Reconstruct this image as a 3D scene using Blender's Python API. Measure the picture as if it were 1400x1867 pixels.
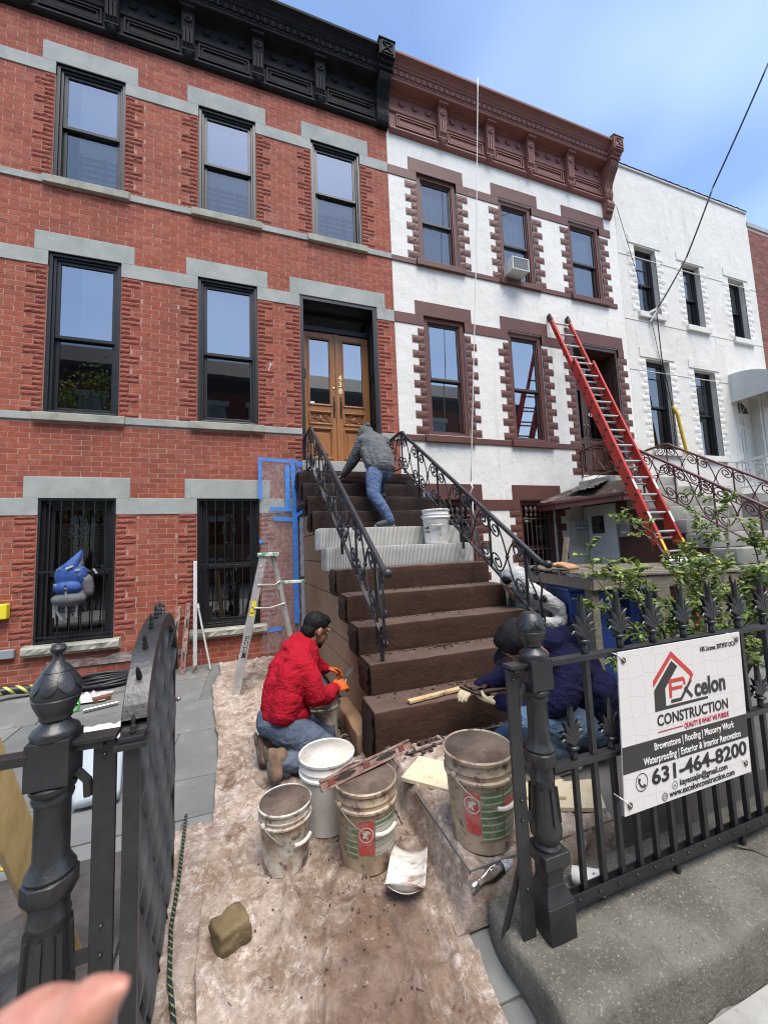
import bpy, bmesh, math, random
from mathutils import Vector, Matrix, noise as mnoise
rnd = random.Random(7)
R = math.radians
scn = bpy.context.scene
for o in list(bpy.data.objects):
    bpy.data.objects.remove(o)

# ------------------------------------------------------------------ camera
cam_d = bpy.data.cameras.new('camera')
cam = bpy.data.objects.new('camera', cam_d)
scn.collection.objects.link(cam)
CR, CD, CF = Vector((.94537, -.32353, -.04019)), Vector((-.00848, .09883, -.99507)), Vector((.32590, .94104, .09068))
CP = Vector((0, -5.75, 1.45))
cam.matrix_world = Matrix(((CR.x, -CD.x, -CF.x, CP.x), (CR.y, -CD.y, -CF.y, CP.y), (CR.z, -CD.z, -CF.z, CP.z), (0, 0, 0, 1)))
cam_d.sensor_fit = 'HORIZONTAL'
cam_d.sensor_width = 36
cam_d.lens = 18.028
cam_d.clip_start = .01
cam_d.clip_end = 2000
cam_d.dof.use_dof = True
cam_d.dof.focus_distance = 4.0
cam_d.dof.aperture_fstop = 14
scn.camera = cam

# ------------------------------------------------------------------ sky and sun
SUN_EL, SUN_AZ = 67, 168     # azimuth clockwise from +Y
w = bpy.data.worlds.new('World')
scn.world = w
w.use_nodes = True
nt = w.node_tree
nt.nodes.clear()
sky = nt.nodes.new('ShaderNodeTexSky')
sky.sky_type = 'NISHITA'
sky.sun_disc = False
sky.sun_elevation = R(SUN_EL)
sky.sun_rotation = R(SUN_AZ)
sky.air_density = 1.0
sky.dust_density = .7
sky.ozone_density = 2.6
tc = nt.nodes.new('ShaderNodeTexCoord')
mp = nt.nodes.new('ShaderNodeMapping')
mp.inputs['Scale'].default_value = (1.0, 1.0, 2.2)
ns = nt.nodes.new('ShaderNodeTexNoise')
ns.inputs['Scale'].default_value = .9
ns.inputs['Detail'].default_value = 3
ns.inputs['Roughness'].default_value = .55
rp = nt.nodes.new('ShaderNodeValToRGB')
rp.color_ramp.elements[0].position = .40
rp.color_ramp.elements[0].color = (.0, .0, .0, 1)
rp.color_ramp.elements[1].position = .74
rp.color_ramp.elements[1].color = (.24, .24, .24, 1)
mx = nt.nodes.new('ShaderNodeMix')
mx.data_type = 'RGBA'
mx.inputs[7].default_value = (9.0, 10.4, 12.2, 1)
bg = nt.nodes.new('ShaderNodeBackground')
bg.inputs[1].default_value = .12
wo = nt.nodes.new('ShaderNodeOutputWorld')
L = nt.links.new
L(tc.outputs['Generated'], mp.inputs[0]); L(mp.outputs[0], ns.inputs['Vector']); L(ns.outputs[0], rp.inputs[0])
L(rp.outputs[0], mx.inputs[0]); L(sky.outputs[0], mx.inputs[6]); L(mx.outputs[2], bg.inputs[0]); L(bg.outputs[0], wo.inputs[0])

sd = bpy.data.lights.new('sun', 'SUN')
sd.energy = 2.3
sd.angle = R(36)
sd.color = (1.0, .945, .87)
sun = bpy.data.objects.new('sun', sd)
scn.collection.objects.link(sun)
_az, _el = R(SUN_AZ), R(SUN_EL)
sdir = Vector((math.sin(_az) * math.cos(_el), math.cos(_az) * math.cos(_el), math.sin(_el)))
sun.rotation_euler = (-sdir).to_track_quat('-Z', 'Y').to_euler()
sun.location = (0, -8, 30)

scn.view_settings.view_transform = 'Standard'
scn.view_settings.look = 'None'
scn.view_settings.exposure = 1.33
scn.view_settings.gamma = 1
scn.cycles.max_bounces = 6
scn.cycles.diffuse_bounces = 3
scn.cycles.glossy_bounces = 3
scn.cycles.caustics_reflective = False
scn.cycles.caustics_refractive = False
scn.cycles.transparent_max_bounces = 16
scn.cycles.filter_width = 1.1
scn.cycles.sample_clamp_indirect = 6

# ------------------------------------------------------------------ materials
MATS = {}
def NT(name):
    m = bpy.data.materials.new(name)
    m.use_nodes = True
    t = m.node_tree
    return m, t, t.nodes['Principled BSDF']
def c4(c): return (c[0], c[1], c[2], 1)
def mixn(t, fac, a, b):
    n = t.nodes.new('ShaderNodeMix'); n.data_type = 'RGBA'
    for s, v in ((n.inputs[0], fac), (n.inputs[6], a), (n.inputs[7], b)):
        if isinstance(v, (tuple, list)): s.default_value = c4(v)
        elif isinstance(v, (int, float)): s.default_value = v
        else: t.links.new(v, s)
    return n.outputs[2]
def noisen(t, co, scale, detail=5, rough=.6, dist=0, stretch=None):
    if stretch:
        mpn = t.nodes.new('ShaderNodeMapping'); mpn.inputs['Scale'].default_value = stretch
        t.links.new(co, mpn.inputs[0]); co = mpn.outputs[0]
    n = t.nodes.new('ShaderNodeTexNoise')
    n.inputs['Scale'].default_value = scale; n.inputs['Detail'].default_value = detail
    n.inputs['Roughness'].default_value = rough; n.inputs['Distortion'].default_value = dist
    t.links.new(co, n.inputs['Vector'])
    return n.outputs[0]
def rampn(t, v, p0, p1):
    n = t.nodes.new('ShaderNodeMapRange'); n.inputs[1].default_value = p0; n.inputs[2].default_value = p1
    t.links.new(v, n.inputs[0]); return n.outputs[0]
def bumpn(t, bsdf, v, strength, dist=.01):
    n = t.nodes.new('ShaderNodeBump'); n.inputs['Strength'].default_value = strength; n.inputs['Distance'].default_value = dist
    t.links.new(v, n.inputs['Height'])
    if bsdf.inputs['Normal'].is_linked:
        t.links.new(bsdf.inputs['Normal'].links[0].from_socket, n.inputs['Normal'])
    t.links.new(n.outputs[0], bsdf.inputs['Normal'])
def coordn(t, kind):
    if kind == 'pos': return t.nodes.new('ShaderNodeNewGeometry').outputs['Position']
    return t.nodes.new('ShaderNodeTexCoord').outputs['Object']
def M(name, col, rough=.7, metal=0.0, col2=None, scale=4, lo=.4, hi=.65, bump=0, bscale=60, bdist=.004, co='obj', spots=(), spec=.5, vary=0, stretch=None, sheen=0):
    """base colour + noise blend to col2 + list of spots (colour, scale, lo, hi[, stretch]) + bump"""
    if name in MATS: return MATS[name]
    m, t, b = NT(name)
    c = coordn(t, co)
    out = None
    if col2 is not None:
        out = mixn(t, rampn(t, noisen(t, c, scale, 7, .65, 0, stretch), lo, hi), col, col2)
    for s in spots:
        f = rampn(t, noisen(t, c, s[1], 6, .7, .3, s[4] if len(s) > 4 else None), s[2], s[3])
        out = mixn(t, f, out if out is not None else col, s[0])
    if vary:
        r = t.nodes.new('ShaderNodeObjectInfo').outputs['Random']
        h = t.nodes.new('ShaderNodeHueSaturation')
        mr = t.nodes.new('ShaderNodeMapRange'); mr.inputs[3].default_value = 1 - vary; mr.inputs[4].default_value = 1 + vary
        t.links.new(r, mr.inputs[0]); t.links.new(mr.outputs[0], h.inputs['Value'])
        if out is not None: t.links.new(out, h.inputs['Color'])
        else: h.inputs['Color'].default_value = c4(col)
        out = h.outputs[0]
    if out is not None: t.links.new(out, b.inputs['Base Color'])
    else: b.inputs['Base Color'].default_value = c4(col)
    b.inputs['Roughness'].default_value = rough
    b.inputs['Metallic'].default_value = metal
    b.inputs['Specular IOR Level'].default_value = spec
    if sheen: b.inputs['Sheen Weight'].default_value = sheen
    if bump: bumpn(t, b, noisen(t, c, bscale, 6, .6), bump, bdist)
    MATS[name] = m
    return m

def brick_mat(name, cols, white=.0, rough=.85, bump=.5):
    m, t, b = NT(name)
    g = t.nodes.new('ShaderNodeNewGeometry')
    oi = t.nodes.new('ShaderNodeObjectInfo')
    ad = t.nodes.new('ShaderNodeMath'); ad.operation = 'ADD'
    fr = t.nodes.new('ShaderNodeMath'); fr.operation = 'FRACT'
    t.links.new(g.outputs['Random Per Island'], ad.inputs[0]); t.links.new(oi.outputs['Random'], ad.inputs[1]); t.links.new(ad.outputs[0], fr.inputs[0])
    cr = t.nodes.new('ShaderNodeValToRGB')
    e = cr.color_ramp.elements
    while len(e) < len(cols): e.new(.5)
    for i, c in enumerate(cols):
        e[i].position = i / (len(cols) - 1); e[i].color = c4(c)
    t.links.new(fr.outputs[0], cr.inputs[0])
    p = g.outputs['Position']
    out = mixn(t, rampn(t, noisen(t, p, 14, 6, .7), .42, .8), cr.outputs[0], tuple(x * .55 for x in cols[0]))
    out = mixn(t, rampn(t, noisen(t, p, 1.3, 8, .75), .60, .80), out, (.30, .20, .18))
    sm = t.nodes.new('ShaderNodeMath'); sm.operation = 'MULTIPLY'; sm.inputs[1].default_value = .45; t.links.new(rampn(t, noisen(t, p, .8, 9, .7, .5, (1, 1, .6)), .46, .70), sm.inputs[0])
    out = mixn(t, sm.outputs[0], out, (.13, .05, .04))
    if white:
        out = mixn(t, rampn(t, noisen(t, p, 5, 8, .8), .68 - white * .1, .78), out, (.45, .38, .35))
    t.links.new(out, b.inputs['Base Color'])
    b.inputs['Roughness'].default_value = rough
    b.inputs['Specular IOR Level'].default_value = .3
    bumpn(t, b, noisen(t, p, 55, 6, .7), bump, .006)
    MATS[name] = m
    return m

def glass_mat(name, tint=(.75, .8, .8), refl=1.0, base=.06, wav=.0):
    """thin pane: see-through plus a mirror reflection that grows at grazing angles"""
    m = bpy.data.materials.new(name); m.use_nodes = True
    t = m.node_tree; t.nodes.clear()
    o = t.nodes.new('ShaderNodeOutputMaterial')
    tr = t.nodes.new('ShaderNodeBsdfTransparent'); tr.inputs[0].default_value = c4(tint)
    gl = t.nodes.new('ShaderNodeBsdfGlossy'); gl.inputs['Roughness'].default_value = .012
    fz = t.nodes.new('ShaderNodeFresnel'); fz.inputs[0].default_value = 1.55
    mt = t.nodes.new('ShaderNodeMath'); mt.operation = 'MULTIPLY_ADD'; mt.use_clamp = True
    mt.inputs[1].default_value = 2.0 * refl; mt.inputs[2].default_value = base
    ms = t.nodes.new('ShaderNodeMixShader')
    t.links.new(fz.outputs[0], mt.inputs[0]); t.links.new(mt.outputs[0], ms.inputs[0])
    t.links.new(tr.outputs[0], ms.inputs[1]); t.links.new(gl.outputs[0], ms.inputs[2]); t.links.new(ms.outputs[0], o.inputs[0])
    if wav:
        p = coordn(t, 'pos')
        bn = t.nodes.new('ShaderNodeBump'); bn.inputs['Strength'].default_value = wav; bn.inputs['Distance'].default_value = .01
        t.links.new(noisen(t, p, 2.2, 2, .4), bn.inputs['Height']); t.links.new(bn.outputs[0], gl.inputs['Normal'])
    MATS[name] = m
    return m

# ------------------------------------------------------------------ mesh helpers
COL = scn.collection
WINV = {}      # things whose parts are written in world coordinates
def adopt(o, parent):
    if parent is None: return
    o.parent = parent
    if parent.name in WINV: o.matrix_parent_inverse = WINV[parent.name]
class MB:
    def __init__(s): s.v = []; s.f = []
    def add(s, vs, fs):
        n = len(s.v); s.v += [tuple(v) for v in vs]; s.f += [tuple(i + n for i in f) for f in fs]; return s
    def box(s, x0, x1, y0, y1, z0, z1):
        return s.add([(x0, y0, z0), (x1, y0, z0), (x1, y1, z0), (x0, y1, z0), (x0, y0, z1), (x1, y0, z1), (x1, y1, z1), (x0, y1, z1)],
                     [(3, 2, 1, 0), (4, 5, 6, 7), (0, 1, 5, 4), (1, 2, 6, 5), (2, 3, 7, 6), (3, 0, 4, 7)])
    def bar(s, a, b, w, h, up=(0, 0, 1)):
        """rectangular bar from a to b, w across, h along up"""
        a, b = Vector(a), Vector(b); d = (b - a).normalized(); u = Vector(up)
        if abs(d.dot(u)) > .98: u = Vector((0, 1, 0))
        r = d.cross(u).normalized(); u = r.cross(d).normalized()
        r *= w / 2; u *= h / 2
        return s.add([a - r - u, a + r - u, a + r + u, a - r + u, b - r - u, b + r - u, b + r + u, b - r + u],
                     [(0, 3, 2, 1)[::-1], (4, 5, 6, 7)[::-1], (0, 1, 5, 4)[::-1], (1, 2, 6, 5)[::-1], (2, 3, 7, 6)[::-1], (3, 0, 4, 7)[::-1]])
    def tube(s, pts, r, n=8, cap=True):
        pts = [Vector(p) for p in pts]; N = len(pts)
        rs = r if isinstance(r, (list, tuple)) else [r] * N
        base = len(s.v); ref = None; rings = []
        for i, p in enumerate(pts):
            d = (pts[min(i + 1, N - 1)] - pts[max(i - 1, 0)])
            d = d.normalized() if d.length > 1e-9 else Vector((0, 0, 1))
            if ref is None:
                ref = Vector((0, 0, 1)) if abs(d.z) < .9 else Vector((1, 0, 0))
            x = (ref - d * ref.dot(d)).normalized(); y = d.cross(x); ref = x
            for k in range(n):
                a = 2 * math.pi * k / n
                s.v.append(tuple(p + (x * math.cos(a) + y * math.sin(a)) * rs[i]))
        for i in range(N - 1):
            for k in range(n):
                a = base + i * n + k; b = base + i * n + (k + 1) % n
                s.f.append((a, b, b + n, a + n))
        if cap:
            s.f.append(tuple(base + k for k in range(n))[::-1]); s.f.append(tuple(base + (N - 1) * n + k for k in range(n)))
        return s
    def lathe(s, prof, c=(0, 0, 0), n=24, axis=None, sq=None, phase=0):
        """prof = [(radius, height)]; axis rotates +Z onto it; sq=n-gon count"""
        c = Vector(c); q = Vector((0, 0, 1)).rotation_difference(Vector(axis)) if axis else None
        base = len(s.v)
        for r, z in prof:
            for k in range(n):
                a = 2 * math.pi * k / n + phase
                p = Vector((r * math.cos(a), r * math.sin(a), z))
                if q: p = q @ p
                s.v.append(tuple(p + c))
        for i in range(len(prof) - 1):
            for k in range(n):
                a = base + i * n + k; b = base + i * n + (k + 1) % n
                s.f.append((a, b, b + n, a + n))
        if prof[0][0] > 1e-6: s.f.append(tuple(base + k for k in range(n))[::-1])
        if prof[-1][0] > 1e-6: s.f.append(tuple(base + (len(prof) - 1) * n + k for k in range(n)))
        return s
    def prism(s, poly, fn0, fn1):
        """poly list of 2d; fn0/fn1 map to 3d for the two ends"""
        n = len(poly); b = len(s.v)
        s.v += [tuple(fn0(*p)) for p in poly] + [tuple(fn1(*p)) for p in poly]
        s.f.append(tuple(b + i for i in range(n))[::-1]); s.f.append(tuple(b + n + i for i in range(n)))
        for i in range(n):
            j = (i + 1) % n; s.f.append((b + i, b + j, b + n + j, b + n + i))
        return s
    def xprism(s, poly, x0, x1):   # poly in (y,z)
        return s.prism(poly, lambda y, z: (x0, y, z), lambda y, z: (x1, y, z))
    def yprism(s, poly, y0, y1):   # poly in (x,z)
        return s.prism(poly, lambda x, z: (x, y1, z), lambda x, z: (x, y0, z))
    def zprism(s, poly, z0, z1):
        return s.prism(poly, lambda x, y: (x, y, z0), lambda x, y: (x, y, z1))
    def sph(s, c, r, n=12, m=8):
        c = Vector(c); r = Vector(r) if isinstance(r, (tuple, list, Vector)) else Vector((r, r, r)); base = len(s.v)
        for i in range(m + 1):
            th = math.pi * i / m
            for k in range(n):
                a = 2 * math.pi * k / n
                s.v.append((c.x + r.x * math.sin(th) * math.cos(a), c.y + r.y * math.sin(th) * math.sin(a), c.z + r.z * math.cos(th)))
        for i in range(m):
            for k in range(n):
                a = base + i * n + k; b = base + i * n + (k + 1) % n
                s.f.append((a, a + n, b + n, b))
        return s
    def grid(s, fn, nu, nv):
        b = len(s.v)
        for j in range(nv + 1):
            for i in range(nu + 1): s.v.append(tuple(fn(i / nu, j / nv)))
        for j in range(nv):
            for i in range(nu):
                a = b + j * (nu + 1) + i; s.f.append((a, a + 1, a + nu + 2, a + nu + 1))
        return s
    def xf(s, mat):
        s.v = [tuple(mat @ Vector(v)) for v in s.v]; return s
    def mesh(s, name='mesh'):
        me = bpy.data.meshes.new(name); me.from_pydata(s.v, [], s.f); me.update(); return me
    def build(s, name, mat, parent=None, smooth=False, bevel=0, seg=2, recalc=True):
        me = s.mesh(name)
        if recalc:
            bm = bmesh.new(); bm.from_mesh(me); bmesh.ops.recalc_face_normals(bm, faces=bm.faces); bm.to_mesh(me); bm.free()
        o = bpy.data.objects.new(name, me); COL.objects.link(o)
        if mat: me.materials.append(mat)
        if smooth:
            for p in me.polygons: p.use_smooth = True
            if smooth != 'all':
                try: me.set_sharp_from_angle(angle=R(40))
                except Exception: pass
        adopt(o, parent)
        if bevel:
            md = o.modifiers.new('bevel', 'BEVEL'); md.width = bevel; md.segments = seg; md.limit_method = 'ANGLE'; md.angle_limit = R(40)
        return o
def inst(me, name, parent, loc=(0, 0, 0), rot=(0, 0, 0), scale=(1, 1, 1)):
    o = bpy.data.objects.new(name, me); COL.objects.link(o); adopt(o, parent)
    o.location = loc; o.rotation_euler = rot; o.scale = scale
    return o
def tag(o, label=None, cat=None, group=None, kind=None):
    if label: o['label'] = label
    if cat: o['category'] = cat
    if group: o['group'] = group
    if kind: o['kind'] = kind
    return o
def thing(name, label, cat, loc=(0, 0, 0), rz=0, group=None, world=False):
    o = bpy.data.objects.new(name, None); COL.objects.link(o)
    o.location = loc; o.rotation_euler = (0, 0, rz); o.empty_display_size = .1
    if world: WINV[o.name] = (Matrix.Translation(Vector(loc)) @ Matrix.Rotation(rz, 4, 'Z')).inverted()
    return tag(o, label, cat, group)
def copy_tree(o, parent=None):
    c = o.copy(); COL.objects.link(c)
    if parent: c.parent = parent
    for ch in list(o.children): copy_tree(ch, c)
    return c
def px(p):
    d = Vector(p) - CP; z = d.dot(CF)
    if z < .05: return None
    return (700 + 701.08 * d.dot(CR) / z, 933.5 + 701.08 * d.dot(CD) / z)
def nz(p, s=1.0): return mnoise.noise(Vector(p) * s)
def fbm(p, s=1.0, o=4): return mnoise.fractal(Vector(p) * s, 1.0, 2.0, o)
_fonts = {}
def text_mesh(txt, size, ext=.0006, sx=1.0, bold=0, align='LEFT'):
    cu = bpy.data.curves.new('lettering', 'FONT')
    cu.body = txt; cu.size = size; cu.extrude = ext; cu.align_x = align; cu.resolution_u = 3
    cu.offset = bold
    o = bpy.data.objects.new('lettering', cu); COL.objects.link(o)
    dg = bpy.context.evaluated_depsgraph_get(); dg.update()
    me = bpy.data.meshes.new_from_object(o.evaluated_get(dg))
    bpy.data.objects.remove(o); bpy.data.curves.remove(cu)
    if sx != 1.0:
        for v in me.vertices: v.co.x *= sx
    return me
def put_text(txt, size, mat, parent, mtx, name='lettering', sx=1.0, bold=0, align='LEFT', width=None):
    me = text_mesh(txt, size, .0006, sx, bold, align)
    if width:
        xs = [v.co.x for v in me.vertices]; k = width / max(1e-6, (max(xs) - min(xs)))
        for v in me.vertices: v.co.x *= k
    me.transform(mtx); me.materials.clear(); me.materials.append(mat)
    o = bpy.data.objects.new(name, me); COL.objects.link(o); adopt(o, parent)
    return o
# axes for text lying on a facade (reads along +X, up +Z, faces -Y)
def facade_mtx(x, y, z): return Matrix(((1, 0, 0, x), (0, 0, -1, y), (0, 1, 0, z), (0, 0, 0, 1)))

# ------------------------------------------------------------------ shared materials
black = M('black_paint', (.009, .0095, .011), .42, 0, (.015, .0155, .017), 9, bump=.15, bscale=30, co='pos')
iron = M('iron_paint', (.014, .0145, .0155), .40, 0, (.028, .0285, .029), 12, .45, .75, bump=.35, bscale=70, co='pos', spec=.6, spots=(((.07, .062, .055), 38, .66, .78), ((.10, .055, .035), 16, .735, .765)))
stone = M('limestone', (.36, .37, .34), .85, 0, (.26, .28, .26), 2.2, bump=.25, bscale=50, co='pos', spots=(((.42, .42, .38), 9, .55, .8), ((.2, .2, .18), 4, .62, .82, (1, 1, .25))))
sillst = M('sill_stone', (.36, .35, .29), .85, 0, (.24, .24, .19), 5, bump=.4, bscale=30, co='pos', spots=(((.13, .13, .10), 9, .62, .8),))
mortar = M('mortar', (.43, .285, .225), .95, 0, (.32, .205, .16), 6, bump=.4, bscale=90, co='pos')
brickm = brick_mat('brick_red', [(.325, .078, .043), (.36, .090, .050), (.39, .106, .062), (.27, .066, .042), (.40, .128, .082), (.345, .084, .047), (.305, .082, .050)], .3)
roughm = brick_mat('brick_rock_face', [(.30, .082, .052), (.335, .096, .062), (.28, .076, .052), (.315, .086, .056)], 0, .9, .9)
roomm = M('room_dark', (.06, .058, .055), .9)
glass = glass_mat('window_glass', (.90, .92, .92), 1.0, .33, .02)
glass_low = glass_mat('window_glass_screened', (.82, .84, .84), 1.0, .10, .02)
glass_dim = glass_mat('window_glass_dim', (.45, .48, .48), 1.0, .06, .03)
blindm = M('blind_fabric', (.86, .87, .86), .8, 0, (.80, .82, .82), 3, co='pos')
greyblind = M('slat_blind', (.42, .43, .38), .7)
brownp = M('brown_paint', (.115, .038, .026), .62, 0, (.090, .030, .021), 3, bump=.25, bscale=35, co='pos', spots=(((.17, .075, .058), 2.6, .60, .72), ((.5, .45, .4), 26, .735, .76)))
corn_brown = M('cornice_brown_paint', (.235, .095, .072), .68, 0, (.21, .085, .065), 3, bump=.2, bscale=25, co='pos', spots=(((.22, .11, .09), 6, .64, .8),))
corn_black = M('cornice_black_paint', (.012, .0122, .013), .72, 0, (.021, .0215, .0225), 4, bump=.3, bscale=25, co='pos', spec=.15, spots=(((.45, .44, .42), 38, .80, .82),))
def wall_white(name, a, b, courses):
    """old white paint: mottling, rain streaks, hairline cracks, worn patches"""
    m, t, bs = NT(name); p = coordn(t, 'pos')
    c = mixn(t, rampn(t, noisen(t, p, 1.1, 8, .7), .38, .66), a, b)
    c = mixn(t, rampn(t, noisen(t, p, 2.4, 9, .75, .3, (1.6, 1, .22)), .54, .78), c, (.47, .445, .40))
    c = mixn(t, rampn(t, noisen(t, p, 5.5, 9, .8, .5), .63, .76), c, (.40, .38, .345))
    vo = t.nodes.new('ShaderNodeTexVoronoi'); vo.feature = 'DISTANCE_TO_EDGE'; vo.inputs['Scale'].default_value = 1.1
    wn = t.nodes.new('ShaderNodeVectorMath'); wn.operation = 'MULTIPLY_ADD'; n3 = t.nodes.new('ShaderNodeTexNoise'); n3.inputs['Scale'].default_value = 3; n3.inputs['Detail'].default_value = 6; t.links.new(p, n3.inputs['Vector']); t.links.new(n3.outputs[1], wn.inputs[0]); wn.inputs[1].default_value = (.5, .5, .5); t.links.new(p, wn.inputs[2]); t.links.new(wn.outputs[0], vo.inputs['Vector'])
    ck = t.nodes.new('ShaderNodeMath'); ck.operation = 'MULTIPLY'; t.links.new(rampn(t, vo.outputs['Distance'], .006, .002), ck.inputs[0]); t.links.new(rampn(t, noisen(t, p, .9, 4, .6), .58, .66), ck.inputs[1])
    c = mixn(t, ck.outputs[0], c, (.36, .34, .31))
    c = mixn(t, rampn(t, noisen(t, p, 9, 8, .8, .2, (1, 1, .5)), .70, .76), c, (.22, .20, .18))
    t.links.new(c, bs.inputs['Base Color']); bs.inputs['Roughness'].default_value = .9; bs.inputs['Specular IOR Level'].default_value = .25
    bumpn(t, bs, noisen(t, p, 42, 6, .65), .35, .006); bumpn(t, bs, noisen(t, p, 4, 6, .6), .5, .03)
    if courses:
        br = t.nodes.new('ShaderNodeTexBrick'); br.inputs['Scale'].default_value = 1; br.inputs['Brick Width'].default_value = .2135; br.inputs['Row Height'].default_value = .0672; br.inputs['Mortar Size'].default_value = .008; br.inputs['Mortar Smooth'].default_value = .6
        mp_ = t.nodes.new('ShaderNodeMapping'); mp_.inputs['Rotation'].default_value = (R(90), 0, 0); t.links.new(p, mp_.inputs[0]); t.links.new(mp_.outputs[0], br.inputs['Vector']); bumpn(t, bs, br.outputs['Fac'], -.35, .006)
    MATS[name] = m; return m
stucco = wall_white('white_stucco', (.69, .665, .605), (.765, .745, .69), False)
wpaint = wall_white('white_painted_brick', (.63, .605, .545), (.70, .68, .625), True)
# ================================================================== setting: ground
groundm = M('street_ground', (.12, .115, .11), .9, 0, (.09, .088, .085), 1.5, bump=.3, bscale=60, co='pos')
g = MB().grid(lambda u, v: (-300 + 600 * u, -300 + 600 * v, -.19), 4, 4).build('ground', groundm)
tag(g, kind='structure')

# ================================================================== facade helpers
def ring(mb, x0, x1, z0, z1, wd, y0, y1, wt=None, wb=None):
    wt = wd if wt is None else wt; wb = wd if wb is None else wb
    mb.box(x0, x0 + wd, y0, y1, z0, z1); mb.box(x1 - wd, x1, y0, y1, z0, z1)
    mb.box(x0 + wd, x1 - wd, y0, y1, z1 - wt, z1); mb.box(x0 + wd, x1 - wd, y0, y1, z0, z0 + wb)
    return mb
def slab(mb, x0, x1, z0, z1, holes, y0, y1):
    xs = sorted({x0, x1} | {h[i] for h in holes for i in (0, 1) if x0 < h[i] < x1})
    zs = sorted({z0, z1} | {h[i] for h in holes for i in (2, 3) if z0 < h[i] < z1})
    for a, b in zip(xs, xs[1:]):
        za = None
        for c, d in zip(zs, zs[1:]):
            mxx, mzz = (a + b) / 2, (c + d) / 2
            inh = any(h[0] < mxx < h[1] and h[2] < mzz < h[3] for h in holes)
            if inh:
                if za is not None: mb.box(a, b, y0, y1, za, c); za = None
            elif za is None: za = c
        if za is not None: mb.box(a, b, y0, y1, za, z1)
    return mb
def sub_iv(a, b, cuts):
    segs = [(a, b)]
    for c, d in cuts:
        n = []
        for s, e in segs:
            if d <= s or c >= e: n.append((s, e))
            else:
                if c > s: n.append((s, c))
                if d < e: n.append((d, e))
        segs = n
    return segs
def rock_mesh(seed, depth=.015, nu=7, nv=3):
    r = random.Random(seed); off = r.uniform(0, 100)
    mb = MB()
    def fn(u, v):
        e = min(1, min(u, 1 - u) * 7) * min(1, min(v, 1 - v) * 3.2)
        d = .30 + .55 * abs(fbm((u * 3.2 + off, v * 1.6, off), 1.3, 3)) + r.uniform(-.10, .10)
        return (u - .5, -depth * (.15 + e * max(.1, d) * 1.25), v - .5)
    mb.grid(fn, nu, nv)
    n = (nu + 1) * (nv + 1)
    bd = [i for i in range(nu + 1)] + [(j + 1) * (nu + 1) - 1 for j in range(1, nv + 1)] + [nv * (nu + 1) + i for i in range(nu - 1, -1, -1)] + [j * (nu + 1) for j in range(nv - 1, 0, -1)]
    base = len(mb.v)
    for i in bd: x, y, z = mb.v[i]; mb.v.append((x, .02, z))
    m = len(bd)
    for k in range(m): mb.f.append((bd[k], base + k, base + (k + 1) % m, bd[(k + 1) % m]))
    return mb
ROCKS = [rock_mesh(s) for s in range(8)]
CUBE = MB().box(-.5, .5, 0, 1, -.5, .5)
def proj_area(x0, x1, z0, z1, y=0):
    a = px((x0, y, z0)); b = px((x1, y, z1))
    if not a or not b: return 0
    if not (-10 < a[0] < 1410 and -10 < a[1] < 1880): return 0
    return abs((b[0] - a[0]) * (b[1] - a[1]))
def place_pieces(house, pieces, name, mat, rock=False, limit=300, stuffname=None):
    """pieces: (x0,x1,z0,z1,y). The largest in the picture become parts, the rest one part."""
    pieces = sorted(pieces, key=lambda p: -proj_area(*p[:4]))
    if rock: meshes = [r.mesh(name) for r in ROCKS]
    else: meshes = [CUBE.mesh(name)]
    for me in meshes: me.materials.append(mat)
    rest = MB()
    for i, (x0, x1, z0, z1, y) in enumerate(pieces):
        k = rnd.randrange(len(meshes)); sc = (x1 - x0, 1 if rock else .03, z1 - z0); lo = ((x0 + x1) / 2, y, (z0 + z1) / 2)
        if i < limit: inst(meshes[k], name, house, lo, (0, 0, 0), sc)
        else:
            src = ROCKS[k] if rock else CUBE
            rest.add([(v[0] * sc[0] + lo[0], v[1] * sc[1] + lo[1], v[2] * sc[2] + lo[2]) for v in src.v], src.f)
    if rest.v:
        o = rest.build(stuffname or name + '_field', mat, house, recalc=False); o['kind'] = 'stuff'
def lay_bricks(house, x0, x1, z0, z1, excl, openings, mat, rmat, course=.0672, blen=.2135, joint=.0092, yj=.0015, limit=300):
    plain, rough = [], []
    i = 0; z = z0
    while z + course <= z1 + 1e-6:
        cuts = [(e[0], e[1]) for e in excl if min(e[3], z + course) - max(e[2], z) > .02]
        for (a, b, c, d) in openings:
            if c - .01 < z and z + course < d + .03:
                wd = .235 if (i // 2) % 2 == 0 else .122
                for s, e in ((a - wd, a), (b, b + wd)):
                    if s > x0 - .01 and e < x1 + .01:
                        for ss, ee in sub_iv(s, e, cuts):
                            if ee - ss > .04: rough.append((ss + .003, ee - .003, z + joint / 2, z + course - joint / 2 + rnd.uniform(0, .002), 0))
                        cuts = cuts + [(s, e)]
        k0 = math.floor((x0) / blen) - 1; off = (i % 2) * blen / 2 + rnd.uniform(-.006, .006)
        k = k0
        while True:
            a = k * blen + off; b = a + blen; k += 1
            if a > x1: break
            a, b = max(a, x0), min(b, x1)
            if b - a < .02: continue
            for s, e in sub_iv(a, b, cuts):
                if e - s > .025:
                    j = joint / 2
                    plain.append((s + j + rnd.uniform(-.0015, .0015), e - j + rnd.uniform(-.0015, .0015), z + j + rnd.uniform(-.001, .001), z + course - j + rnd.uniform(-.001, .001), -rnd.uniform(0, yj)))
        z += course; i += 1
    place_pieces(house, plain, 'brick', mat, limit=limit, stuffname='brick_field')
    if rough: place_pieces(house, rough, 'rock_faced_brick', rmat, True, limit=limit, stuffname='rock_faced_brick_field')

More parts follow.
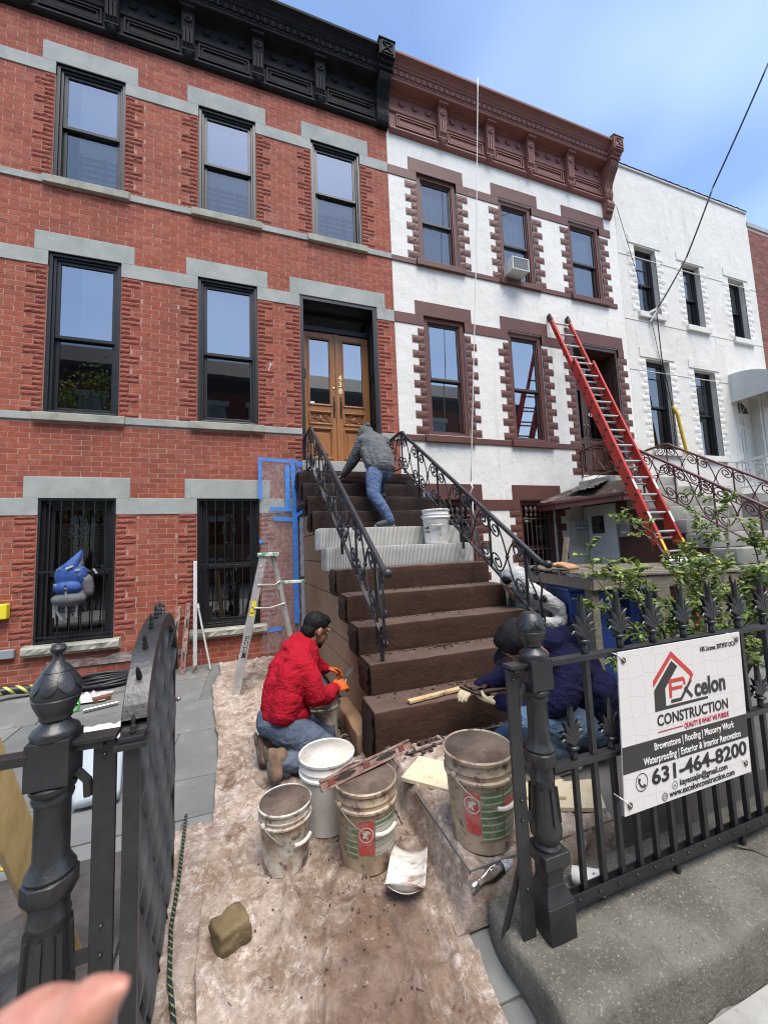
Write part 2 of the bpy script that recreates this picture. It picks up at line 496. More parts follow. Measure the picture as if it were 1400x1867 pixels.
def interior(win, x0, x1, z0, z1, y0=.15, d=.7):
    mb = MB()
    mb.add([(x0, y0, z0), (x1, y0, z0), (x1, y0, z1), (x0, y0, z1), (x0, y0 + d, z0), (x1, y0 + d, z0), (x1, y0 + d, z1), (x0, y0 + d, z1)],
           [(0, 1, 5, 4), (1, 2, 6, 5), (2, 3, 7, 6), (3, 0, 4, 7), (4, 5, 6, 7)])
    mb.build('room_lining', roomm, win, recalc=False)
def dh_window(house, x0, x1, z0, z1, fm, sm, y=.015, casing=((.040, 0, .10), (.028, .022, .115)), sash=.042, meet=.5, gl=None, low=None, blinds=(), label=None):
    gl = gl or glass
    mb = MB(); a0, a1, b0, b1 = x0, x1, z0, z1
    for wdt, dy0, dy1 in casing:
        ring(mb, a0, a1, b0, b1, wdt, y + dy0, y + dy1, wdt, wdt * .55); a0 += wdt; a1 -= wdt; b1 -= wdt; b0 += wdt * .55
    win = mb.build('window', fm, house, bevel=.004)
    if label: win['label'] = label
    zm = b0 + (b1 - b0) * meet
    yy = y + casing[-1][1] + .02
    ring(MB(), a0, a1, zm - .02, b1, sash, yy, yy + .032, sash, .045).build('sash', sm, win, bevel=.003)
    ring(MB(), a0, a1, b0, zm + .035, sash, yy + .034, yy + .066, .05, sash * 1.25).build('sash', sm, win, bevel=.003)
    def pane(z_0, z_1, yp):
        MB().add([(a0 + .02, yp, z_0), (a1 - .02, yp, z_0), (a1 - .02, yp, z_1), (a0 + .02, yp, z_1)], [(0, 1, 2, 3)]).build('pane', gl, win, recalc=False)
    pane(zm, b1 - .02, yy + .018); gl = low or gl; pane(b0 + .02, zm, yy + .05)
    interior(win, a0, a1, b0, b1, yy + .067)
    for kind, u0, u1, v0, v1 in blinds:
        bx0, bx1 = a0 + (a1 - a0) * u0, a0 + (a1 - a0) * u1; bz0, bz1 = b0 + (b1 - b0) * v0, b0 + (b1 - b0) * v1
        yb = yy + .098
        if kind == 'roll':
            MB().box(bx0, bx1, yb, yb + .004, bz0, bz1).build('blind', blindm, win)
        elif kind == 'slat':
            m2 = MB(); zz = bz0
            while zz < bz1: m2.box(bx0, bx1, yb, yb + .022, zz, zz + .019); zz += .027
            m2.build('slat_blind', greyblind, win)
        elif kind == 'curtain':
            n = 26
            MB().grid(lambda u, v: (bx0 + (bx1 - bx0) * u, yb + .05 + .022 * math.sin(u * n + 1.5 * math.sin(v * 2 + u * 4)) * (1 - .3 * v) + .01 * math.sin(u * 61), bz0 + (bz1 - bz0) * v), 90, 6).build('curtain', curtainm, win, smooth='all', recalc=False)
        elif kind == 'guard':
            m2 = MB(); nb = 5
            for k in range(nb + 1):
                zz = bz0 + (bz1 - bz0) * k / nb; m2.box(bx0, bx1, yy + .070, yy + .082, zz - .009, zz + .009)
            for u in (.28, .70): xx = bx0 + (bx1 - bx0) * u; m2.box(xx - .009, xx + .009, yy + .068, yy + .080, bz0, bz1 + .05)
            m2.build('window_guard', black, win)
    return win
curtainm = M('curtain_net', (.74, .75, .71), .9, 0, (.62, .63, .60), 6, co='pos')

def spiral(cx_, cz_, r, turns, a0, sgn=1, n=26, r_end=.25):
    out = []
    for i in range(n + 1):
        t = i / n; a = a0 + sgn * turns * 2 * math.pi * t; rr = r * (1 - (1 - r_end) * t)
        out.append((cx_ + rr * math.cos(a), cz_ + rr * math.sin(a)))
    return out

# ------------------------------------------------------------------ cornice
def cornice(house, x0, x1, zb, mat, brackets, end_x, drop=0):
    Z = lambda v: zb + v
    prof = [(.05, Z(-.03)), (-.05, Z(-.01)), (-.075, Z(.02)), (-.07, Z(.05)), (-.045, Z(.07)), (-.035, Z(.085)), (-.035, Z(.36)), (-.065, Z(.375)), (-.07, Z(.40)), (-.05, Z(.415)),
            (-.05, Z(.70)), (-.08, Z(.725)), (-.235, Z(.735)), (-.25, Z(.745)), (-.255, Z(.775)), (-.265, Z(.78)), (-.275, Z(.915)), (-.295, Z(.925)), (-.30, Z(.945)), (-.315, Z(.955)), (-.34, Z(.99)), (-.385, Z(1.02)),
            (-.42, Z(1.035)), (-.425, Z(1.075)), (-.40, Z(1.09)), (.05, Z(1.16))]
    c = MB().xprism(prof, x0, x1).build('cornice', mat, house, bevel=.004)
    bp = [(-.03, Z(.03)), (-.09, Z(.06)), (-.115, Z(.10)), (-.10, Z(.14)), (-.115, Z(.17)), (-.13, Z(.40)), (-.15, Z(.43)), (-.155, Z(.68)), (-.20, Z(.735)), (-.03, Z(.735))]
    for bx in brackets:
        m = MB().xprism(bp, bx - .085, bx + .085)
        for k in (-1, 0, 1): m.xprism([(-.10, Z(.16)), (-.14, Z(.19)), (-.155, Z(.41)), (-.10, Z(.41))], bx + k * .050 - .017, bx + k * .050 + .017)
        m.box(bx - .10, bx + .10, -.215, -.04, Z(.69), Z(.733))
        m.lathe([(.0, .0), (.055, .0), (.06, .014), (.038, .024), (.028, .014), (.014, .034), (0, .038)], (bx, -.153, Z(.56)), 10, (0, -1, 0))
        m.lathe([(.02, -.07), (.055, -.03), (.065, .01), (.035, .05)], (bx, -.07, Z(.05)), 8)
        m.build('bracket', mat, c, smooth=True)
    ends = [x0] + list(brackets) + [end_x - .12]
    for a, b in zip(ends, ends[1:]):
        if b - a < .3: continue
        pm = MB()
        ring(pm, a + .13, b - .13, Z(.105), Z(.345), .026, -.062, -.03); ring(pm, a + .18, b - .18, Z(.15), Z(.30), .018, -.054, -.03)
        pm.build('panel_moulding', mat, c)
        for k in range(3):
            xx = a + .12 + (b - a - .24) * (k + .5) / 3
            rm = MB().lathe([(.055, 0), (.055, .016), (.040, .026), (.032, .014), (.018, .034), (0, .040)], (xx, -.051, Z(.57)), 10, (0, -1, 0))
            for q in range(6):
                an = q * math.pi / 3; rm.sph((xx + .042 * math.cos(an), -.068, Z(.57) + .042 * math.sin(an)), (.018, .018, .018), 6, 4)
            rm.build('rosette', mat, c, smooth='all')
    em = MB(); xx = x0 + .05
    while xx < end_x - .14:
        em.sph((xx, -.275, Z(.85)), (.032, .026, .052), 8, 6)
        em.lathe([(.050, 0), (.050, .016), (.040, .022), (.040, 0)], (xx, -.268, Z(.85)), 8, (0, -1, 0))
        em.box(xx + .052, xx + .062, -.29, -.26, Z(.79), Z(.91)); xx += .113
    em.build('egg_and_dart_moulding', mat, c, smooth='all')
    ex0, ex1 = end_x - .24, end_x + .02
    cp = [(.0, Z(-.03)), (-.08, Z(-.03)), (-.11, Z(.02)), (-.13, Z(.12)), (-.12, Z(.24)), (-.15, Z(.36)), (-.22, Z(.48)), (-.29, Z(.58)), (-.32, Z(.66)), (-.32, Z(.73)), (0, Z(.73))]
    m = MB().xprism(cp, ex0 + .02, ex1 - .02)
    for k in range(5):
        xa = ex0 + .035 + k * .040
        m.xprism([(y - .018 if i not in (0, 9, 10) else y, z) for i, (y, z) in enumerate(cp[:10])] + [(0, Z(.72))], xa, xa + .024)
    m.box(ex0, ex1, -.36, .02, Z(.73), Z(.79)); m.box(ex0 + .01, ex1 - .01, -.40, .02, Z(.79), Z(.85)); m.box(ex0 - .01, ex1 + .01, -.45, .02, Z(.85), Z(1.13))
    ring(m, ex0 + .02, ex1 - .02, Z(.88), Z(1.10), .02, -.465, -.45)
    m.bar((ex0 + .04, -.457, Z(.90)), (ex1 - .04, -.457, Z(1.08)), .012, .02, (0, -1, 0)); m.bar((ex0 + .04, -.457, Z(1.08)), (ex1 - .04, -.457, Z(.90)), .012, .02, (0, -1, 0))
    m.xprism([(-.47, Z(1.13)), (-.47, Z(1.15)), (-.25, Z(1.20)), (.0, Z(1.15)), (0, Z(1.13))], ex0 - .02, ex1 + .02)
    if drop:
        m.prism([(0, 0), (-.14, -.06), (-.16, -.14), (-.09, -.28), (-.04, -.38), (0, -.40)], lambda y, z: (ex0 + .03, y, zb + z), lambda y, z: (ex1 - .03, y, zb + z))
        for k in range(9): m.sph((ex0 + .06 + (k % 3) * .06, -.13 + .012 * (k // 3), zb - .09 - .09 * (k // 3)), (.03, .03, .04), 8, 6)
    m.build('end_console', mat, c, bevel=.004)
    return c

# ================================================================== red brick house
h1 = thing('red_brick_house', 'three-storey red brick row house with black cornice, black windows and oak double door', 'house', (-1, 0, 0), world=True)
X0, X1 = -4.3, 2.315
W1, W2, W3, DR = (-2.45, -1.64), (-.70, .11), (.97, 1.80), (.74, 2.005)
OP = [(W1[0], W1[1], 6.49, 8.19), (W2[0], W2[1], 6.49, 8.19), (W3[0], W3[1], 6.49, 8.19),
      (W1[0], W1[1], 3.30, 5.44), (W2[0], W2[1], 3.30, 5.44), (DR[0], DR[1], 2.55, 5.44),
      (W1[0], W1[1], .46, 2.21), (W2[0], W2[1], .46, 2.21)]
OPX = OP + [(-4.19, -3.38, 6.49, 8.19), (-4.19, -3.38, 3.30, 5.44), (-4.19, -3.38, .46, 2.21)]
slab(MB(), X0, X1, -.05, 9.6, OP, .0012, .40).build('wall', mortar, h1)
MB().box(X0, X1, .9, 9.0, 0, 9.55).build('house_body', roomm, h1)
excl = [(a, b, c, d) for a, b, c, d in OP]
def trim_level(house, zb0, zb1, zblk, ops, mat, xa, xb, yf=-.012, ext=.15, nm=('lintel', 'stone_band'), ex=None):
    xs = xa
    for i, (a, b) in enumerate(ops):
        if a - xs > .02:
            MB().box(xs, a, yf, .05, zb0, zb1).build(nm[1], mat, house, bevel=.004)
            if ex is not None: ex.append((xs, a, zb0, zb1))
        MB().box(max(a - ext, xa), min(b + ext, xb), yf, .05, zb1, zblk).build(nm[0], mat, house, bevel=.004)
        if ex is not None: ex.append((a - ext, b + ext, zb1, zblk))
        xs = b
    if xb - xs > .02:
        MB().box(xs, xb, yf, .05, zb0, zb1).build(nm[1], mat, house, bevel=.004)
        if ex is not None: ex.append((xs, xb, zb0, zb1))
trim_level(h1, 8.00, 8.19, 8.47, [W1, W2, W3], stone, X0, X1, ex=excl)
trim_level(h1, 5.24, 5.44, 5.70, [W1, W2, DR], stone, X0, X1, ex=excl)
trim_level(h1, 2.00, 2.21, 2.475, [W1, W2], stone, X0, X1, ex=excl)
def sills(house, z0, z1, zs0, ops, mat, smat, xa, xb, ex=None, yf=-.02, ys=-.06, ext=.08):
    xs = xa
    for a, b in ops + [(xb + ext, xb + ext + 1)]:
        if a - ext - xs > .02:
            MB().box(xs, min(a - ext, xb), yf, .05, zs0 + .01, z1 - .02).build('string_course', mat, house, bevel=.004)
            if ex is not None: ex.append((xs, a - ext, zs0, z1 - .02))
        if a > xb: break
        MB().xprism([(ys, zs0), (ys, z1 - .02), (.0, z1), (.12, z1 + .004), (.12, zs0)], a - ext, b + ext).build('sill', smat, house, bevel=.005)
        if ex is not None: ex.append((a - ext, b + ext, zs0, z1))
        xs = b + ext
sills(h1, 6.36, 6.49, 6.365, [W1, W2, W3], stone, sillst, X0, X1, excl)
sills(h1, 3.18, 3.30, 3.18, [W1, W2], stone, sillst, X0, .735, excl)
MB().box(2.01, X1, -.02, .05, 3.19, 3.29).build('string_course', stone, h1, bevel=.004); excl.append((2.01, X1, 3.18, 3.29))
for (a, b) in (W1, W2):
    m = MB()
    def rs(u, v, a=a, b=b): return (a - .08 + (b - a + .16) * u, -.075 - .02 * abs(fbm((u * 6 + a, v * 2, 3), 1.5, 3)) if 0 < v < 1 else -.05, .335 + .125 * v)
    m.grid(rs, 22, 4); m.box(a - .08, b + .08, -.055, .12, .335, .460)
    m.build('sill', sillst, h1); excl.append((a - .08, b + .08, .335, .46))
lay_bricks(h1, X0, X1, .0, 8.90, excl, OP[:5] + [(DR[0], DR[1], 2.6, 5.44)] + OP[6:], brickm, roughm)
# patched render at the foot of the wall
patchm = M('rough_render', (.22, .17, .15), .95, 0, (.30, .26, .24), 5, bump=.8, bscale=25, co='pos', spots=(((.16, .08, .06), 4, .52, .66),))
m = MB(); m.grid(lambda u, v: (-2.3 + 1.5 * u, -.016 - .012 * abs(fbm((u * 9, v * 3, 1), 1.2, 3)), .16 + (.10 + .05 * nz((u * 7, 0, 2))) * v), 40, 4)
m.build('render_patch', patchm, h1, recalc=False)
cornice(h1, X0, 2.34, 8.83, corn_black, [-3.77, -2.79, -1.80, -.83, .16, 1.14], 2.34)
# windows
Bc = ((.042, 0, .10), (.030, .025, .115))
dh_window(h1, *W1, 6.49, 8.19, black, black, casing=Bc, low=glass_low, meet=.50, blinds=[('roll', .24, 1, .0, 1), ('guard', 0, 1, .02, .30)])
dh_window(h1, *W2, 6.49, 8.19, black, black, casing=Bc, low=glass_low, meet=.50, blinds=[('roll', .0, 1, .0, 1), ('guard', 0, 1, .02, .30)])
dh_window(h1, *W3, 6.49, 8.19, black, black, casing=Bc, low=glass_low, meet=.50, blinds=[('roll', .0, 1, .0, 1), ('guard', 0, 1, .02, .30)])
dh_window(h1, *W1, 3.30, 5.44, black, black, casing=Bc, low=glass_dim, meet=.485, blinds=[('roll', .36, 1, .5, 1)])
dh_window(h1, *W2, 3.30, 5.44, black, black, casing=Bc, low=glass_dim, meet=.485, blinds=[('roll', .0, 1, .5, 1)])
dkglass = glass_mat('ground_floor_glass', (.68, .72, .68), 1.0, .10, .03)
for (a, b), bl in ((W1, [('slat', 0, 1, .52, .86), ('slat', 0, 1, .06, .5)]), (W2, [('slat', 0, 1, .50, .66)])):
    wn = dh_window(h1, a, b, .46, 2.21, black, black, y=.05, casing=((.06, 0, .10), (.035, .03, .12)), meet=.47, gl=dkglass, blinds=bl)
    gr = MB(); yb = .012
    ring(gr, a + .004, b - .004, .47, 2.205, .022, yb - .012, yb + .012)
    nb = 8 if b < -1 else 8
    for k in range(1, nb - 1):
        xx = a + (b - a) * k / (nb - 1); gr.box(xx - .006, xx + .006, yb - .007, yb + .005, .48, 2.2)
    gr.box(a, b, yb - .014, yb - .006, 1.30, 1.325); gr.box(a, b, yb - .014, yb - .006, .53, .55)
    cx_ = (a + b) / 2 + .0
    for cz_ in (1.78, .98):
        for sx in (-1, 1):
            for sz in (-1, 1):
                sp = spiral(cx_ + sx * .062, cz_ + sz * .035, .034, 1.35, math.pi if sx > 0 else 0, sx * sz, 20)
                gr.tube([(q[0], yb - .012, q[1]) for q in sp], .0045, 5)
                gr.tube([(cx_ + sx * (.02 + .02 * math.sin(t * math.pi)), yb - .012, cz_ + sz * (.04 + .16 * t)) for t in [i / 8 for i in range(9)]], .0045, 5)
                gr.tube([(q[0], yb - .012, q[1]) for q in spiral(cx_ + sx * .03, cz_ + sz * .20, .025, .8, 0 if sx > 0 else math.pi, -sx * sz, 12)], .0045, 5)
    gr.build('security_grille', black, wn, smooth=True)

# ---- oak double door with transom, black panelled reveal
oak = M('oak_varnish', (.36, .155, .050), .38, 0, (.27, .105, .034), 2.5, .35, .7, bump=.15, bscale=20, co='pos', stretch=(9, 9, 1.2), spots=(((.42, .20, .075), 7, .5, .8, (6, 6, .8)), ((.15, .055, .02), 12, .63, .85, (8, 8, .6))))
brass = M('brass', (.75, .58, .30), .3, 1.0)
YD = .36
fr = MB(); ring(fr, DR[0], DR[1], 2.55, 5.44, .05, .0, .42, .06, 0.001)
for z0_, z1_ in ((2.62, 3.5), (3.56, 4.25), (4.31, 5.30)):
    for yy in (.07, .20):
        fr.box(DR[1] - .062, DR[1] - .048, yy, yy + .012, z0_, z1_); fr.box(DR[1] - .062, DR[1] - .048, yy + .10, yy + .112, z0_, z1_)
        fr.box(DR[1] - .062, DR[1] - .048, yy, yy + .11, z0_, z0_ + .012); fr.box(DR[1] - .062, DR[1] - .048, yy, yy + .11, z1_ - .012, z1_)
for k, yy in enumerate((.004, .03, .052)): fr.box(DR[1] - .075 + k * .008, DR[1] - .05, yy, yy + .016, 2.56, 5.38)
ring(fr, DR[0] + .05, DR[1] - .05, 5.08, 5.37, .035, YD - .03, YD + .04, .05, .08)
door = fr.build('door_surround', black, h1, bevel=.004)
MB().add([(DR[0] + .07, YD + .01, 5.12), (DR[1] - .07, YD + .01, 5.12), (DR[1] - .07, YD + .01, 5.36), (DR[0] + .07, YD + .01, 5.36)], [(0, 1, 2, 3)]).build('transom_pane', glass, door, recalc=False)
dx0, dx1 = DR[0] + .065, DR[1] - .065; dm = (dx0 + dx1) / 2
interior(door, dx0, dx1, 2.7, 5.36, YD + .07, .8)
for s, (a, b) in enumerate(((dx0, dm - .004), (dm + .004, dx1))):
    lf = MB(); z0_, z1_ = 2.79, 5.07
    st = .10
    lf.box(a, a + st, YD, YD + .05, z0_, z1_); lf.box(b - st, b, YD, YD + .05, z0_, z1_)
    for q0, q1 in ((z0_, 2.93), (3.42, 3.50), (3.70, 3.82), (4.97, z1_)): lf.box(a + st, b - st, YD, YD + .05, q0, q1)
    for q0, q1 in ((2.93, 3.42), (3.50, 3.70)): lf.box(a + st, b - st, YD + .02, YD + .04, q0, q1)
    for q0, q1 in ((2.93, 3.42), (3.50, 3.70), (3.82, 4.97)):
        ring(lf, a + st - .012, b - st + .012, q0 - .012, q1 + .012, .018, YD - .014, YD + .012); ring(lf, a + st + .006, b - st - .006, q0 + .006, q1 - .006, .014, YD - .004, YD + .012)
    lf.box(a + st + .06, b - st - .06, YD + .004, YD + .03, 3.0, 3.35)
    if s == 1: lf.box(a - .022, a + .022, YD - .022, YD, z0_, z1_)
    leaf = lf.build('door_leaf', oak, h1, bevel=.004)
    MB().add([(a + st, YD + .025, 3.82), (b - st, YD + .025, 3.82), (b - st, YD + .025, 4.97), (a + st, YD + .025, 4.97)], [(0, 1, 2, 3)]).build('door_pane', glass, leaf, recalc=False)
    cv = MB(); cxm = (a + b) / 2
    for sx in (-1, 1):
        for k in range(3):
            sp = spiral(cxm + sx * (.03 + .052 * k), 3.60 + (.018 if k % 2 else -.018), .032, 1.3, 0, sx * (1 if k % 2 else -1), 18)
            cv.tube([(q[0], YD + .012, q[1]) for q in sp], .007, 5)
        for k in range(4): cv.sph((cxm + sx * (.05 + .03 * k), YD + .014, 3.60 + .055 * (-1) ** k), (.018, .012, .012), 7, 5)
    cv.sph((cxm, YD + .012, 3.60), (.022, .016, .05), 8, 6)
    cv.build('carved_panel', oak, leaf, smooth='all')
    hx = (b - .055) if s == 0 else (a + .055)
    hm = MB().box(hx - .013, hx + .013, YD - .006, YD, 3.62, 3.98)
    hm.tube([(hx, YD - .005, 3.70), (hx, YD - .05, 3.73), (hx, YD - .055, 3.80), (hx, YD - .05, 3.87), (hx, YD - .005, 3.90)], .008, 6)
    hm.build('door_handle', black, leaf, smooth=True)
    if s == 0: MB().lathe([(.016, 0), (.016, .008), (0, .012)], (hx, YD, 4.12), 10, (0, -1, 0)).build('lock_cylinder', M('lock_brass', (.8, .72, .5), .3, .8), leaf)
    else:
        for k, ch in enumerate('438'):
            put_text(ch, .13, M('gold_number', (.85, .72, .42), .4, .3), leaf, facade_mtx(hx - .035, YD - .004, 4.27 - .115 * k), 'house_number', bold=.004)
put_text('8', .001, black, door, facade_mtx(0, .5, 3)) if False else None
stm = MB().box(dx0 + .115, dx0 + .19, YD + .016, YD + .019, 3.84, 3.875).build('sticker', M('sticker_white', (.8, .8, .85), .5), h1)
MB().box(DR[0] + .05, DR[0] + .075, -.01, .05, 4.10, 4.24).build('doorbell', black, h1, bevel=.004)
MB().box(DR[0] - .02, DR[1] + .03, -.10, .42, 2.62, 2.775).build('door_step', M('sill_concrete', (.42, .42, .40), .9, 0, (.33, .33, .31), 8, bump=.4, bscale=50, co='pos'), h1, bevel=.006)
# dangling white wire scrap by the middle window, meter box, gas pipe end
MB().tube([(.27, -.006, 4.22), (.285, -.02, 4.27), (.30, -.012, 4.25), (.27, -.02, 4.17), (.262, -.012, 4.12)], .006, 6).build('wire_scrap', M('white_plastic', (.75, .74, .70), .5), h1, smooth=True)

# ================================================================== white house with brown trim
h2 = thing('white_brown_house', 'white stucco row house with chocolate brown cornice, quoins and window surrounds', 'house', (5, 0, 0), world=True)
A0, A1 = 2.32, 7.70
V1, V2, V3, D2 = (2.86, 3.67), (4.60, 5.39), (6.32, 7.18), (6.13, 7.39)
OP2 = [(V1[0], V1[1], 6.49, 8.19), (V2[0], V2[1], 6.45, 8.16), (V3[0], V3[1], 6.47, 8.16),
       (V1[0], V1[1], 3.32, 5.45), (V2[0], V2[1], 3.31, 5.43), (D2[0], D2[1], 2.70, 5.43),
       (V1[0], V1[1], .55, 2.21), (V2[0], V2[1], .55, 2.20)]
slab(MB(), A0, A1, -.05, 9.6, OP2, .0, .40).build('wall', stucco, h2)
MB().box(A0 + .01, A1, .9, 9.0, 0, 9.5).build('house_body', roomm, h2)
trim_level(h2, 8.00, 8.175, 8.44, [V1, V2, V3], brownp, A0, 7.50, nm=('lintel', 'painted_band'))
trim_level(h2, 5.25, 5.44, 5.70, [V1, V2, D2], brownp, A0, 7.55, nm=('lintel', 'painted_band'))
trim_level(h2, 2.02, 2.205, 2.475, [V1, V2], brownp, A0, 5.75, nm=('lintel', 'painted_band'))
sills(h2, 6.36, 6.48, 6.355, [V1, V2, V3], brownp, brownp, A0, 7.50)
sills(h2, 3.18, 3.315, 3.185, [V1, V2], brownp, brownp, A0, 6.12)
MB().box(2.5, 6.0, -.012, .02, .30, .54).build('painted_band', brownp, h2)
qp = []
for (a, b, c, d) in OP2:
    z = c; i = 0
    ztop = d - .20
    while z + .134 < ztop + .04:
        wd = .23 if i % 2 == 0 else .118
        for s, e in ((a - wd, a), (b, b + wd)):
            qp.append((s, e, z + .002, z + .132, -.004))
        z += .134; i += 1
for s, e in ((5.93, 6.13), ):
    pass
place_pieces(h2, qp, 'quoin', brownp, True)
cornice(h2, 2.37, 7.56, 8.82, corn_brown, [3.40, 4.43, 5.38, 6.40], 7.56, drop=1)
Bw = ((.085, .03, .14), (.02, .05, .15))
b2sash = M('dark_sash', (.035, .03, .028), .5, 0, (.06, .05, .045), 8, co='pos')
for (v, z0_, z1_, bl) in ((V1, 6.49, 8.19, [('curtain', 0, 1, 0, 1)]), (V2, 6.45, 8.16, [('curtain', 0, 1, .0, 1)]), (V3, 6.47, 8.16, [('curtain', 0, 1, 0, 1)]),
                          (V1, 3.32, 5.45, []), (V2, 3.31, 5.43, [('curtain', .80, 1, 0, .55)])):
    dh_window(h2, *v, z0_, z1_, brownp, b2sash, y=.0, casing=Bw, sash=.03, meet=.49, gl=glass_low if z0_ > 6 else glass, blinds=bl)
rustm = M('rusty_iron', (.06, .035, .028), .8, 0, (.13, .06, .045), 14, bump=.4, bscale=60, co='pos')
for v in (V1, V2):
    wn = dh_window(h2, *v, .55, 2.2, brownp, b2sash, y=.03, casing=Bw, sash=.03, meet=.49, gl=glass_dim)
    gr = MB(); a, b = v[0] + .09, v[1] - .09
    for k in range(6):
        xx = a + (b - a) * (k + .5) / 6; gr.tube([(xx, .02, .6), (xx, .02, 1.98)], .009, 6)
        gr.lathe([(.008, 0), (.03, .04), (.012, .08), (.034, .13), (.03, .17), (.008, .20), (.0, .22)], (xx, .02, 1.88), 8)
        gr.lathe([(.01, 0), (.022, .03), (.01, .06)], (xx, .02, 1.2), 6)
    for zz in (.75, 1.30, 1.86): gr.box(a - .03, b + .03, .012, .03, zz - .012, zz + .012)
    gr.build('security_grille', rustm, wn, smooth=True)
# brown double door of the white house
dkwood = M('dark_wood_door', (.055, .028, .020), .45, 0, (.085, .042, .028), 3, co='pos', stretch=(6, 6, 1))
fr = MB(); ring(fr, D2[0], D2[1], 2.70, 5.43, .06, .02, .46, .08, .001); ring(fr, D2[0] + .06, D2[1] - .06, 4.75, 5.35, .04, .38, .44)
for yy in (.08, .26): fr.box(D2[1] - .075, D2[1] - .058, yy, yy + .012, 2.9, 5.1); fr.box(D2[1] - .075, D2[1] - .058, yy + .12, yy + .132, 2.9, 5.1)
ds = fr.build('door_surround', dkwood, h2, bevel=.004)
MB().add([(D2[0] + .1, .41, 4.8), (D2[1] - .1, .41, 4.8), (D2[1] - .1, .41, 5.3), (D2[0] + .1, .41, 5.3)], [(0, 1, 2, 3)]).build('transom_pane', glass_dim, ds, recalc=False)
interior(ds, D2[0] + .06, D2[1] - .06, 2.7, 5.35, .47, .5)
dm2 = (D2[0] + D2[1]) / 2
for a, b in ((D2[0] + .06, dm2 - .003), (dm2 + .003, D2[1] - .06)):
    lf = MB(); lf.box(a, a + .09, .39, .44, 2.72, 4.75); lf.box(b - .09, b, .39, .44, 2.72, 4.75)
    for q0, q1 in ((2.72, 2.85), (3.45, 3.57), (4.62, 4.75)): lf.box(a + .09, b - .09, .39, .44, q0, q1)
    lf.box(a + .09, b - .09, .41, .43, 2.85, 3.45); ring(lf, a + .12, b - .12, 2.9, 3.4, .02, .395, .42); ring(lf, a + .08, b - .08, 3.56, 4.63, .016, .376, .40)
    l_ = lf.build('door_leaf', dkwood, h2, bevel=.003)
    MB().add([(a + .09, .415, 3.57), (b - .09, .415, 3.57), (b - .09, .415, 4.62), (a + .09, .415, 4.62)], [(0, 1, 2, 3)]).build('door_pane', glass_dim, l_, recalc=False)
    MB().tube([((b - .05) if a < dm2 - .1 else (a + .05), .39, 3.62), ((b - .05) if a < dm2 - .1 else (a + .05), .35, 3.68), ((b - .05) if a < dm2 - .1 else (a + .05), .35, 3.82), ((b - .05) if a < dm2 - .1 else (a + .05), .39, 3.88)], .009, 6).build('door_handle', black, l_, smooth=True)
put_text('436', .12, M('white_number', (.75, .75, .72), .5), ds, facade_mtx(dm2 + .05, .36, 4.05), 'house_number')
# small green doorbell light etc.
# air conditioner in the middle upper window
ac = thing('air_conditioner', 'small white air conditioner sticking out of middle top window of white house', 'air conditioner', (4.75, -.1, 6.5), world=True)
acw = M('ac_white', (.62, .62, .58), .5, 0, (.5, .5, .46), 6, co='pos'); acg = M('ac_grille', (.28, .29, .30), .6)
MB().box(4.62, 4.99, -.26, .10, 6.50, 6.745).build('casing', acw, ac, bevel=.012)
m = MB()
for k in range(14): m.box(4.65, 4.96, -.266, -.260, 6.53 + k * .0135, 6.536 + k * .0135)
m.build('grille', acg, ac); MB().box(4.645, 4.965, -.263, -.259, 6.525, 6.72).build('grille_backing', M('ac_dark', (.1, .1, .105), .8), ac)
ring(MB(), 4.615, 4.995, 6.495, 6.75, .022, -.272, -.255).build('front_frame', acw, ac, bevel=.004)

# ================================================================== white painted house
h3 = thing('white_painted_house', 'plain all-white painted brick house with flat parapet and dark windows', 'house', (10, 0, 0), world=True)
C0, C1 = 7.705, 12.52
OP3 = [(8.20, 8.87, 6.42, 8.02), (9.74, 10.36, 6.34, 7.93), (11.42, 12.04, 6.28, 7.88), (8.20, 8.93, 3.30, 5.34), (9.74, 10.46, 3.22, 5.27), (11.12, 12.15, 2.60, 4.95)]
slab(MB(), C0, C1, -.05, 9.90, OP3, .0, .40).build('wall', wpaint, h3)
MB().box(C0, C1, .9, 9.0, 0, 9.7).build('house_body', roomm, h3)
MB().box(C0 - .12, C1, -.03, .4, 9.90, 9.94).build('parapet_coping', wpaint, h3)
roofm = M('roof_felt', (.03, .03, .033), .9, 0, (.06, .06, .06), 5, co='pos')
m = MB(); m.grid(lambda u, v: (C0 - .15 + (C1 - C0 + .15) * u, -.045 + .45 * v, 9.945 + .035 * abs(nz((u * 40, v * 3, 0))) + .02 * (v > .2)), 60, 3); m.build('roof_edge', roofm, h3, recalc=False)
qp = []
for (a, b, c, d) in OP3[:5]:
    MB().box(a - .17, b + .17, -.015, .02, d + .03, d + .24).build('lintel', wpaint, h3, bevel=.004)
    MB().box(a - .08, b + .08, -.06, .10, c - .13, c).build('sill', wpaint, h3, bevel=.005)
    z = c; i = 0
    while z + .134 < d:
        wd = .23 if i % 2 == 0 else .12
        qp += [(a - wd, a, z + .004, z + .13, 0), (b, b + wd, z + .004, z + .13, 0)]; z += .134; i += 1
place_pieces(h3, qp, 'quoin', wpaint, True)
for zz in (7.72, 6.20, 5.05, 3.12): MB().box(C0, C1, -.008, .02, zz, zz + .012).build('string_course', wpaint, h3)
B3c = ((.03, .09, .16), (.02, .10, .17))
for k, o_ in enumerate(OP3[:5]):
    dh_window(h3, *o_, black, black, y=.02, casing=B3c, sash=.03, meet=.5, gl=glass_dim, blinds=[('roll', .05, .95, .5, .97)] if k < 3 else [])
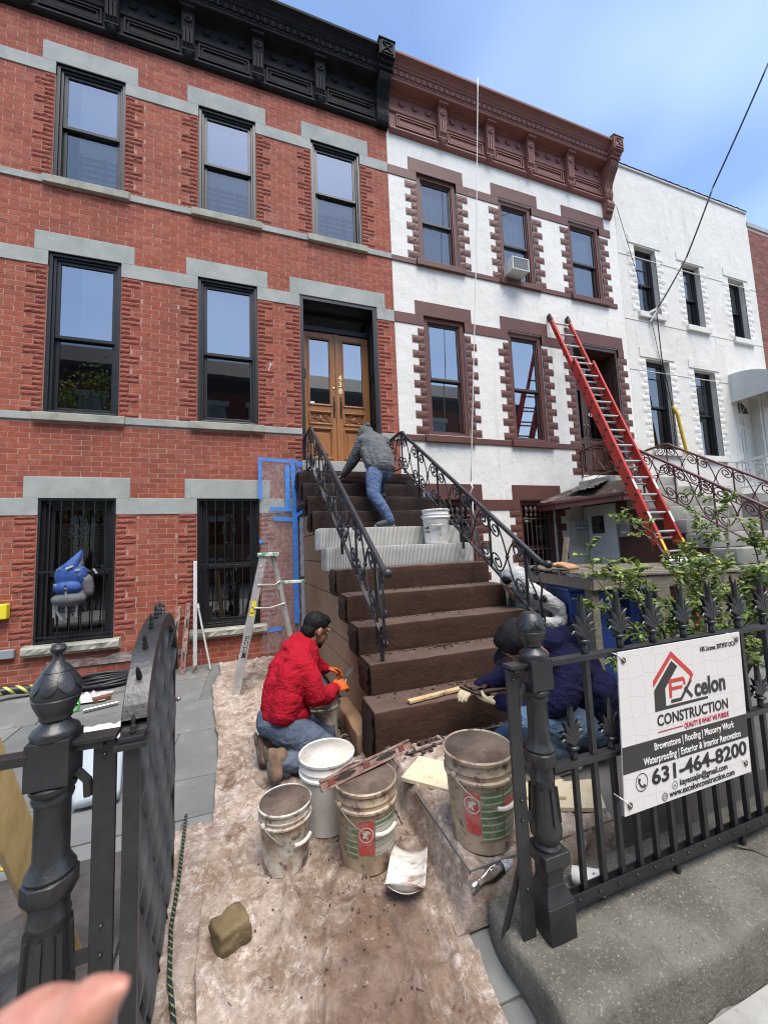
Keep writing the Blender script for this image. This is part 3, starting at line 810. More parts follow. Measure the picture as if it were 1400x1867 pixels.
# door 434
wd = M('white_door_paint', (.70, .68, .62), .5, 0, (.62, .60, .54), 4, co='pos')
dd = MB(); ring(dd, 11.12, 12.15, 2.60, 4.95, .09, .02, .25, .10, .001); ds3 = dd.build('door_surround', wd, h3, bevel=.004)
lf = MB().box(11.21, 12.06, .20, .25, 2.62, 4.85)
for a, b in ((11.28, 11.58), (11.69, 11.99)):
    for q0, q1 in ((2.75, 3.3), (3.4, 4.05), (4.13, 4.32)): ring(lf, a, b, q0, q1, .02, .188, .20)
l3 = lf.build('door_leaf', wd, h3, bevel=.004)
fan = MB().zprism([(11.635 + .30 * math.cos(t), .30 * math.sin(t)) for t in [math.pi * k / 14 for k in range(15)]], 0, .004)
fan.v = [(x, .196 - z, 4.42 + y) for x, y, z in fan.v]; fan.build('fan_light', glass_dim, l3)
fm_ = MB()
for t in (.0, .25, .5, .75, 1.0): fm_.bar((11.635, .188, 4.42), (11.635 + .3 * math.cos(t * math.pi), .188, 4.42 + .3 * math.sin(t * math.pi)), .014, .012, (0, -1, 0))
fm_.tube([(11.635 + .31 * math.cos(math.pi * k / 12), .19, 4.42 + .31 * math.sin(math.pi * k / 12)) for k in range(13)], .012, 6); fm_.build('fan_light_bars', wd, l3)
put_text('434', .13, black, l3, facade_mtx(11.30, .185, 4.76), 'house_number', bold=.003)
# awning
awm = M('awning_sheet', (.52, .54, .53), .6, 0, (.46, .48, .47), 5, co='pos')
aw = MB(); nA = 10
def awf(u, v):
    a = v * math.pi / 2
    return (10.95 + 1.55 * u, -.95 * math.sin(a), 4.72 + .55 * math.cos(a) + .0)
aw.grid(awf, 16, nA)
aw.grid(lambda u, v: (10.95 + 1.55 * u, -.95, 4.72 - (.12 + .025 * abs(math.sin(u * math.pi * 10))) * v), 80, 1)
for xx in (10.95, 12.5):
    pts = [(xx, -.95 * math.sin(k * math.pi / 20), 4.72 + .55 * math.cos(k * math.pi / 20)) for k in range(11)] + [(xx, -.95, 4.58), (xx, 0, 4.58)]
    aw.add(pts, [tuple(range(len(pts)))])
aw.build('awning', awm, h3, smooth=True, recalc=False)
# ================================================================== brick house at the right edge
h4 = thing('far_brick_house', 'dark red brick house at the far right edge beyond white painted house', 'house', (14, 0, 0), world=True)
MB().box(12.525, 18, .0012, .4, -.05, 9.55).build('wall', mortar, h4)
bk4 = brick_mat('brick_old', [(.18, .055, .04), (.24, .08, .06), (.14, .05, .04), (.28, .11, .085)], .3)
lay_bricks(h4, 12.525, 14.5, 2.0, 9.5, [], [], bk4, bk4, limit=300)
MB().box(12.50, 18, -.02, .45, 9.55, 9.68).build('parapet_coping', M('grey_coping', (.35, .36, .38), .7, co='pos', col2=(.25, .25, .26)), h4, bevel=.005)
MB().box(12.53, 18, .5, 9, 0, 9.5).build('house_body', roomm, h4)
# ================================================================== areaway paving, platform, sidewalk
def gz(y): return -.07 * max(0, min(1, (-y - .4) / 3.6)) - .08 * max(0, min(1, (-y - 4.0) / .75))
bluest = M('bluestone', (.125, .13, .125), .75, 0, (.165, .165, .155), 2.5, bump=.3, bscale=35, co='pos', vary=.16, spots=(((.25, .24, .21), 5, .58, .8), ((.08, .08, .08), 14, .66, .76)))
jointm = M('paving_joint', (.13, .125, .115), .95, 0, (.20, .19, .17), 20, co='pos')
pv = MB().grid(lambda u, v: (-4.5 + 17 * u, -4.75 + 4.75 * v, gz(-4.75 + 4.75 * v) - .012), 40, 30).build('areaway_paving', jointm, recalc=False); tag(pv, kind='structure')
rr = random.Random(3); y = -.01
while y > -4.5:
    dep = rr.choice([.42, .55, .62, .72]); y2 = max(y - dep, -4.56); x = -4.4
    while x < 2.6:
        wd_ = rr.choice([.55, .72, .9, 1.1, 1.35]); x2 = min(x + wd_, 2.6)
        if not (x > .95 and y > -3.1):
            dz = rr.uniform(-.003, .003); g_ = .005
            pts = [(x + g_, y2 + g_), (x2 - g_, y2 + g_), (x2 - g_, y - g_), (x + g_, y - g_)]
            MB().add([(a, b, gz(b) + dz) for a, b in pts] + [(a, b, gz(b) - .03) for a, b in pts], [(0, 1, 2, 3), (0, 4, 5, 1), (1, 5, 6, 2), (2, 6, 7, 3), (3, 7, 4, 0)]).build('flagstone', bluest, pv, bevel=.004)
        x = x2
    y = y2
concm = M('sidewalk_concrete', (.33, .32, .295), .9, 0, (.25, .24, .22), 6, bump=.5, bscale=90, co='pos', spots=(((.14, .135, .125), 22, .60, .75), ((.42, .41, .38), 45, .60, .72)))
sw = MB().grid(lambda u, v: (-6 + 24 * u, -8.5 + 3.76 * v, -.152), 6, 3).build('sidewalk', concm, recalc=False); tag(sw, kind='structure')
rd = MB().grid(lambda u, v: (-40 + 80 * u, -15 + 6.5 * v, -.156), 4, 2).build('road', M('asphalt', (.085, .085, .085), .9, 0, (.11, .11, .108), 3, co='pos', bump=.3, bscale=80), recalc=False); tag(rd, kind='structure')

# ================================================================== stoop of the brick house
def rough_box(mb, x0, x1, y0, y1, z0, z1, r=.015, amp=.006, res=.05, ns=9.0, seed=0, skip=()):
    lo, hi = Vector((x0, y0, z0)), Vector((x1, y1, z1))
    ilo, ihi = lo + Vector((r, r, r)), hi - Vector((r, r, r))
    def lines(a, b):
        n = max(1, int((b - a - 2 * r) / res)); return [a, a + r * .3, a + r] + [a + r + (b - a - 2 * r) * k / n for k in range(1, n)] + [b - r, b - r * .3, b]
    X, Y, Z = lines(x0, x1), lines(y0, y1), lines(z0, z1)
    def P(p):
        p = Vector(p); q = Vector((min(max(p.x, ilo.x), ihi.x), min(max(p.y, ilo.y), ihi.y), min(max(p.z, ilo.z), ihi.z)))
        d = p - q
        if d.length > 1e-9: p = q + d.normalized() * min(r, d.length)
        n = mnoise.turbulence_vector(p * ns + Vector((seed, 0, seed)), 3, False, noise_basis='PERLIN_ORIGINAL') if amp else Vector()
        return p + n * amp
    for nm, A, B, fn in (('y0', X, Z, lambda a, b: (a, y0, b)), ('y1', X, Z, lambda a, b: (a, y1, b)), ('x0', Y, Z, lambda a, b: (x0, a, b)), ('x1', Y, Z, lambda a, b: (x1, a, b)), ('z1', X, Y, lambda a, b: (a, b, z1)), ('z0', X, Y, lambda a, b: (a, b, z0))):
        if nm in skip: continue
        base = len(mb.v)
        for b in B:
            for a in A: mb.v.append(tuple(P(fn(a, b))))
        na = len(A)
        for j in range(len(B) - 1):
            for i in range(na - 1):
                q = base + j * na + i; f = (q, q + 1, q + na + 1, q + na)
                mb.f.append(f if nm in ('y0', 'x1', 'z1') else f[::-1])
    return mb
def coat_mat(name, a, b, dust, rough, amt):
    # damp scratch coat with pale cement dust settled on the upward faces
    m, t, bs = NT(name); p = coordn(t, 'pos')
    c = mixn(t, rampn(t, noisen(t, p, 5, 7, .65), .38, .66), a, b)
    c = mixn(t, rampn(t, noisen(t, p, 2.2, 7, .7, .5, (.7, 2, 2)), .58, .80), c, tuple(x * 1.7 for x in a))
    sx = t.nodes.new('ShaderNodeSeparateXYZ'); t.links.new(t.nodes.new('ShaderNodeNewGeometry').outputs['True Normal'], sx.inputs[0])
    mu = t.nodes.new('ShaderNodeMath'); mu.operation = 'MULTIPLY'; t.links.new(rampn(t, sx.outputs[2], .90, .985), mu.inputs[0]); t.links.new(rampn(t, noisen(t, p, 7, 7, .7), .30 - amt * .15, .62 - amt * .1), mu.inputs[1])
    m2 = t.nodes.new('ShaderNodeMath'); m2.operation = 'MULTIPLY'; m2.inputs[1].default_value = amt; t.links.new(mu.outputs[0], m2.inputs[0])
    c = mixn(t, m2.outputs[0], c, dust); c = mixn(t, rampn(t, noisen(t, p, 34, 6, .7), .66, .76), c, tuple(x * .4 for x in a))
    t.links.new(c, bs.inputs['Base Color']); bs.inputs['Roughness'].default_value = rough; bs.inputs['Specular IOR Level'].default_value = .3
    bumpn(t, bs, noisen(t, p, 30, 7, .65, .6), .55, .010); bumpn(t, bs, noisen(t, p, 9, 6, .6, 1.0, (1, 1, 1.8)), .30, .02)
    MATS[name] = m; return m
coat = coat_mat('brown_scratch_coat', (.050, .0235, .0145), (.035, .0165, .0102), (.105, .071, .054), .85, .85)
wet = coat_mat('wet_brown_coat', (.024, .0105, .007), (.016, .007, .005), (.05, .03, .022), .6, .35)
tanm = M('tan_stucco', (.29, .175, .10), .85, 0, (.235, .138, .078), 2.2, bump=.3, bscale=45, co='pos', spots=(((.33, .205, .125), 6, .58, .8), ((.07, .035, .022), 9, .64, .8, (3, 3, .6))))
# combed grey concrete
cm_, t_, b_ = NT('combed_concrete')
p_ = coordn(t_, 'pos')
wv = t_.nodes.new('ShaderNodeTexWave'); wv.wave_type = 'BANDS'; wv.bands_direction = 'X'; wv.inputs['Scale'].default_value = 19; wv.inputs['Distortion'].default_value = .8; wv.inputs['Detail'].default_value = 2; wv.inputs['Detail Scale'].default_value = 3
t_.links.new(p_, wv.inputs[0])
oc = mixn(t_, rampn(t_, noisen(t_, p_, 6, 6, .6), .35, .7), (.62, .61, .57), (.46, .45, .41))
oc = mixn(t_, rampn(t_, wv.outputs['Fac'], .55, .15), oc, (.27, .262, .235))
oc = mixn(t_, rampn(t_, noisen(t_, p_, 3, 6, .7), .62, .8), oc, (.15, .12, .10))
t_.links.new(oc, b_.inputs['Base Color']); b_.inputs['Roughness'].default_value = .95
bumpn(t_, b_, wv.outputs['Fac'], .8, .008)
plat = MB()
stoop = thing('entrance_stoop', 'wide brown masonry stoop being resurfaced, two middle steps still pale combed concrete', 'stairs', (1.6, -1.6, 0), world=True)
XL = [.75, .815, .81, .79, .765, .725, .705, .675, .66, .645, .625]
for k in range(11):
    yf = -3.24 + .289 * k; zt = .37 + .219 * k; zb = zt - .245 if k else .0
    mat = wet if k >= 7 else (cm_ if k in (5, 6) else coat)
    xr = 2.46 if k < 8 else 2.40
    yb = yf + .289 + .03 if k < 10 else .0
    m = MB(); rough_box(m, XL[k], xr, yf, yb, zb, zt, .008 if k in (5, 6) else .009, .0015 if k in (5, 6) else .005, .05, 7, k * 3.7, skip=('y1', 'z0'))
    if k not in (5, 6):      # lumpy unfinished end of the block
        m.grid(lambda u, v: (XL[k] - .012 - .03 * abs(fbm((u * 4 + k, v * 3, k), 1.6, 3)) * math.sin(math.pi * min(1, max(0, v))) ** .5, yf + .012 + .27 * u, zb + .012 + (zt - zb - .024) * v), 12, 8)
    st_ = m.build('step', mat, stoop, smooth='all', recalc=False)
    if k in (5, 6): st_['label'] = 'pale combed concrete step'
# ragged mortar crumbs on the treads
cr = MB(); rr = random.Random(5)
for k in range(260):
    s = rr.choice([0, 0, 1, 1, 1, 2, 3]); x = rr.uniform(.85, 2.3) if rr.random() < .5 else rr.gauss(1.55, .18)
    yy = -3.24 + .289 * s + .28 - abs(rr.gauss(0, .05)); z = .37 + .219 * s; q = rr.uniform(.004, .014)
    cr.sph((x, min(yy, -3.24 + .289 * s + .285), z + q * .4), (q, q * .8, q * .6), 6, 4)
o = cr.build('mortar_crumbs', coat, stoop, smooth='all'); o['kind'] = 'stuff'
# side wall panels
def xw(y): return .845 - (y + 3.2) * .047
lv = [.05, .42, .62, .99, 1.31, 1.64, 2.06, 2.36]
for j, (za, zb) in enumerate(zip(lv, lv[1:])):
    kk = max(0, min(10, math.ceil((zb - .37) / .219 + .02)))
    yf = -3.24 + .289 * kk + .05
    cuts = [yf]; yy = yf + (.62 if j % 2 else .95)
    while yy < -.4: cuts.append(yy); yy += .95
    cuts.append(-.01)
    for a, b in zip(cuts, cuts[1:]):
        g_ = .004
        m = MB().prism([(a + g_, za + g_), (b - g_, za + g_), (b - g_, zb - g_), (a + g_, zb - g_)], lambda y, z: (xw(y), y, z), lambda y, z: (xw(y) + .05, y, z))
        m.build('side_panel', tanm, stoop, bevel=.004)
MB().prism([(-3.15, .0)] + [p for k in range(11) for p in ((-3.24 + .289 * k + .10, .37 + .219 * (k - 1) + .02 if k else .0), (-3.24 + .289 * k + .10, .37 + .219 * k - .06))] + [(0, 2.5), (0, 0)],
           lambda y, z: (xw(y) + .018, y, z), lambda y, z: (2.38, y, z)).build('core', coat, stoop)
m = MB(); rough_box(m, .70, .82, -2.95, -2.2, gz(-2.5), .12, .015, .01, .06, 8, 4); m.build('footing', tanm, stoop, smooth='all', recalc=False)
# debris strip along the foot of the side wall
dm_ = MB()
for k in range(420):
    yy = rr.uniform(-3.25, -1.6); x = xw(yy) - .05 - abs(rr.gauss(0, .07)); q = rr.uniform(.006, .026)
    dm_.sph((x, yy, gz(yy) + .012 + q * .3 + .02 * rr.random()), (q, q * rr.uniform(.6, 1.3), q * .6), 6, 4)
for k in range(300):
    x = rr.uniform(.8, 2.3); yy = -3.27 - abs(rr.gauss(0, .06)); q = rr.uniform(.005, .02)
    dm_.sph((x, yy, .15 + q * .3), (q, q, q * .6), 6, 4)
o = dm_.build('mortar_droppings', M('dropping', (.035, .018, .013), .8, 0, (.22, .18, .15), 30, .60, .66, co='pos'), None, smooth='all'); tag(o, 'dark crumbled mortar droppings along the foot of the stoop', 'mortar droppings', kind='stuff')
# platform
platm = M('platform_stone', (.16, .15, .14), .85, 0, (.12, .115, .11), 4, co='pos')
pf = MB().box(.83, 2.62, -4.24, -3.1, -.05, .118).build('landing_platform', platm); tag(pf, kind='structure')
bs = MB().box(2.62, 6.0, -4.24, 0, -.05, .10).build('side_yard', bluest); tag(bs, kind='structure')

# ================================================================== wrought iron railings
def lerp(a, b, t): return a + (b - a) * t
def bez(p0, p1, p2, n=8):
    return [((1 - t) ** 2 * p0[0] + 2 * t * (1 - t) * p1[0] + t * t * p2[0], (1 - t) ** 2 * p0[1] + 2 * t * (1 - t) * p1[1] + t * t * p2[1]) for t in [i / n for i in range(n + 1)]]
def railing(name, label, cat, group, xa, xb, wall, peak, foot, hgt, bays, mat, rmat, rad=.024, legs=True, tail=True):
    """rail from the wall (y,z) over the peak to the foot; x runs from xa (top) to xb (foot)"""
    def X(y): return lerp(xa, xb, (wall[0] - y) / (wall[0] - foot[0]))
    def zt(y):
        if y > peak[0]: return lerp(wall[1], peak[1], (wall[0] - y) / (wall[0] - peak[0]))
        return lerp(peak[1], foot[1], (peak[0] - y) / (peak[0] - foot[0]))
    def zb(y):
        if y > peak[0]: return peak[1] - hgt
        return zt(y) - hgt
    t = thing(name, label, cat, (X(foot[0]), foot[0], foot[1] - hgt - .2), group=group, world=True)
    pk = [(X(y), y, z) for y, z in ((wall[0], wall[1]), (peak[0] + .10, lerp(wall[1], peak[1], .9)), (peak[0] + .03, peak[1] - .002), (peak[0] - .05, peak[1] - .02), (peak[0] - .12, zt(peak[0] - .12)))]
    pk += [(X(foot[0]), foot[0], foot[1])]
    if tail: pk += [(X(foot[0]), foot[0] - .05, foot[1] - .03), (X(foot[0]), foot[0] - .09, foot[1] - .035)]
    hr = MB().tube(pk, rad, 12)
    if tail: hr.sph((X(foot[0]), foot[0] - .11, foot[1] - .035), rad * 1.55, 14, 10)
    hr.build('handrail', rmat, t, smooth=True)
    MB().bar((X(wall[0]), wall[0], zb(wall[0] - .01)), (X(peak[0]), peak[0], zb(peak[0])), .034, .012).bar((X(peak[0]), peak[0], zb(peak[0])), (X(foot[0]), foot[0] - .02, zb(foot[0] - .02)), .034, .012).build('bottom_rail', rmat, t)
    ys = [wall[0] - .02, peak[0]] + [lerp(peak[0], foot[0] + .16, k / bays) for k in range(1, bays + 1)]
    for i, y in enumerate(ys):
        MB().box(X(y) - .009, X(y) + .009, y - .009, y + .009, zb(y), zt(y)).build('post', mat, t)
        if legs and 0 < i and i % 2 == 0:
            MB().box(X(y) - .012, X(y) + .012, y - .012, y + .012, zb(y) - .17, zb(y)).build('leg', mat, t)
    for y1, y2 in zip(ys, ys[1:]):
        sc = MB()
        wdt = abs(y2 - y1); asp = wdt / hgt
        def mp(s, q): y = lerp(y1, y2, s); return (X(y), y, lerp(zb(y), zt(y), q))
        r = .155; cents = [(.19, .22), (.81, .78), (.17, .80), (.83, .20)]
        rs_ = r / max(asp, .7)
        for n_, (cx_, cy_) in enumerate(cents):
            left, low = cx_ < .5, cy_ < .5
            # from centre out to the far side of the scroll, then spiral inward
            ang = (-math.pi / 2) if low else (math.pi / 2)
            sgn = (-1 if left else 1) * (1 if low else -1)
            pts = bez((.5, .5), (lerp(.5, cx_, .55), cy_ + (-1 if low else 1) * r * 1.05), (cx_, cy_ + (-1 if low else 1) * r), 8)
            for i in range(1, 23):
                f = i / 22; a = ang + sgn * 1.55 * 2 * math.pi * f; q = 1 - .78 * f
                pts.append((cx_ + rs_ * q * math.cos(a), cy_ + r * q * math.sin(a)))
            P3 = [mp(*p) for p in pts]
            sc.tube(P3, [.0085] * (len(P3) - 4) + [.0085, .009, .012, .013], 6)
        sc.sph(mp(.5, .5), (.018, .022, .022), 8, 6); sc.build('scroll_panel', mat, t, smooth='all')
    if tail:
        y = foot[0] + .16; tl = MB(); xx = X(y)
        tl.tube([(xx, foot[0] + .02, foot[1] - .02), (xx, foot[0] - .03, foot[1] - .25), (xx, foot[0] + .0, foot[1] - .36), (xx, foot[0] - .04, foot[1] - .48), (xx, foot[0] - .03, foot[1] - .58), (xx, foot[0] + .02, zb(foot[0]) - .02)], .009, 6)
        tl.tube([(xx, y - .01, zt(y) - .05), (xx, y - .06, foot[1] - .2), (xx, y - .15, foot[1] - .36), (xx, y - .18, foot[1] - .5)], .009, 6)
        for cy_, cz_, rr_, sg in ((foot[0] + .03, foot[1] - .10, .045, 1), (foot[0] - .045, foot[1] - .33, .035, -1), (foot[0] + .06, foot[1] - .33, .028, 1), (foot[0] + .035, zb(foot[0]) + .06, .052, 1)):
            tl.tube([(xx, q[0], q[1]) for q in spiral(cy_, cz_, rr_, 1.7, .4, sg, 26, .2)], .0085, 6)
        tl.build('end_scroll', mat, t, smooth='all')
        if legs: MB().box(xx - .013, xx + .013, foot[0] + .05, foot[0] + .075, .58, zb(foot[0]) + .1).build('leg', mat, t)
    return t
railing('stair_railing', 'dark wrought-iron railing on the left side of the brown stoop', 'railing', 'scrolled stair railings', .77, .94, (0, 3.13), (-.45, 3.165), (-2.95, 1.29), .55, 5, iron, iron)
railing('stair_railing', 'dark wrought-iron railing on the right side of the brown stoop, above the white bucket', 'railing', 'scrolled stair railings', 2.12, 2.40, (0, 3.15), (-.45, 3.18), (-2.95, 1.28), .55, 5, iron, iron)

# ================================================================== stoop of the white house
cgrey = M('old_concrete_step', (.30, .29, .26), .9, 0, (.22, .215, .19), 3, bump=.4, bscale=40, co='pos', spots=(((.40, .39, .35), 5, .58, .75),))
peel = M('peeling_brown_wall', (.085, .030, .022), .7, 0, (.065, .024, .018), 3, bump=.35, bscale=25, co='pos', spots=(((.42, .38, .35), 5, .63, .70), ((.12, .05, .04), 8, .6, .8)))
maroon = M('maroon_iron', (.10, .030, .030), .5, 0, (.14, .05, .048), 9, bump=.2, bscale=50, co='pos')
s2 = thing('neighbour_stoop', 'old grey concrete stoop with peeling brown side wall leading to the dark wooden door', 'stairs', (6.9, -1.8, 0), world=True)
for k in range(11):
    yf = -3.62 + .292 * k; zt = .37 + .219 * k
    m = MB(); rough_box(m, 6.02, 7.72, yf, (yf + .33) if k < 10 else 0, zt - .215, zt, .015, .006, .12, 6, k, skip=('y1', 'z0')); m.build('step', cgrey, s2, smooth='all', recalc=False)
MB().prism([(-3.5, .0)] + [p for k in range(11) for p in ((-3.62 + .292 * k + .03, .37 + .219 * (k - 1) - .03 if k else .0), (-3.62 + .292 * k + .03, .37 + .219 * k - .09))] + [(0, 2.5), (0, 0)],
           lambda y, z: (6.06, y, z), lambda y, z: (7.68, y, z)).build('side_wall', peel, s2)
wdm = M('white_steel_door', (.55, .57, .56), .5, 0, (.48, .50, .49), 4, co='pos', spots=(((.3, .3, .28), 9, .68, .8),))
dm3 = MB().box(6.02, 6.056, -.72, -.03, .12, 2.06)
for za, zb in ((1.30, 1.90), (.75, 1.22), (.2, .68)):
    for (a, b, c, d) in ((-.63, -.60, za, zb), (-.16, -.13, za, zb), (-.60, -.16, za, za + .03), (-.60, -.16, zb - .03, zb)): dm3.box(6.010, 6.02, a, b, c, d)
u_door = dm3.build('basement_door', wdm, s2, bevel=.003)
MB().box(6.004, 6.02, -.46, -.24, 1.56, 1.84).build('door_window', glass_dim, u_door)
MB().box(6.012, 6.019, -.48, -.22, 1.54, 1.86).build('door_window_frame', b2sash, u_door)
# pent roof over the basement door
hd = MB(); hd.add([(5.02, -.02, 2.16), (6.05, -.02, 2.50), (6.05, -1.15, 2.42), (5.62, -1.18, 2.14), (5.02, -.40, 2.06)], [(0, 1, 2, 3, 4)])
hd2 = MB()
for i, (a, b) in enumerate((((5.0, -.02, 2.03), (5.0, -.42, 2.03)), ((5.0, -.42, 2.03), (5.62, -1.2, 2.09)), ((5.62, -1.2, 2.09), (6.05, -1.17, 2.12)))):
    hd2.bar(a, b, .05, .10); hd2.bar((a[0], a[1], a[2] + .07), (b[0], b[1], b[2] + .07), .09, .05)
hood = hd.build('door_hood', M('hood_felt', (.05, .035, .03), .9, 0, (.16, .14, .12), 6, .5, .6, co='pos'), s2, recalc=False); hd2.build('hood_fascia', brownp, hood, bevel=.004)
m = MB(); m.grid(lambda u, v: (5.45 + .65 * u, -.30 - .55 * v + .25 * u, 2.30 + .20 * u + .06 * abs(fbm((u * 6, v * 6, 2), 1.5, 3))), 14, 12); m.build('torn_roofing', M('torn_felt', (.13, .115, .10), .95, 0, (.05, .045, .04), 9, co='pos', bump=.8, bscale=30), hood, recalc=False)
railing('stair_railing', 'maroon scrolled railing nearest the red ladder on the grey concrete stoop', 'railing', 'scrolled stair railings', 6.12, 6.12, (0, 3.17), (-.72, 3.23), (-3.35, 1.33), .58, 5, maroon, maroon, .022, True, False)
railing('stair_railing', 'maroon scrolled railing on the far side of the grey concrete stoop', 'railing', 'scrolled stair railings', 7.62, 7.62, (0, 3.17), (-.62, 3.23), (-3.35, 1.36), .58, 5, maroon, maroon, .022, True, False)
# white ornate railing by door 434 and its stoop
s3 = thing('white_stoop', 'white painted stoop with ornate white balustrade below door 434', 'stairs', (11.6, -1.0, 0), world=True)
m = MB()
for k in range(10): m.box(10.85, 12.5, -2.9 + .29 * k, 0.01 - k * .001, .0 if k == 0 else .36 + .22 * (k - 1), .36 + .22 * k)
m.build('steps', cgrey, s3)
wrail = M('white_iron', (.6, .6, .58), .6)
m = MB(); m.bar((10.87, -.02, 3.10), (10.87, -.6, 3.14), .06, .05); m.bar((10.87, -.6, 3.14), (10.87, -2.9, 1.3), .06, .05); m.bar((10.87, -.02, 2.5), (10.87, -.6, 2.5), .03, .03); m.bar((10.87, -.6, 2.5), (10.87, -2.9, .7), .03, .03)
for k in range(14):
    y = -.1 - .2 * k; z = 2.5 if y > -.6 else lerp(2.5, .7, (-.6 - y) / 2.3); m.box(10.86, 10.88, y - .01, y + .01, z, z + .6)
    m.tube([(10.87, q[0], q[1]) for q in spiral(y - .1, z + .38, .07, 1.4, 0, 1, 16)], .012, 5); m.tube([(10.87, q[0], q[1]) for q in spiral(y - .1, z + .18, .06, 1.4, 0, -1, 16)], .012, 5)
m.build('balustrade', wrail, s3, smooth=True)

# ================================================================== kerb wall, posts, fence, gate, sign
kerbm = M('weathered_concrete', (.135, .125, .102), .95, 0, (.072, .066, .053), 3.2, bump=.9, bscale=60, bdist=.008, co='pos', spots=(((.06, .055, .045), 9, .55, .72), ((.30, .285, .25), 110, .58, .66), ((.030, .028, .024), 150, .60, .68), ((.24, .225, .195), 34, .60, .72), ((.035, .032, .028), 60, .60, .70), ((.08, .09, .055), 2.2, .60, .78)))
kw = MB(); rough_box(kw, .87, 9.0, -4.735, -4.27, -.22, .03, .035, .014, .04, 6, 2)
kerb = kw.build('kerb_wall', kerbm, None, smooth='all', recalc=False); tag(kerb, 'low weathered concrete kerb wall carrying the iron fence with the sign', 'wall')
ck = MB().tube([(2.05, -4.47, .034), (2.10, -4.52, .036), (2.12, -4.58, .034), (2.19, -4.66, .033), (2.17, -4.735, .012), (2.20, -4.746, -.05)], .003, 4).build('crack', M('crack_dark', (.012, .011, .01), 1), kerb)
kw2 = MB(); rough_box(kw2, -5, -.42, -4.735, -4.27, -.22, .03, .035, .012, .05, 6, 5)
k2 = kw2.build('kerb_wall', kerbm, None, smooth='all', recalc=False); tag(k2, 'dark low kerb wall under the left gate post', 'wall')

def newel(loc, label, knob, lean=0):
    t = thing('gate_post', label, 'post', loc, group='cast iron gate posts')
    b = MB()
    w_ = .058
    b.box(-w_, w_, -w_, w_, 0, .15); b.prism([(-w_, -w_), (w_, -w_), (w_, w_), (-w_, w_)], lambda x, y: (x, y, .15), lambda x, y: (x * .62, y * .62, .205)); b.box(-.036, .036, -.036, .036, .20, .27)
    b.box(-.056, .056, -.056, .056, .27, .315)
    b.build('base', iron, t, bevel=.004)
    s = MB().lathe([(.048, .315), (.05, .325), (.043, .335), (.045, .345), (.056, .36), (.058, .385), (.050, .42), (.046, .50), (.043, .55), (.046, .555), (.046, .562), (.043, .567), (.043, .61)], (0, 0, 0), 24)
    for k in range(8):
        a = k * math.pi / 4; s.box(-.006, .006, -.006, .006, .41, .53); n0 = len(s.v) - 8
        for i in range(n0, len(s.v)):
            x, y, z = s.v[i]; x += .046 + (.53 - z) * .05; s.v[i] = (x * math.cos(a) - y * math.sin(a), x * math.sin(a) + y * math.cos(a), z)
    s.lathe([(.056, .61), (.060, .615), (.060, .655), (.052, .66)], (0, 0, 0), 8, phase=math.pi / 8)
    s.lathe([(.052, .66), (.055, .668), (.048, .68), (.043, .69), (.039, .70), (.039, .835), (.043, .84), (.046, .85), (.043, .86), (.050, .868), (.052, .88), (.044, .885)], (0, 0, 0), 24)
    s.build('shaft', iron, t, smooth=True)
    MB().box(-.048, .048, -.048, .048, .885, 1.0).build('square_block', iron, t, bevel=.003)
    f = MB().lathe([(.052, 1.0), (.054, 1.012), (.050, 1.02), (.036, 1.03), (.033, 1.035), (.030, 1.04), (.036, 1.046), (.036, 1.056), (.040, 1.062), (.050, 1.085), (.0535, 1.098), (.0515, 1.1015), (.0545, 1.106), (.0545, 1.112), (.053, 1.125), (.047, 1.145), (.034, 1.165), (.020, 1.173)], (0, 0, 0), 28)
    f.build('finial_ball', iron, t, smooth=True)
    lf = MB()
    for k in range(8):
        a = k * math.pi / 4
        def pt(u, v, a=a):
            aa = a + (u - .5) * math.pi / 4 * .94; z = 1.168 - .052 * v * (1 - .35 * (2 * abs(u - .5)) ** 2); q = (z - 1.112) / .06
            r = .0548 - .030 * max(0, q) ** 1.7 + .0035; return (r * math.cos(aa), r * math.sin(aa), z)
        lf.grid(pt, 6, 5)
    lf.build('finial_leaf', iron, t, smooth='all', recalc=False)
    if knob: MB().lathe([(.034, 1.168), (.030, 1.174), (.015, 1.190), (.010, 1.205), (.009, 1.212), (.016, 1.217), (.019, 1.226), (.014, 1.236), (0, 1.240)], (0, 0, 0), 20).build('knob', iron, t, smooth=True)
    return t
pR = newel((1.035, -4.47, .0), 'black cast iron gate post without a top knob, right of the gateway', False)
pL = newel((-.500, -4.44, -.015), 'black cast iron gate post with a round knob on top, left of the gateway', True)
# latch / hinge flat bars beside the posts (bolted to them)
for t, sx, dx in ((pR, -1, -.105), (pL, 1, .115)):
    m = MB().box(dx - .027, dx + .027, -.006, .006, -.14, .965).build('flat_bar', iron, t, bevel=.002)
    MB().box(min(dx, 0) if sx < 0 else .04, -.04 if sx < 0 else dx, -.02, .02, .955, .972).build('hinge_arm', iron, t, bevel=.002); MB().box((dx - .02) if sx < 0 else .03, -.03 if sx < 0 else dx + .03, -.028, .028, .9725, .985).build('hinge_cap', iron, t, bevel=.002)
    MB().tube([(sx * .05, 0, .90), (sx * .075, 0, .87), (sx * .078, 0, .83)], .012, 6).build('hinge_hook', iron, t); MB().box(min(sx * .02, dx), max(sx * .02, dx), -.005, .005, .42, .45).build('tie_bar', iron, t)
    for z in (.93, .50, .43, .2): MB().sph((dx, -.008, z), .006, 8, 6).build('bolt', iron, t)
MB().tube([(-.16, .08, -.02), (-.158, .075, .0), (-.105, .01, .30), (-.10, .005, .34)], .011, 8).build('stay_rod', iron, pR)

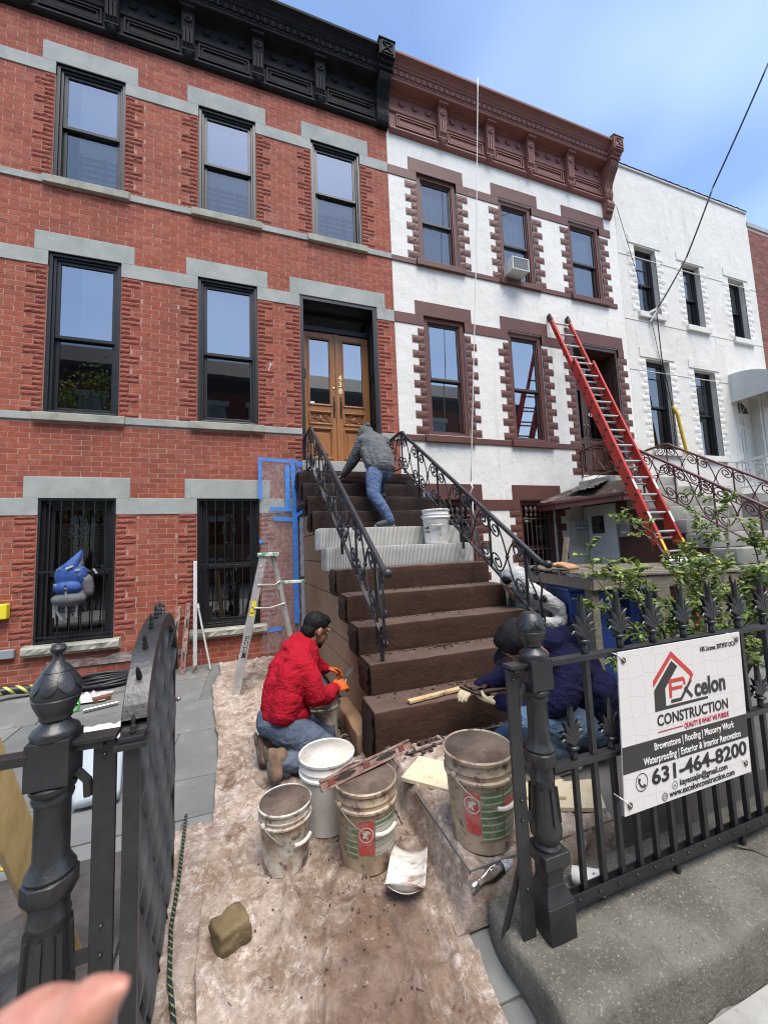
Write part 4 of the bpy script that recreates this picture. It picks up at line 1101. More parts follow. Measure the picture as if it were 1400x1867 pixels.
# fence
fence = thing('iron_fence', 'black iron picket fence with leaf-shaped finials holding the company sign', 'fence', (3, -4.47, .03), world=True)
YF = -4.47
for nm, z, hh in (('top_rail', .969, .022), ('middle_rail', .577, .022)): MB().box(1.08, 5.6, YF - .02, YF + .02, z - hh / 2, z + hh / 2).build(nm, iron, fence, bevel=.002)
m = MB().box(1.08, 5.6, YF - .018, YF - .013, .085, .122).box(1.08, 5.6, YF + .013, YF + .018, .085, .122).box(1.08, 5.6, YF - .018, YF + .018, .078, .086); br_ = m.build('bottom_rail', iron, fence)
bl = MB(); x = 1.15
while x < 5.5: bl.sph((x, YF - .02, .104), (.006, .004, .006), 8, 5); x += .0985
bl.build('rivets', iron, fence, smooth='all')['kind'] = 'stuff'
def finial_mb():
    f = MB(); f.box(-.010, .010, -.010, .010, -.02, .055); f.lathe([(.012, .045), (.026, .050), (.026, .060), (.018, .064)], (0, 0, 0), 4, phase=math.pi / 4); f.lathe([(.016, .064), (.012, .072), (.012, .078)], (0, 0, 0), 8)
    # centre blade and curling leaves
    def leaf(pts, wd):
        n = len(pts)
        def fn(u, v):
            i = v * (n - 1); a = min(int(i), n - 2); q = i - a
            x = lerp(pts[a][0], pts[a + 1][0], q); z = lerp(pts[a][1], pts[a + 1][1], q)
            w = wd * math.sin(math.pi * (.10 + .9 * v) ** .8) ** .8 * (.55 if v > .9 else 1)
            dx = pts[a + 1][0] - pts[a][0]; dz = pts[a + 1][1] - pts[a][1]; L_ = math.hypot(dx, dz); nx, nz_ = dz / L_, -dx / L_
            k = (u - .5) * 2
            return (x + nx * w * k, (-.006 if True else 0) - .006 * (1 - k * k), z + nz_ * w * k)
        f.grid(fn, 4, 10)
        b0 = len(f.v)
        f.grid(lambda u, v: (fn(u, v)[0], -fn(u, v)[1], fn(u, v)[2]), 4, 10)
    leaf([(0, .07), (0, .12), (0, .17), (0, .215), (0, .245)], .017)
    for sx in (-1, 1):
        leaf([(0, .075), (sx * .012, .11), (sx * .028, .145), (sx * .046, .170)], .014)
        leaf([(0, .072), (sx * .022, .10), (sx * .045, .122), (sx * .066, .128)], .013)
        leaf([(0, .07), (sx * .025, .088), (sx * .050, .098), (sx * .068, .090)], .010)
    return f
FIN = finial_mb().mesh('finial'); FIN.materials.append(iron)
for p in FIN.polygons: p.use_smooth = True
TALL = MB().box(-.0105, .0105, -.0105, .0105, .09, .96).mesh('picket'); TALL.materials.append(iron)
LOW = MB().box(-.0095, .0095, -.0095, .0095, .09, .57).mesh('short_picket'); LOW.materials.append(iron)
x = 1.292; k = 0
while x < 5.5:
    inst(TALL, 'picket', fence, (x, YF, 0)); inst(FIN, 'finial', fence, (x, YF, .975))
    xl = x - .099; inst(LOW, 'short_picket', fence, (xl, YF, 0)); inst(FIN, 'short_finial', fence, (xl, YF, .585), (0, 0, 0), (.9, 1, .86))
    x += .1965; k += 1
for xx in (1.69, 2.12, 3.4): MB().box(xx - .010, xx + .010, YF - .01, YF + .01, .02, .09).build('foot', iron, fence)

# gate leaf standing open inwards
ga, gb = Vector((-.318, -4.46)), Vector((-.385, -3.52)); gdir = (gb - ga); glen = gdir.length; gdir.normalize()
giron = M('gate_iron_paint', (.085, .086, .088), .38, 0, (.11, .111, .112), 12, .45, .75, bump=.3, bscale=70, co='pos', spec=.7)
gate = thing('garden_gate', 'black iron gate with arched top and twisted flat bars, standing open inwards', 'gate', (ga.x, ga.y, gz(-4.3)), math.atan2(gdir.y, gdir.x))
def arch(s):   # height of arch above gate base at s in 0..1
    q = (s - .49) / .49
    return .99 + .33 * math.sqrt(max(0, 1 - q * q))
TH = .020
fr_ = MB(); fr_.box(0, .03, -TH, TH, .03, 1.03); fr_.box(glen - .03, glen, -TH, TH, .03, 1.0); fr_.box(.03, glen - .03, -TH * .8, TH * .8, .03, .06)
N_ = 48; b0_ = len(fr_.v)
for i in range(N_ + 1):
    s0 = .025 + .95 * i / N_; zt_ = arch(s0)
    fr_.v += [(s0 * glen, -.032, zt_ - .05), (s0 * glen, .032, zt_ - .05), (s0 * glen, .032, zt_), (s0 * glen, -.032, zt_)]
for i in range(N_):
    for q in range(4): a_ = b0_ + 4 * i + q; c_ = b0_ + 4 * i + (q + 1) % 4; fr_.f.append((a_, c_, c_ + 4, a_ + 4))
fr_.box(-.02, .05, -.04, .04, 1.03, 1.045); fr_.box(-.01, .04, -.03, .03, 1.045, 1.06)
fr_.build('frame', iron, gate, bevel=.002)
fn_ = [(.012, 0), (.013, .012), (.009, .016), (.012, .026), (.012, .036), (.006, .042), (.010, .052), (.009, .064), (.004, .082), (0, .09)]
FM = MB().lathe(fn_, (0, 0, 0), 12).mesh('gate_finial'); FM.materials.append(iron)
for p in FM.polygons: p.use_smooth = True
for s in (.015, .10, .20, .32, .43, .53, .64, .78, .92):
    z = arch(s) if s > .05 else 1.06
    e = .01; sl = (arch(min(s + e, .97)) - arch(max(s - e, .03))) / (2 * e * glen) if s > .05 else 0
    inst(FM, 'gate_finial', gate, (s * glen, 0, z), (0, -math.atan(sl) if s > .05 else 0, 0), (.65, .65, .62))
nst = 8
for k in range(nst):
    xx = .03 + (glen - .06) * (k + .5) / nst; zt_ = arch(xx / glen) - .04; z0_ = .06
    nn = int((zt_ - z0_) / .014); W_ = (glen - .06) / nst * .34
    tw = MB()
    def rib(u, v):
        z = lerp(z0_, zt_, v); a = (z / .27) * math.pi + (math.pi / 2 if k % 2 else 0); o_ = (u - .5) * 2 * W_
        return (xx + o_ * math.cos(a), o_ * math.sin(a) * .8, z)
    tw.grid(rib, 2, nn)
    o = tw.build('twisted_bar', giron, gate, smooth='all', recalc=False)
    sm_ = o.modifiers.new('thick', 'SOLIDIFY'); sm_.thickness = .004
for z in (.20, .47, .74, 1.0):
    MB().box(.03, glen - .03, -.004, .004, z - .006, z + .006).build('cross_bar', iron, gate)
MB().box(.03 + .3, .34, -.03, .03, .55, .56)
MB().box(glen - .01, glen + .025, -.02, .02, .78, .84).sph((glen + .02, -.03, .83), .012, 8, 6).build('latch', M('steel_bare', (.5, .5, .5), .3, 1), gate)

# ---------------------------------------------------------------- sign
sgn_w, sgn_h = .776, .615
sign = thing('company_sign', 'white construction company sign with red and dark house logo tied to the fence', 'sign', (1.42, -4.512, .978))
sign.rotation_euler = (R(-1.0), R(4.2) * 0, 0)
# local frame: x right, z up from top-left corner, faces -y; the board sags left at the bottom
shear = Matrix(((1, 0, .085, 0), (0, 1, 0, 0), (0, 0, 1, 0), (0, 0, 0, 1)))
sw_, t_, b_ = NT('sign_white')
p_ = coordn(t_, 'obj')
# faint hexagon cells
vo = t_.nodes.new('ShaderNodeTexVoronoi'); vo.feature = 'DISTANCE_TO_EDGE'; vo.inputs['Scale'].default_value = 13; vo.inputs['Randomness'].default_value = .25
t_.links.new(p_, vo.inputs['Vector'])
oc = mixn(t_, rampn(t_, vo.outputs['Distance'], .018, .006), (.66, .63, .60), (.50, .49, .47))
oc = mixn(t_, rampn(t_, noisen(t_, p_, 7, 6, .7), .60, .75), oc, (.55, .52, .48)); oc = mixn(t_, rampn(t_, noisen(t_, p_, 40, 5, .7, 0, (.4, 1, 2)), .70, .76), oc, (.32, .31, .29))
t_.links.new(oc, b_.inputs['Base Color']); b_.inputs['Roughness'].default_value = .45
def smb(mb, name, mat, bev=0):
    mb.v = [tuple(shear @ Vector(v)) for v in mb.v]; return mb.build(name, mat, sign, bevel=bev)
def wob(u, v): return (sgn_w * u, .004 * math.sin(u * 5) * (v - .5), -sgn_h * v)
bd = MB(); bd.grid(lambda u, v: (wob(u, v)[0], wob(u, v)[1] * 0 - .002, wob(u, v)[2]), 10, 8); bd.grid(lambda u, v: (wob(u, v)[0], .003, wob(u, v)[2]), 10, 8)
bd = MB().box(0, sgn_w, -.002, .003, -sgn_h, 0)
smb(bd, 'board', sw_)
ink = M('sign_ink', (.030, .028, .024), .5); inkb = M('sign_black', (.012, .012, .013), .5); red_ = M('sign_red', (.50, .045, .035), .5); redd = M('sign_dark_red', (.42, .02, .05), .5); swt = M('sign_lettering_white', (.72, .70, .68), .5)
def poly(pts, mat, name, y=-.0028):
    m = MB().add([(x * sgn_w, y, -z * sgn_h) for x, z in pts], [tuple(range(len(pts)))]); smb(m, name, mat)
poly([(0, .595), (1, .595), (1, .757), (0, .757)], ink, 'dark_band')
# logo (fractions of the board)
def seg(a, b, w, mat, name, y=-.0030):
    ax, az, bx_, bz = a[0] * sgn_w, a[1] * sgn_h, b[0] * sgn_w, b[1] * sgn_h; d = Vector((bx_ - ax, bz - az)); d.normalize(); n = Vector((-d.y, d.x)) * w * .5 * sgn_h
    poly([((ax + n.x) / sgn_w, (az + n.y) / sgn_h), ((bx_ + n.x) / sgn_w, (bz + n.y) / sgn_h), ((bx_ - n.x) / sgn_w, (bz - n.y) / sgn_h), ((ax - n.x) / sgn_w, (az - n.y) / sgn_h)], mat, name, y)
poly([(.245, .225), (.395, .050), (.395, .093), (.245, .270)], red_, 'logo_roof'); poly([(.395, .050), (.555, .215), (.555, .258), (.395, .093)], red_, 'logo_roof')
poly([(.25, .290), (.395, .115), (.440, .160), (.335, .290), (.335, .405), (.675, .405), (.675, .422), (.25, .428)], ink, 'logo_house')
seg((.375, .250), (.375, .360), .026, red_, 'logo_letter'); seg((.365, .250), (.485, .250), .026, red_, 'logo_letter', -.0031); seg((.375, .302), (.47, .302), .022, red_, 'logo_letter', -.0032); seg((.485, .253), (.49, .292), .020, red_, 'logo_letter', -.0033)
seg((.375, .383), (.455, .383), .022, ink, 'logo_letter', -.0031); seg((.452, .386), (.545, .265), .022, ink, 'logo_letter', -.0032); seg((.488, .312), (.545, .384), .024, ink, 'logo_letter', -.0033); seg((.530, .275), (.560, .228), .020, red_, 'logo_letter', -.0034)
def stext(txt, x, z, h_, mat, name, w=None, bold=0):
    mtx = shear @ Matrix.Translation(Vector((x * sgn_w, -.0034, -z * sgn_h))) @ Matrix(((1, 0, 0, 0), (0, 0, -1, 0), (0, 1, 0, 0), (0, 0, 0, 1)))
    return put_text(txt, h_ * sgn_h, mat, sign, mtx, name, width=w * sgn_w if w else None, bold=bold)
stext('celon', .565, .385, .165, ink, 'company_name', .265, .0030)
stext('CONSTRUCTION', .258, .520, .098, inkb, 'company_name', .58, .0008)
seg((.262, .560), (.455, .560), .008, redd, 'underline'); 
stext('QUALITY IS WHAT WE PURSUE', .465, .578, .050, redd, 'slogan', .375, .0002)
stext('HIS License 2073937-DCA', .635, .092, .050, inkb, 'license_number', .315)
stext('Brownstone | Roofing | Masonry Work', .225, .663, .062, swt, 'services', .65, .0004); stext('Waterproofing | Exterior & Interior Renovation', .145, .738, .062, swt, 'services', .785, .0004)
stext('631-464-8200', .195, .868, .130, inkb, 'phone_number', .775, .0020)
stext('kayessajin@gmail.com', .40, .926, .056, inkb, 'email', .39, .0003); stext('www.excelonconstruction.com', .32, .978, .056, inkb, 'web_address', .53, .0003)
def rngm(cx_, cz_, rx, wv_, name, mat=inkb):
    m = MB(); n = 28
    for k in range(n):
        a0, a1 = 2 * math.pi * k / n, 2 * math.pi * (k + 1) / n
        m.add([((cx_ * sgn_w) + r * math.cos(a), -.0032, -cz_ * sgn_h + r * math.sin(a)) for r, a in ((rx, a0), (rx, a1), (rx - wv_, a1), (rx - wv_, a0))], [(0, 1, 2, 3)])
    return m
smb(rngm(.125, .832, .034, .003, ''), 'phone_icon', inkb)
m = MB(); cx_, cz_ = .125 * sgn_w, -.832 * sgn_h
m.tube([(cx_ - .013, -.0032, cz_ + .016), (cx_ - .016, -.0032, cz_ + .004), (cx_ - .006, -.0032, cz_ - .012), (cx_ + .008, -.0032, cz_ - .018), (cx_ + .016, -.0032, cz_ - .012)], [.0055, .0035, .003, .0035, .0055], 6); smb(m, 'phone_icon', inkb)
m = rngm(.365, .915, .016, .002, ''); m.add([(.365 * sgn_w + a, -.0032, -.915 * sgn_h + b) for a, b in ((-.009, .006), (0, -.001), (.009, .006), (.009, .004), (0, -.003), (-.009, .004))], [(0, 1, 4, 5), (1, 2, 3, 4)]); m.add([(.365 * sgn_w + a, -.0032, -.915 * sgn_h + b) for a, b in ((-.009, -.007), (0, .000), (.009, -.007), (.009, -.009), (0, -.002), (-.009, -.009))], [(0, 1, 4, 5), (1, 2, 3, 4)]); smb(m, 'mail_icon', inkb)
m = rngm(.285, .965, .016, .002, '')
for rr_ in (.006,):
    m2 = rngm(.285, .965, .016, .002, ''); m2.v = [((v[0] - .285 * sgn_w) * .45 + .285 * sgn_w, v[1], v[2]) for v in m2.v]; m.add(m2.v, m2.f)
for b in (-.006, 0, .006): m.add([(.285 * sgn_w - .015, -.0032, -.965 * sgn_h + b - .0008), (.285 * sgn_w + .015, -.0032, -.965 * sgn_h + b - .0008), (.285 * sgn_w + .015, -.0032, -.965 * sgn_h + b + .0008), (.285 * sgn_w - .015, -.0032, -.965 * sgn_h + b + .0008)], [(0, 1, 2, 3)])
smb(m, 'globe_icon', inkb)
gromm = M('grommet', (.16, .11, .07), .5, .6)
ziptie = M('zip_tie', (.75, .75, .73), .5)
for gx, gz_ in ((.035, .055), (.965, .05), (.035, .945), (.955, .93)):
    m = MB().lathe([(.012, 0), (.012, .003), (.006, .003), (.006, 0)], (gx * sgn_w, -.003, -gz_ * sgn_h), 14, (0, -1, 0)); smb(m, 'grommet', gromm)
    m = MB().tube([(gx * sgn_w, -.008, -gz_ * sgn_h), (gx * sgn_w - .02, -.006, -gz_ * sgn_h + .02), (gx * sgn_w - .035, .01, -gz_ * sgn_h + .03), (gx * sgn_w - .02, .05, -gz_ * sgn_h + .02)], .002, 5); smb(m, 'zip_tie', ziptie)
# ================================================================== drop cloths
def cloth_material(name, dirt):
    m, t, b = NT(name)
    p = coordn(t, 'pos')
    c = mixn(t, rampn(t, noisen(t, p, 4.5, 9, .8, .5), .36, .60), (.40, .335, .28), (.20, .138, .098))
    c = mixn(t, rampn(t, noisen(t, p, 16, 8, .9, .5), .50, .60), c, (.50, .44, .39))
    # trodden-in mud: heavy round the buckets and along the walking line, ragged edged
    vm = t.nodes.new('ShaderNodeVectorMath'); vm.operation = 'DISTANCE'; mpn = t.nodes.new('ShaderNodeMapping'); mpn.inputs['Scale'].default_value = (1.5, .62, 0); t.links.new(p, mpn.inputs[0]); t.links.new(mpn.outputs[0], vm.inputs[0]); vm.inputs[1].default_value = (.42 * 1.5, -4.05 * .62, 0)
    ad = t.nodes.new('ShaderNodeMath'); ad.operation = 'MULTIPLY_ADD'; ad.inputs[1].default_value = -.30; t.links.new(vm.outputs['Value'], ad.inputs[0]); t.links.new(noisen(t, p, 2.6, 9, .78, .8), ad.inputs[2])
    mk = t.nodes.new('ShaderNodeMath'); mk.operation = 'MULTIPLY'; mk.inputs[1].default_value = .82; t.links.new(rampn(t, ad.outputs[0], .30 - dirt, .46 - dirt), mk.inputs[0])
    c = mixn(t, mk.outputs[0], c, mixn(t, rampn(t, noisen(t, p, 12, 8, .8, .4), .40, .62), (.085, .048, .031), (.155, .098, .070)))
    c = mixn(t, rampn(t, noisen(t, p, 2.0, 9, .78, .8), .53 - dirt, .66 - dirt), c, (.105, .058, .037))
    c = mixn(t, rampn(t, noisen(t, p, 7, 9, .85, .6), .60 - dirt, .68 - dirt), c, (.085, .046, .030))
    c = mixn(t, rampn(t, noisen(t, p, 30, 7, .85, .5), .60, .67), c, (.40, .34, .30))
    c = mixn(t, rampn(t, noisen(t, p, 75, 5, .75), .63, .70), c, (.05, .028, .02))
    t.links.new(c, b.inputs['Base Color']); b.inputs['Roughness'].default_value = .95; b.inputs['Specular IOR Level'].default_value = .15
    bumpn(t, b, noisen(t, p, 120, 4, .6), .35, .003); bumpn(t, b, noisen(t, p, 14, 7, .7, .8), .7, .012)
    return m
clothm = cloth_material('stained_canvas', .0); cloth2m = cloth_material('stained_canvas_pale', -.06)
def pw(pts, y):
    for (y0, x0), (y1, x1) in zip(pts, pts[1:]):
        if y1 <= y <= y0: return lerp(x0, x1, (y0 - y) / (y0 - y1))
    return pts[0][1] if y > pts[0][0] else pts[-1][1]
LE = [(-.15, -.42), (-.6, -.36), (-1.0, -.42), (-1.7, -.345), (-2.4, -.25), (-2.75, -.24), (-3.22, -.215), (-3.6, -.225), (-3.96, -.205), (-4.3, -.18), (-5.6, -.12)]
RE = [(-.15, .62), (-3.1, .76), (-4.25, .80), (-4.58, .775), (-5.6, .70)]
def wrinkle(x, y, a=1.5):
    f = .008 * abs(fbm((x * 2.2, y * 1.2, 3), 1.6, 4)) + .014 * max(0, 1 - abs(nz((x * 1.7 + 2, y * .6, 1), 2.2)) * 9) + .016 * max(0, 1 - abs(nz((x * .8, y * 1.5, 7), 2.0)) * 11) + .010 * max(0, 1 - abs(nz((x * 3.1, y * 2.3, 4), 2.0)) * 8)
    return a * f
def clf(u, v):
    y = lerp(-.15, -5.5, v); a, b = pw(LE, y) + .012 * nz((0, y * 6, 3)), pw(RE, y)
    x = lerp(a, b, u); e = .010 * math.exp(-u * 30)
    return (x, y, gz(y) + .008 + wrinkle(x, y) + e + (.03 * math.exp(-abs(u - .98) * 40) if y > -3.2 else 0))
dc = MB().grid(clf, 90, 260).build('drop_cloth', clothm, None, smooth='all', recalc=False)
tag(dc, 'long mortar-stained canvas drop cloth running up the path to the stoop', 'drop cloth', 'stained drop cloths')
def cl2(u, v):
    y = lerp(-3.24, -4.55, v); x = lerp(-.42 + .10 * v + .03 * nz((1, y * 3, 0)), -.10, u)
    return (x, y + .03 * nz((x * 5, 0, 1)), gz(y) + .004 + .6 * wrinkle(x + 3, y))
o = MB().grid(cl2, 40, 90).build('drop_cloth', cloth2m, None, smooth='all', recalc=False); tag(o, 'small pale drop cloth beside the open gate, under the edge of the long cloth', 'drop cloth', 'stained drop cloths')
def cl3(u, v):
    x = lerp(.70, 1.62, u) + .02 * nz((u * 3, v * 4, 1)); y = lerp(-3.26, -4.34, v) + .02 * nz((u * 5, v * 3, 2))
    dx = max(0, .835 - x); dy = max(0, -4.235 - y)
    z = .126 + wrinkle(x + 5, y, 1.2); q = 1
    if dx > 0 or dy > 0:
        dd = math.hypot(dx, dy); z = max(gz(y) + .02, .126 - dd * 3.2 + .02 * nz((x * 9, y * 9, 4)))
        x = max(x, .80 - .3 * max(0, .1 - z) * (1 if dx else 0)); y = max(y, -4.262)
    return (x, y, z)
o = MB().grid(cl3, 80, 80).build('drop_cloth', clothm, None, smooth='all', recalc=False); tag(o, 'mud-brown drop cloth draped over the stone platform under the green-label bucket', 'drop cloth', 'stained drop cloths')

mc = MB(); rr = random.Random(21)
for k in range(300):
    if rr.random() < .55: x, y = rr.gauss(.45, .18), rr.gauss(-3.75, .28)
    else: x, y = rr.uniform(-.18, .74), rr.uniform(-4.9, -1.2)
    if not (pw(LE, y) + .03 < x < pw(RE, y) - .03): continue
    q = rr.uniform(.0015, .0055) * (1.8 if rr.random() < .06 else 1)
    mc.sph((x, y, gz(y) + .010 + wrinkle(x, y) + q * .3), (q, q * rr.uniform(.6, 1.4), q * .6), 6, 4)
for k in range(70):
    x, y = rr.uniform(-.15, .70), rr.uniform(-4.8, -3.2); a = rr.uniform(0, 3.14); z = gz(y) + .013 + wrinkle(x, y)
    mc.bar((x, y, z), (x + .02 * math.cos(a), y + .02 * math.sin(a), z + .002), .0015, .001)
o = mc.build('mud_crumbs', M('crumb_brown', (.05, .028, .02), .9, 0, (.20, .15, .11), 25, .58, .66, co='pos'), dc, smooth='all'); o['kind'] = 'stuff'
# ================================================================== buckets
plast = {}
def pail_mat(name, col, dirty):
    return M(name, col, .5, 0, tuple(c * .85 for c in col), 6, .4, .7, spots=(((.30, .22, .16), 9, .52 - dirty, .70 - dirty), ((.10, .06, .045), 24, .62 - dirty * .8, .72 - dirty * .8), ((.06, .035, .026), 7, .66 - dirty, .74 - dirty * .5, (1, 1, .5))))
inner_dirty = M('mortar_lining', (.085, .058, .042), .9, 0, (.17, .125, .095), 7, bump=.7, bscale=50, spots=(((.05, .03, .02), 12, .58, .7),))
inner_white = M('splashed_lining', (.62, .58, .50), .7, 0, (.50, .44, .36), 5, bump=.3, bscale=60, spots=(((.20, .12, .07), 26, .60, .68, (1.5, 1.5, .5)),))
wire = M('steel_wire', (.25, .23, .21), .5, .7)
def bucket(label, loc, r, h, mat, inner, rz=0, hang=True, fill=.12, rings=True, tilt=None):
    t = thing('bucket', label, 'bucket', loc, rz, 'plastic work buckets')
    rb = r * .86; k = h / .368
    pr = [(rb - .012, 0), (rb, .004), (lerp(rb, r, .74), .262 * k), (r * .985, .270 * k), (r * 1.03, .275 * k), (r * 1.03, .284 * k), (r * .985, .290 * k), (r * .982, .305 * k), (r * 1.005, .308 * k), (r * 1.005, .313 * k), (r * .985, .317 * k), (r * .99, .345 * k), (r * 1.03, .350 * k), (r * 1.04, .362 * k), (r * 1.0, .368 * k), (r * .972, .362 * k)]
    MB().lathe(pr, (0, 0, 0), 40).build('pail', mat, t, smooth=True)
    MB().lathe([(0, h * fill), (rb * .9, h * fill + .004), (lerp(rb, r, fill) - .008, h * fill + .008), (r * .955, h * .96), (r * .975, h * .985)], (0, 0, 0), 40).build('inside', inner, t, smooth='all')
    for s in (-1, 1): MB().lathe([(.014, 0), (.014, .012), (.006, .016)], (s * r * .99, 0, h * .80), 10, (s, 0, 0)).build('handle_boss', mat, t)
    n = 16; hp = []
    for i in range(n + 1):
        a = math.pi * i / n; dx = r * 1.04 * math.cos(a); dep = math.sin(a)
        hp.append((dx, -r * 1.07 * math.sin(a) if hang else 0, h * .80 - (dep * r * .72 if hang else 0)))
    MB().tube(hp, .0022, 5).build('handle', wire, t)
    gp = hp[n // 2 - 2:n // 2 + 3]
    MB().tube(gp, .009, 8).build('grip', M('grip_white', (.55, .50, .44), .6), t, smooth=True)
    return t
def wrap(t, r, h, a0, a1, z0, z1, mat, name='label', off=.0012):
    def fn(u, v):
        a = lerp(a0, a1, u); z = lerp(z0, z1, v); rr_ = lerp(r * .86, lerp(r * .86, r, .74), min(1, z / (.262 * h / .368))) + off; return (rr_ * math.cos(a), rr_ * math.sin(a), z)
    return MB().grid(fn, 14, 2).build(name, mat, t, smooth='all', recalc=False)
def label_mat(name, base, ink_, scale, lo=.45):
    m, t, b = NT(name); p = coordn(t, 'obj')
    wv = t.nodes.new('ShaderNodeTexWave'); wv.bands_direction = 'Z'; wv.inputs['Scale'].default_value = scale; wv.inputs['Distortion'].default_value = .4; wv.inputs['Detail'].default_value = 4; wv.inputs['Detail Scale'].default_value = 30
    t.links.new(p, wv.inputs[0])
    c = mixn(t, rampn(t, wv.outputs['Fac'], .82, .95), base, ink_)
    c = mixn(t, rampn(t, noisen(t, p, 12, 7, .75), .50, .68), c, (.42, .35, .28))
    c = mixn(t, rampn(t, noisen(t, p, 40, 5, .7), .62, .72), c, (.14, .09, .06))
    t.links.new(c, b.inputs['Base Color']); b.inputs['Roughness'].default_value = .6
    return m
lab_green = label_mat('label_green', (.10, .16, .075), (.40, .40, .32), 11); lab_red = label_mat('label_red', (.42, .055, .05), (.45, .10, .09), 3); lab_grey = label_mat('label_grey', (.42, .42, .36), (.22, .24, .22), 11)
lab_pink = label_mat('label_pink', (.38, .10, .10), (.46, .16, .15), 3); lab_white = M('label_white', (.55, .52, .46), .6)
def beast(t, r, h, ang, z, size, mat):
    """round emblem with an animal-like blotch, wrapped on the pail"""
    m = MB(); n = 20
    def pt(x, zz, off):
        rr_ = lerp(r * .86, lerp(r * .86, r, .74), min(1, zz / (.262 * h / .368))) + off; a = ang + x / rr_; return (rr_ * math.cos(a), rr_ * math.sin(a), zz)
    for k in range(n):
        a0, a1 = 2 * math.pi * k / n, 2 * math.pi * (k + 1) / n
        m.add([pt(q * size * math.cos(a), z + q * size * math.sin(a), .0022) for q, a in ((1, a0), (1, a1), (.86, a1), (.86, a0))], [(0, 1, 2, 3)])
    shp = [(-.5, -.35), (-.35, .1), (-.55, .35), (-.2, .3), (.0, .55), (.3, .5), (.55, .3), (.4, .05), (.15, .1), (.1, -.2), (.35, -.5), (.05, -.55), (-.1, -.25), (-.25, -.5)]
    m.add([pt(x * size, z + y * size, .0022) for x, y in shp], [tuple(range(len(shp)))])
    m.build('emblem', mat, t, recalc=False)
dirtyw = pail_mat('pail_dirty_white', (.60, .57, .50), .10); cleanw = pail_mat('pail_white', (.70, .70, .66), -.02); tanp = pail_mat('pail_tan', (.42, .33, .225), .11)
b1 = bucket('small caked white bucket standing lowest on the drop cloth', (.145, -3.66, -.055), .125, .285, dirtyw, inner_dirty, R(35), True, .10)
b2 = bucket('clean white bucket with a steel trowel inside, behind the kneeling man', (.388, -3.48, -.05), .15, .372, cleanw, inner_white, R(75), True, .62)
wrap(b2, .15, .372, R(-150), R(-95), .07, .20, M('label_pale_print', (.50, .53, .55), .6, 0, (.66, .66, .63), 60, .45, .55, stretch=(1, 1, 6)))
b3 = bucket('tan work bucket with a red animal emblem label and a spirit level across its rim', (.527, -3.78, -.055), .151, .372, tanp, inner_dirty, R(20), True, .30)
wrap(b3, .151, .372, R(-142), R(-112), .10, .245, lab_red); wrap(b3, .151, .372, R(-110), R(-80), .09, .245, lab_grey); wrap(b3, .151, .372, R(-80), R(-50), .08, .22, lab_grey); wrap(b3, .151, .372, R(-110), R(-60), .225, .25, lab_green, off=.0018); wrap(b3, .151, .372, R(-170), R(-145), .08, .22, lab_green)
beast(b3, .151, .372, R(-127), .19, .035, lab_white)
b4 = bucket('large tan bucket with faded green and red printed label on the platform edge', (.985, -4.10, .132), .156, .385, tanp, inner_dirty, R(15), True, .22)
wrap(b4, .156, .385, R(-165), R(-138), .085, .262, lab_red); wrap(b4, .156, .385, R(-136), R(-98), .06, .262, lab_green); wrap(b4, .156, .385, R(-96), R(-50), .06, .262, lab_green); wrap(b4, .156, .385, R(-95), R(-60), .175, .225, lab_pink, off=.0018)
beast(b4, .156, .385, R(-151), .205, .036, lab_white)
b5 = bucket('white bucket with red logo beside the kneeling man and the stoop wall', (.50, -2.60, -.04), .145, .37, dirtyw, inner_dirty, R(160), True, .5)
wrap(b5, .145, .37, R(-125), R(-92), .12, .255, lab_red); beast(b5, .145, .37, R(-108), .18, .03, lab_white)
put_text('Be...', .055, M('label_ink', (.03, .03, .03), .6), b5, Matrix.Translation((0, 0, 0)) @ Matrix.Rotation(R(18), 4, 'Z') @ facade_mtx(.005, -.140, .13), 'lettering', bold=.001) if False else None
put_text('Be', .06, M('label_ink', (.03, .03, .03), .6), b5, Matrix.Rotation(R(-52), 4, 'Z') @ Matrix.Rotation(R(90), 4, 'Z') @ facade_mtx(-.05, -.139, .15), 'lettering', bold=.001)
b6 = bucket('white plastic bucket standing on the pale concrete step', (2.07, -1.64, 1.466), .160, .40, cleanw, inner_white, R(-25), True, .1)
put_text('ash', .05, M('label_ink', (.03, .03, .03), .6), b6, Matrix.Rotation(R(-35), 4, 'Z') @ facade_mtx(-.06, -.152, .17), 'lettering', bold=.001); put_text('ure', .05, M('label_ink', (.03, .03, .03), .6), b6, Matrix.Rotation(R(-35), 4, 'Z') @ facade_mtx(-.06, -.150, .125), 'lettering', bold=.001)
# trowel blade in the white bucket
steel = M('worn_steel', (.35, .35, .34), .35, .9, (.22, .20, .18), 9)
tr = thing('margin_trowel', 'grey steel angle trowel sticking up inside the clean white bucket', 'trowel', (.36, -3.50, .19)); MB().box(-.05, .05, -.001, .001, 0, .10).xf(Matrix.Rotation(R(35), 4, 'X')).build('blade', steel, tr); MB().box(-.05, .05, -.001, .001, 0, .06).xf(Matrix.Rotation(R(-50), 4, 'X')).build('blade_fold', steel, tr)
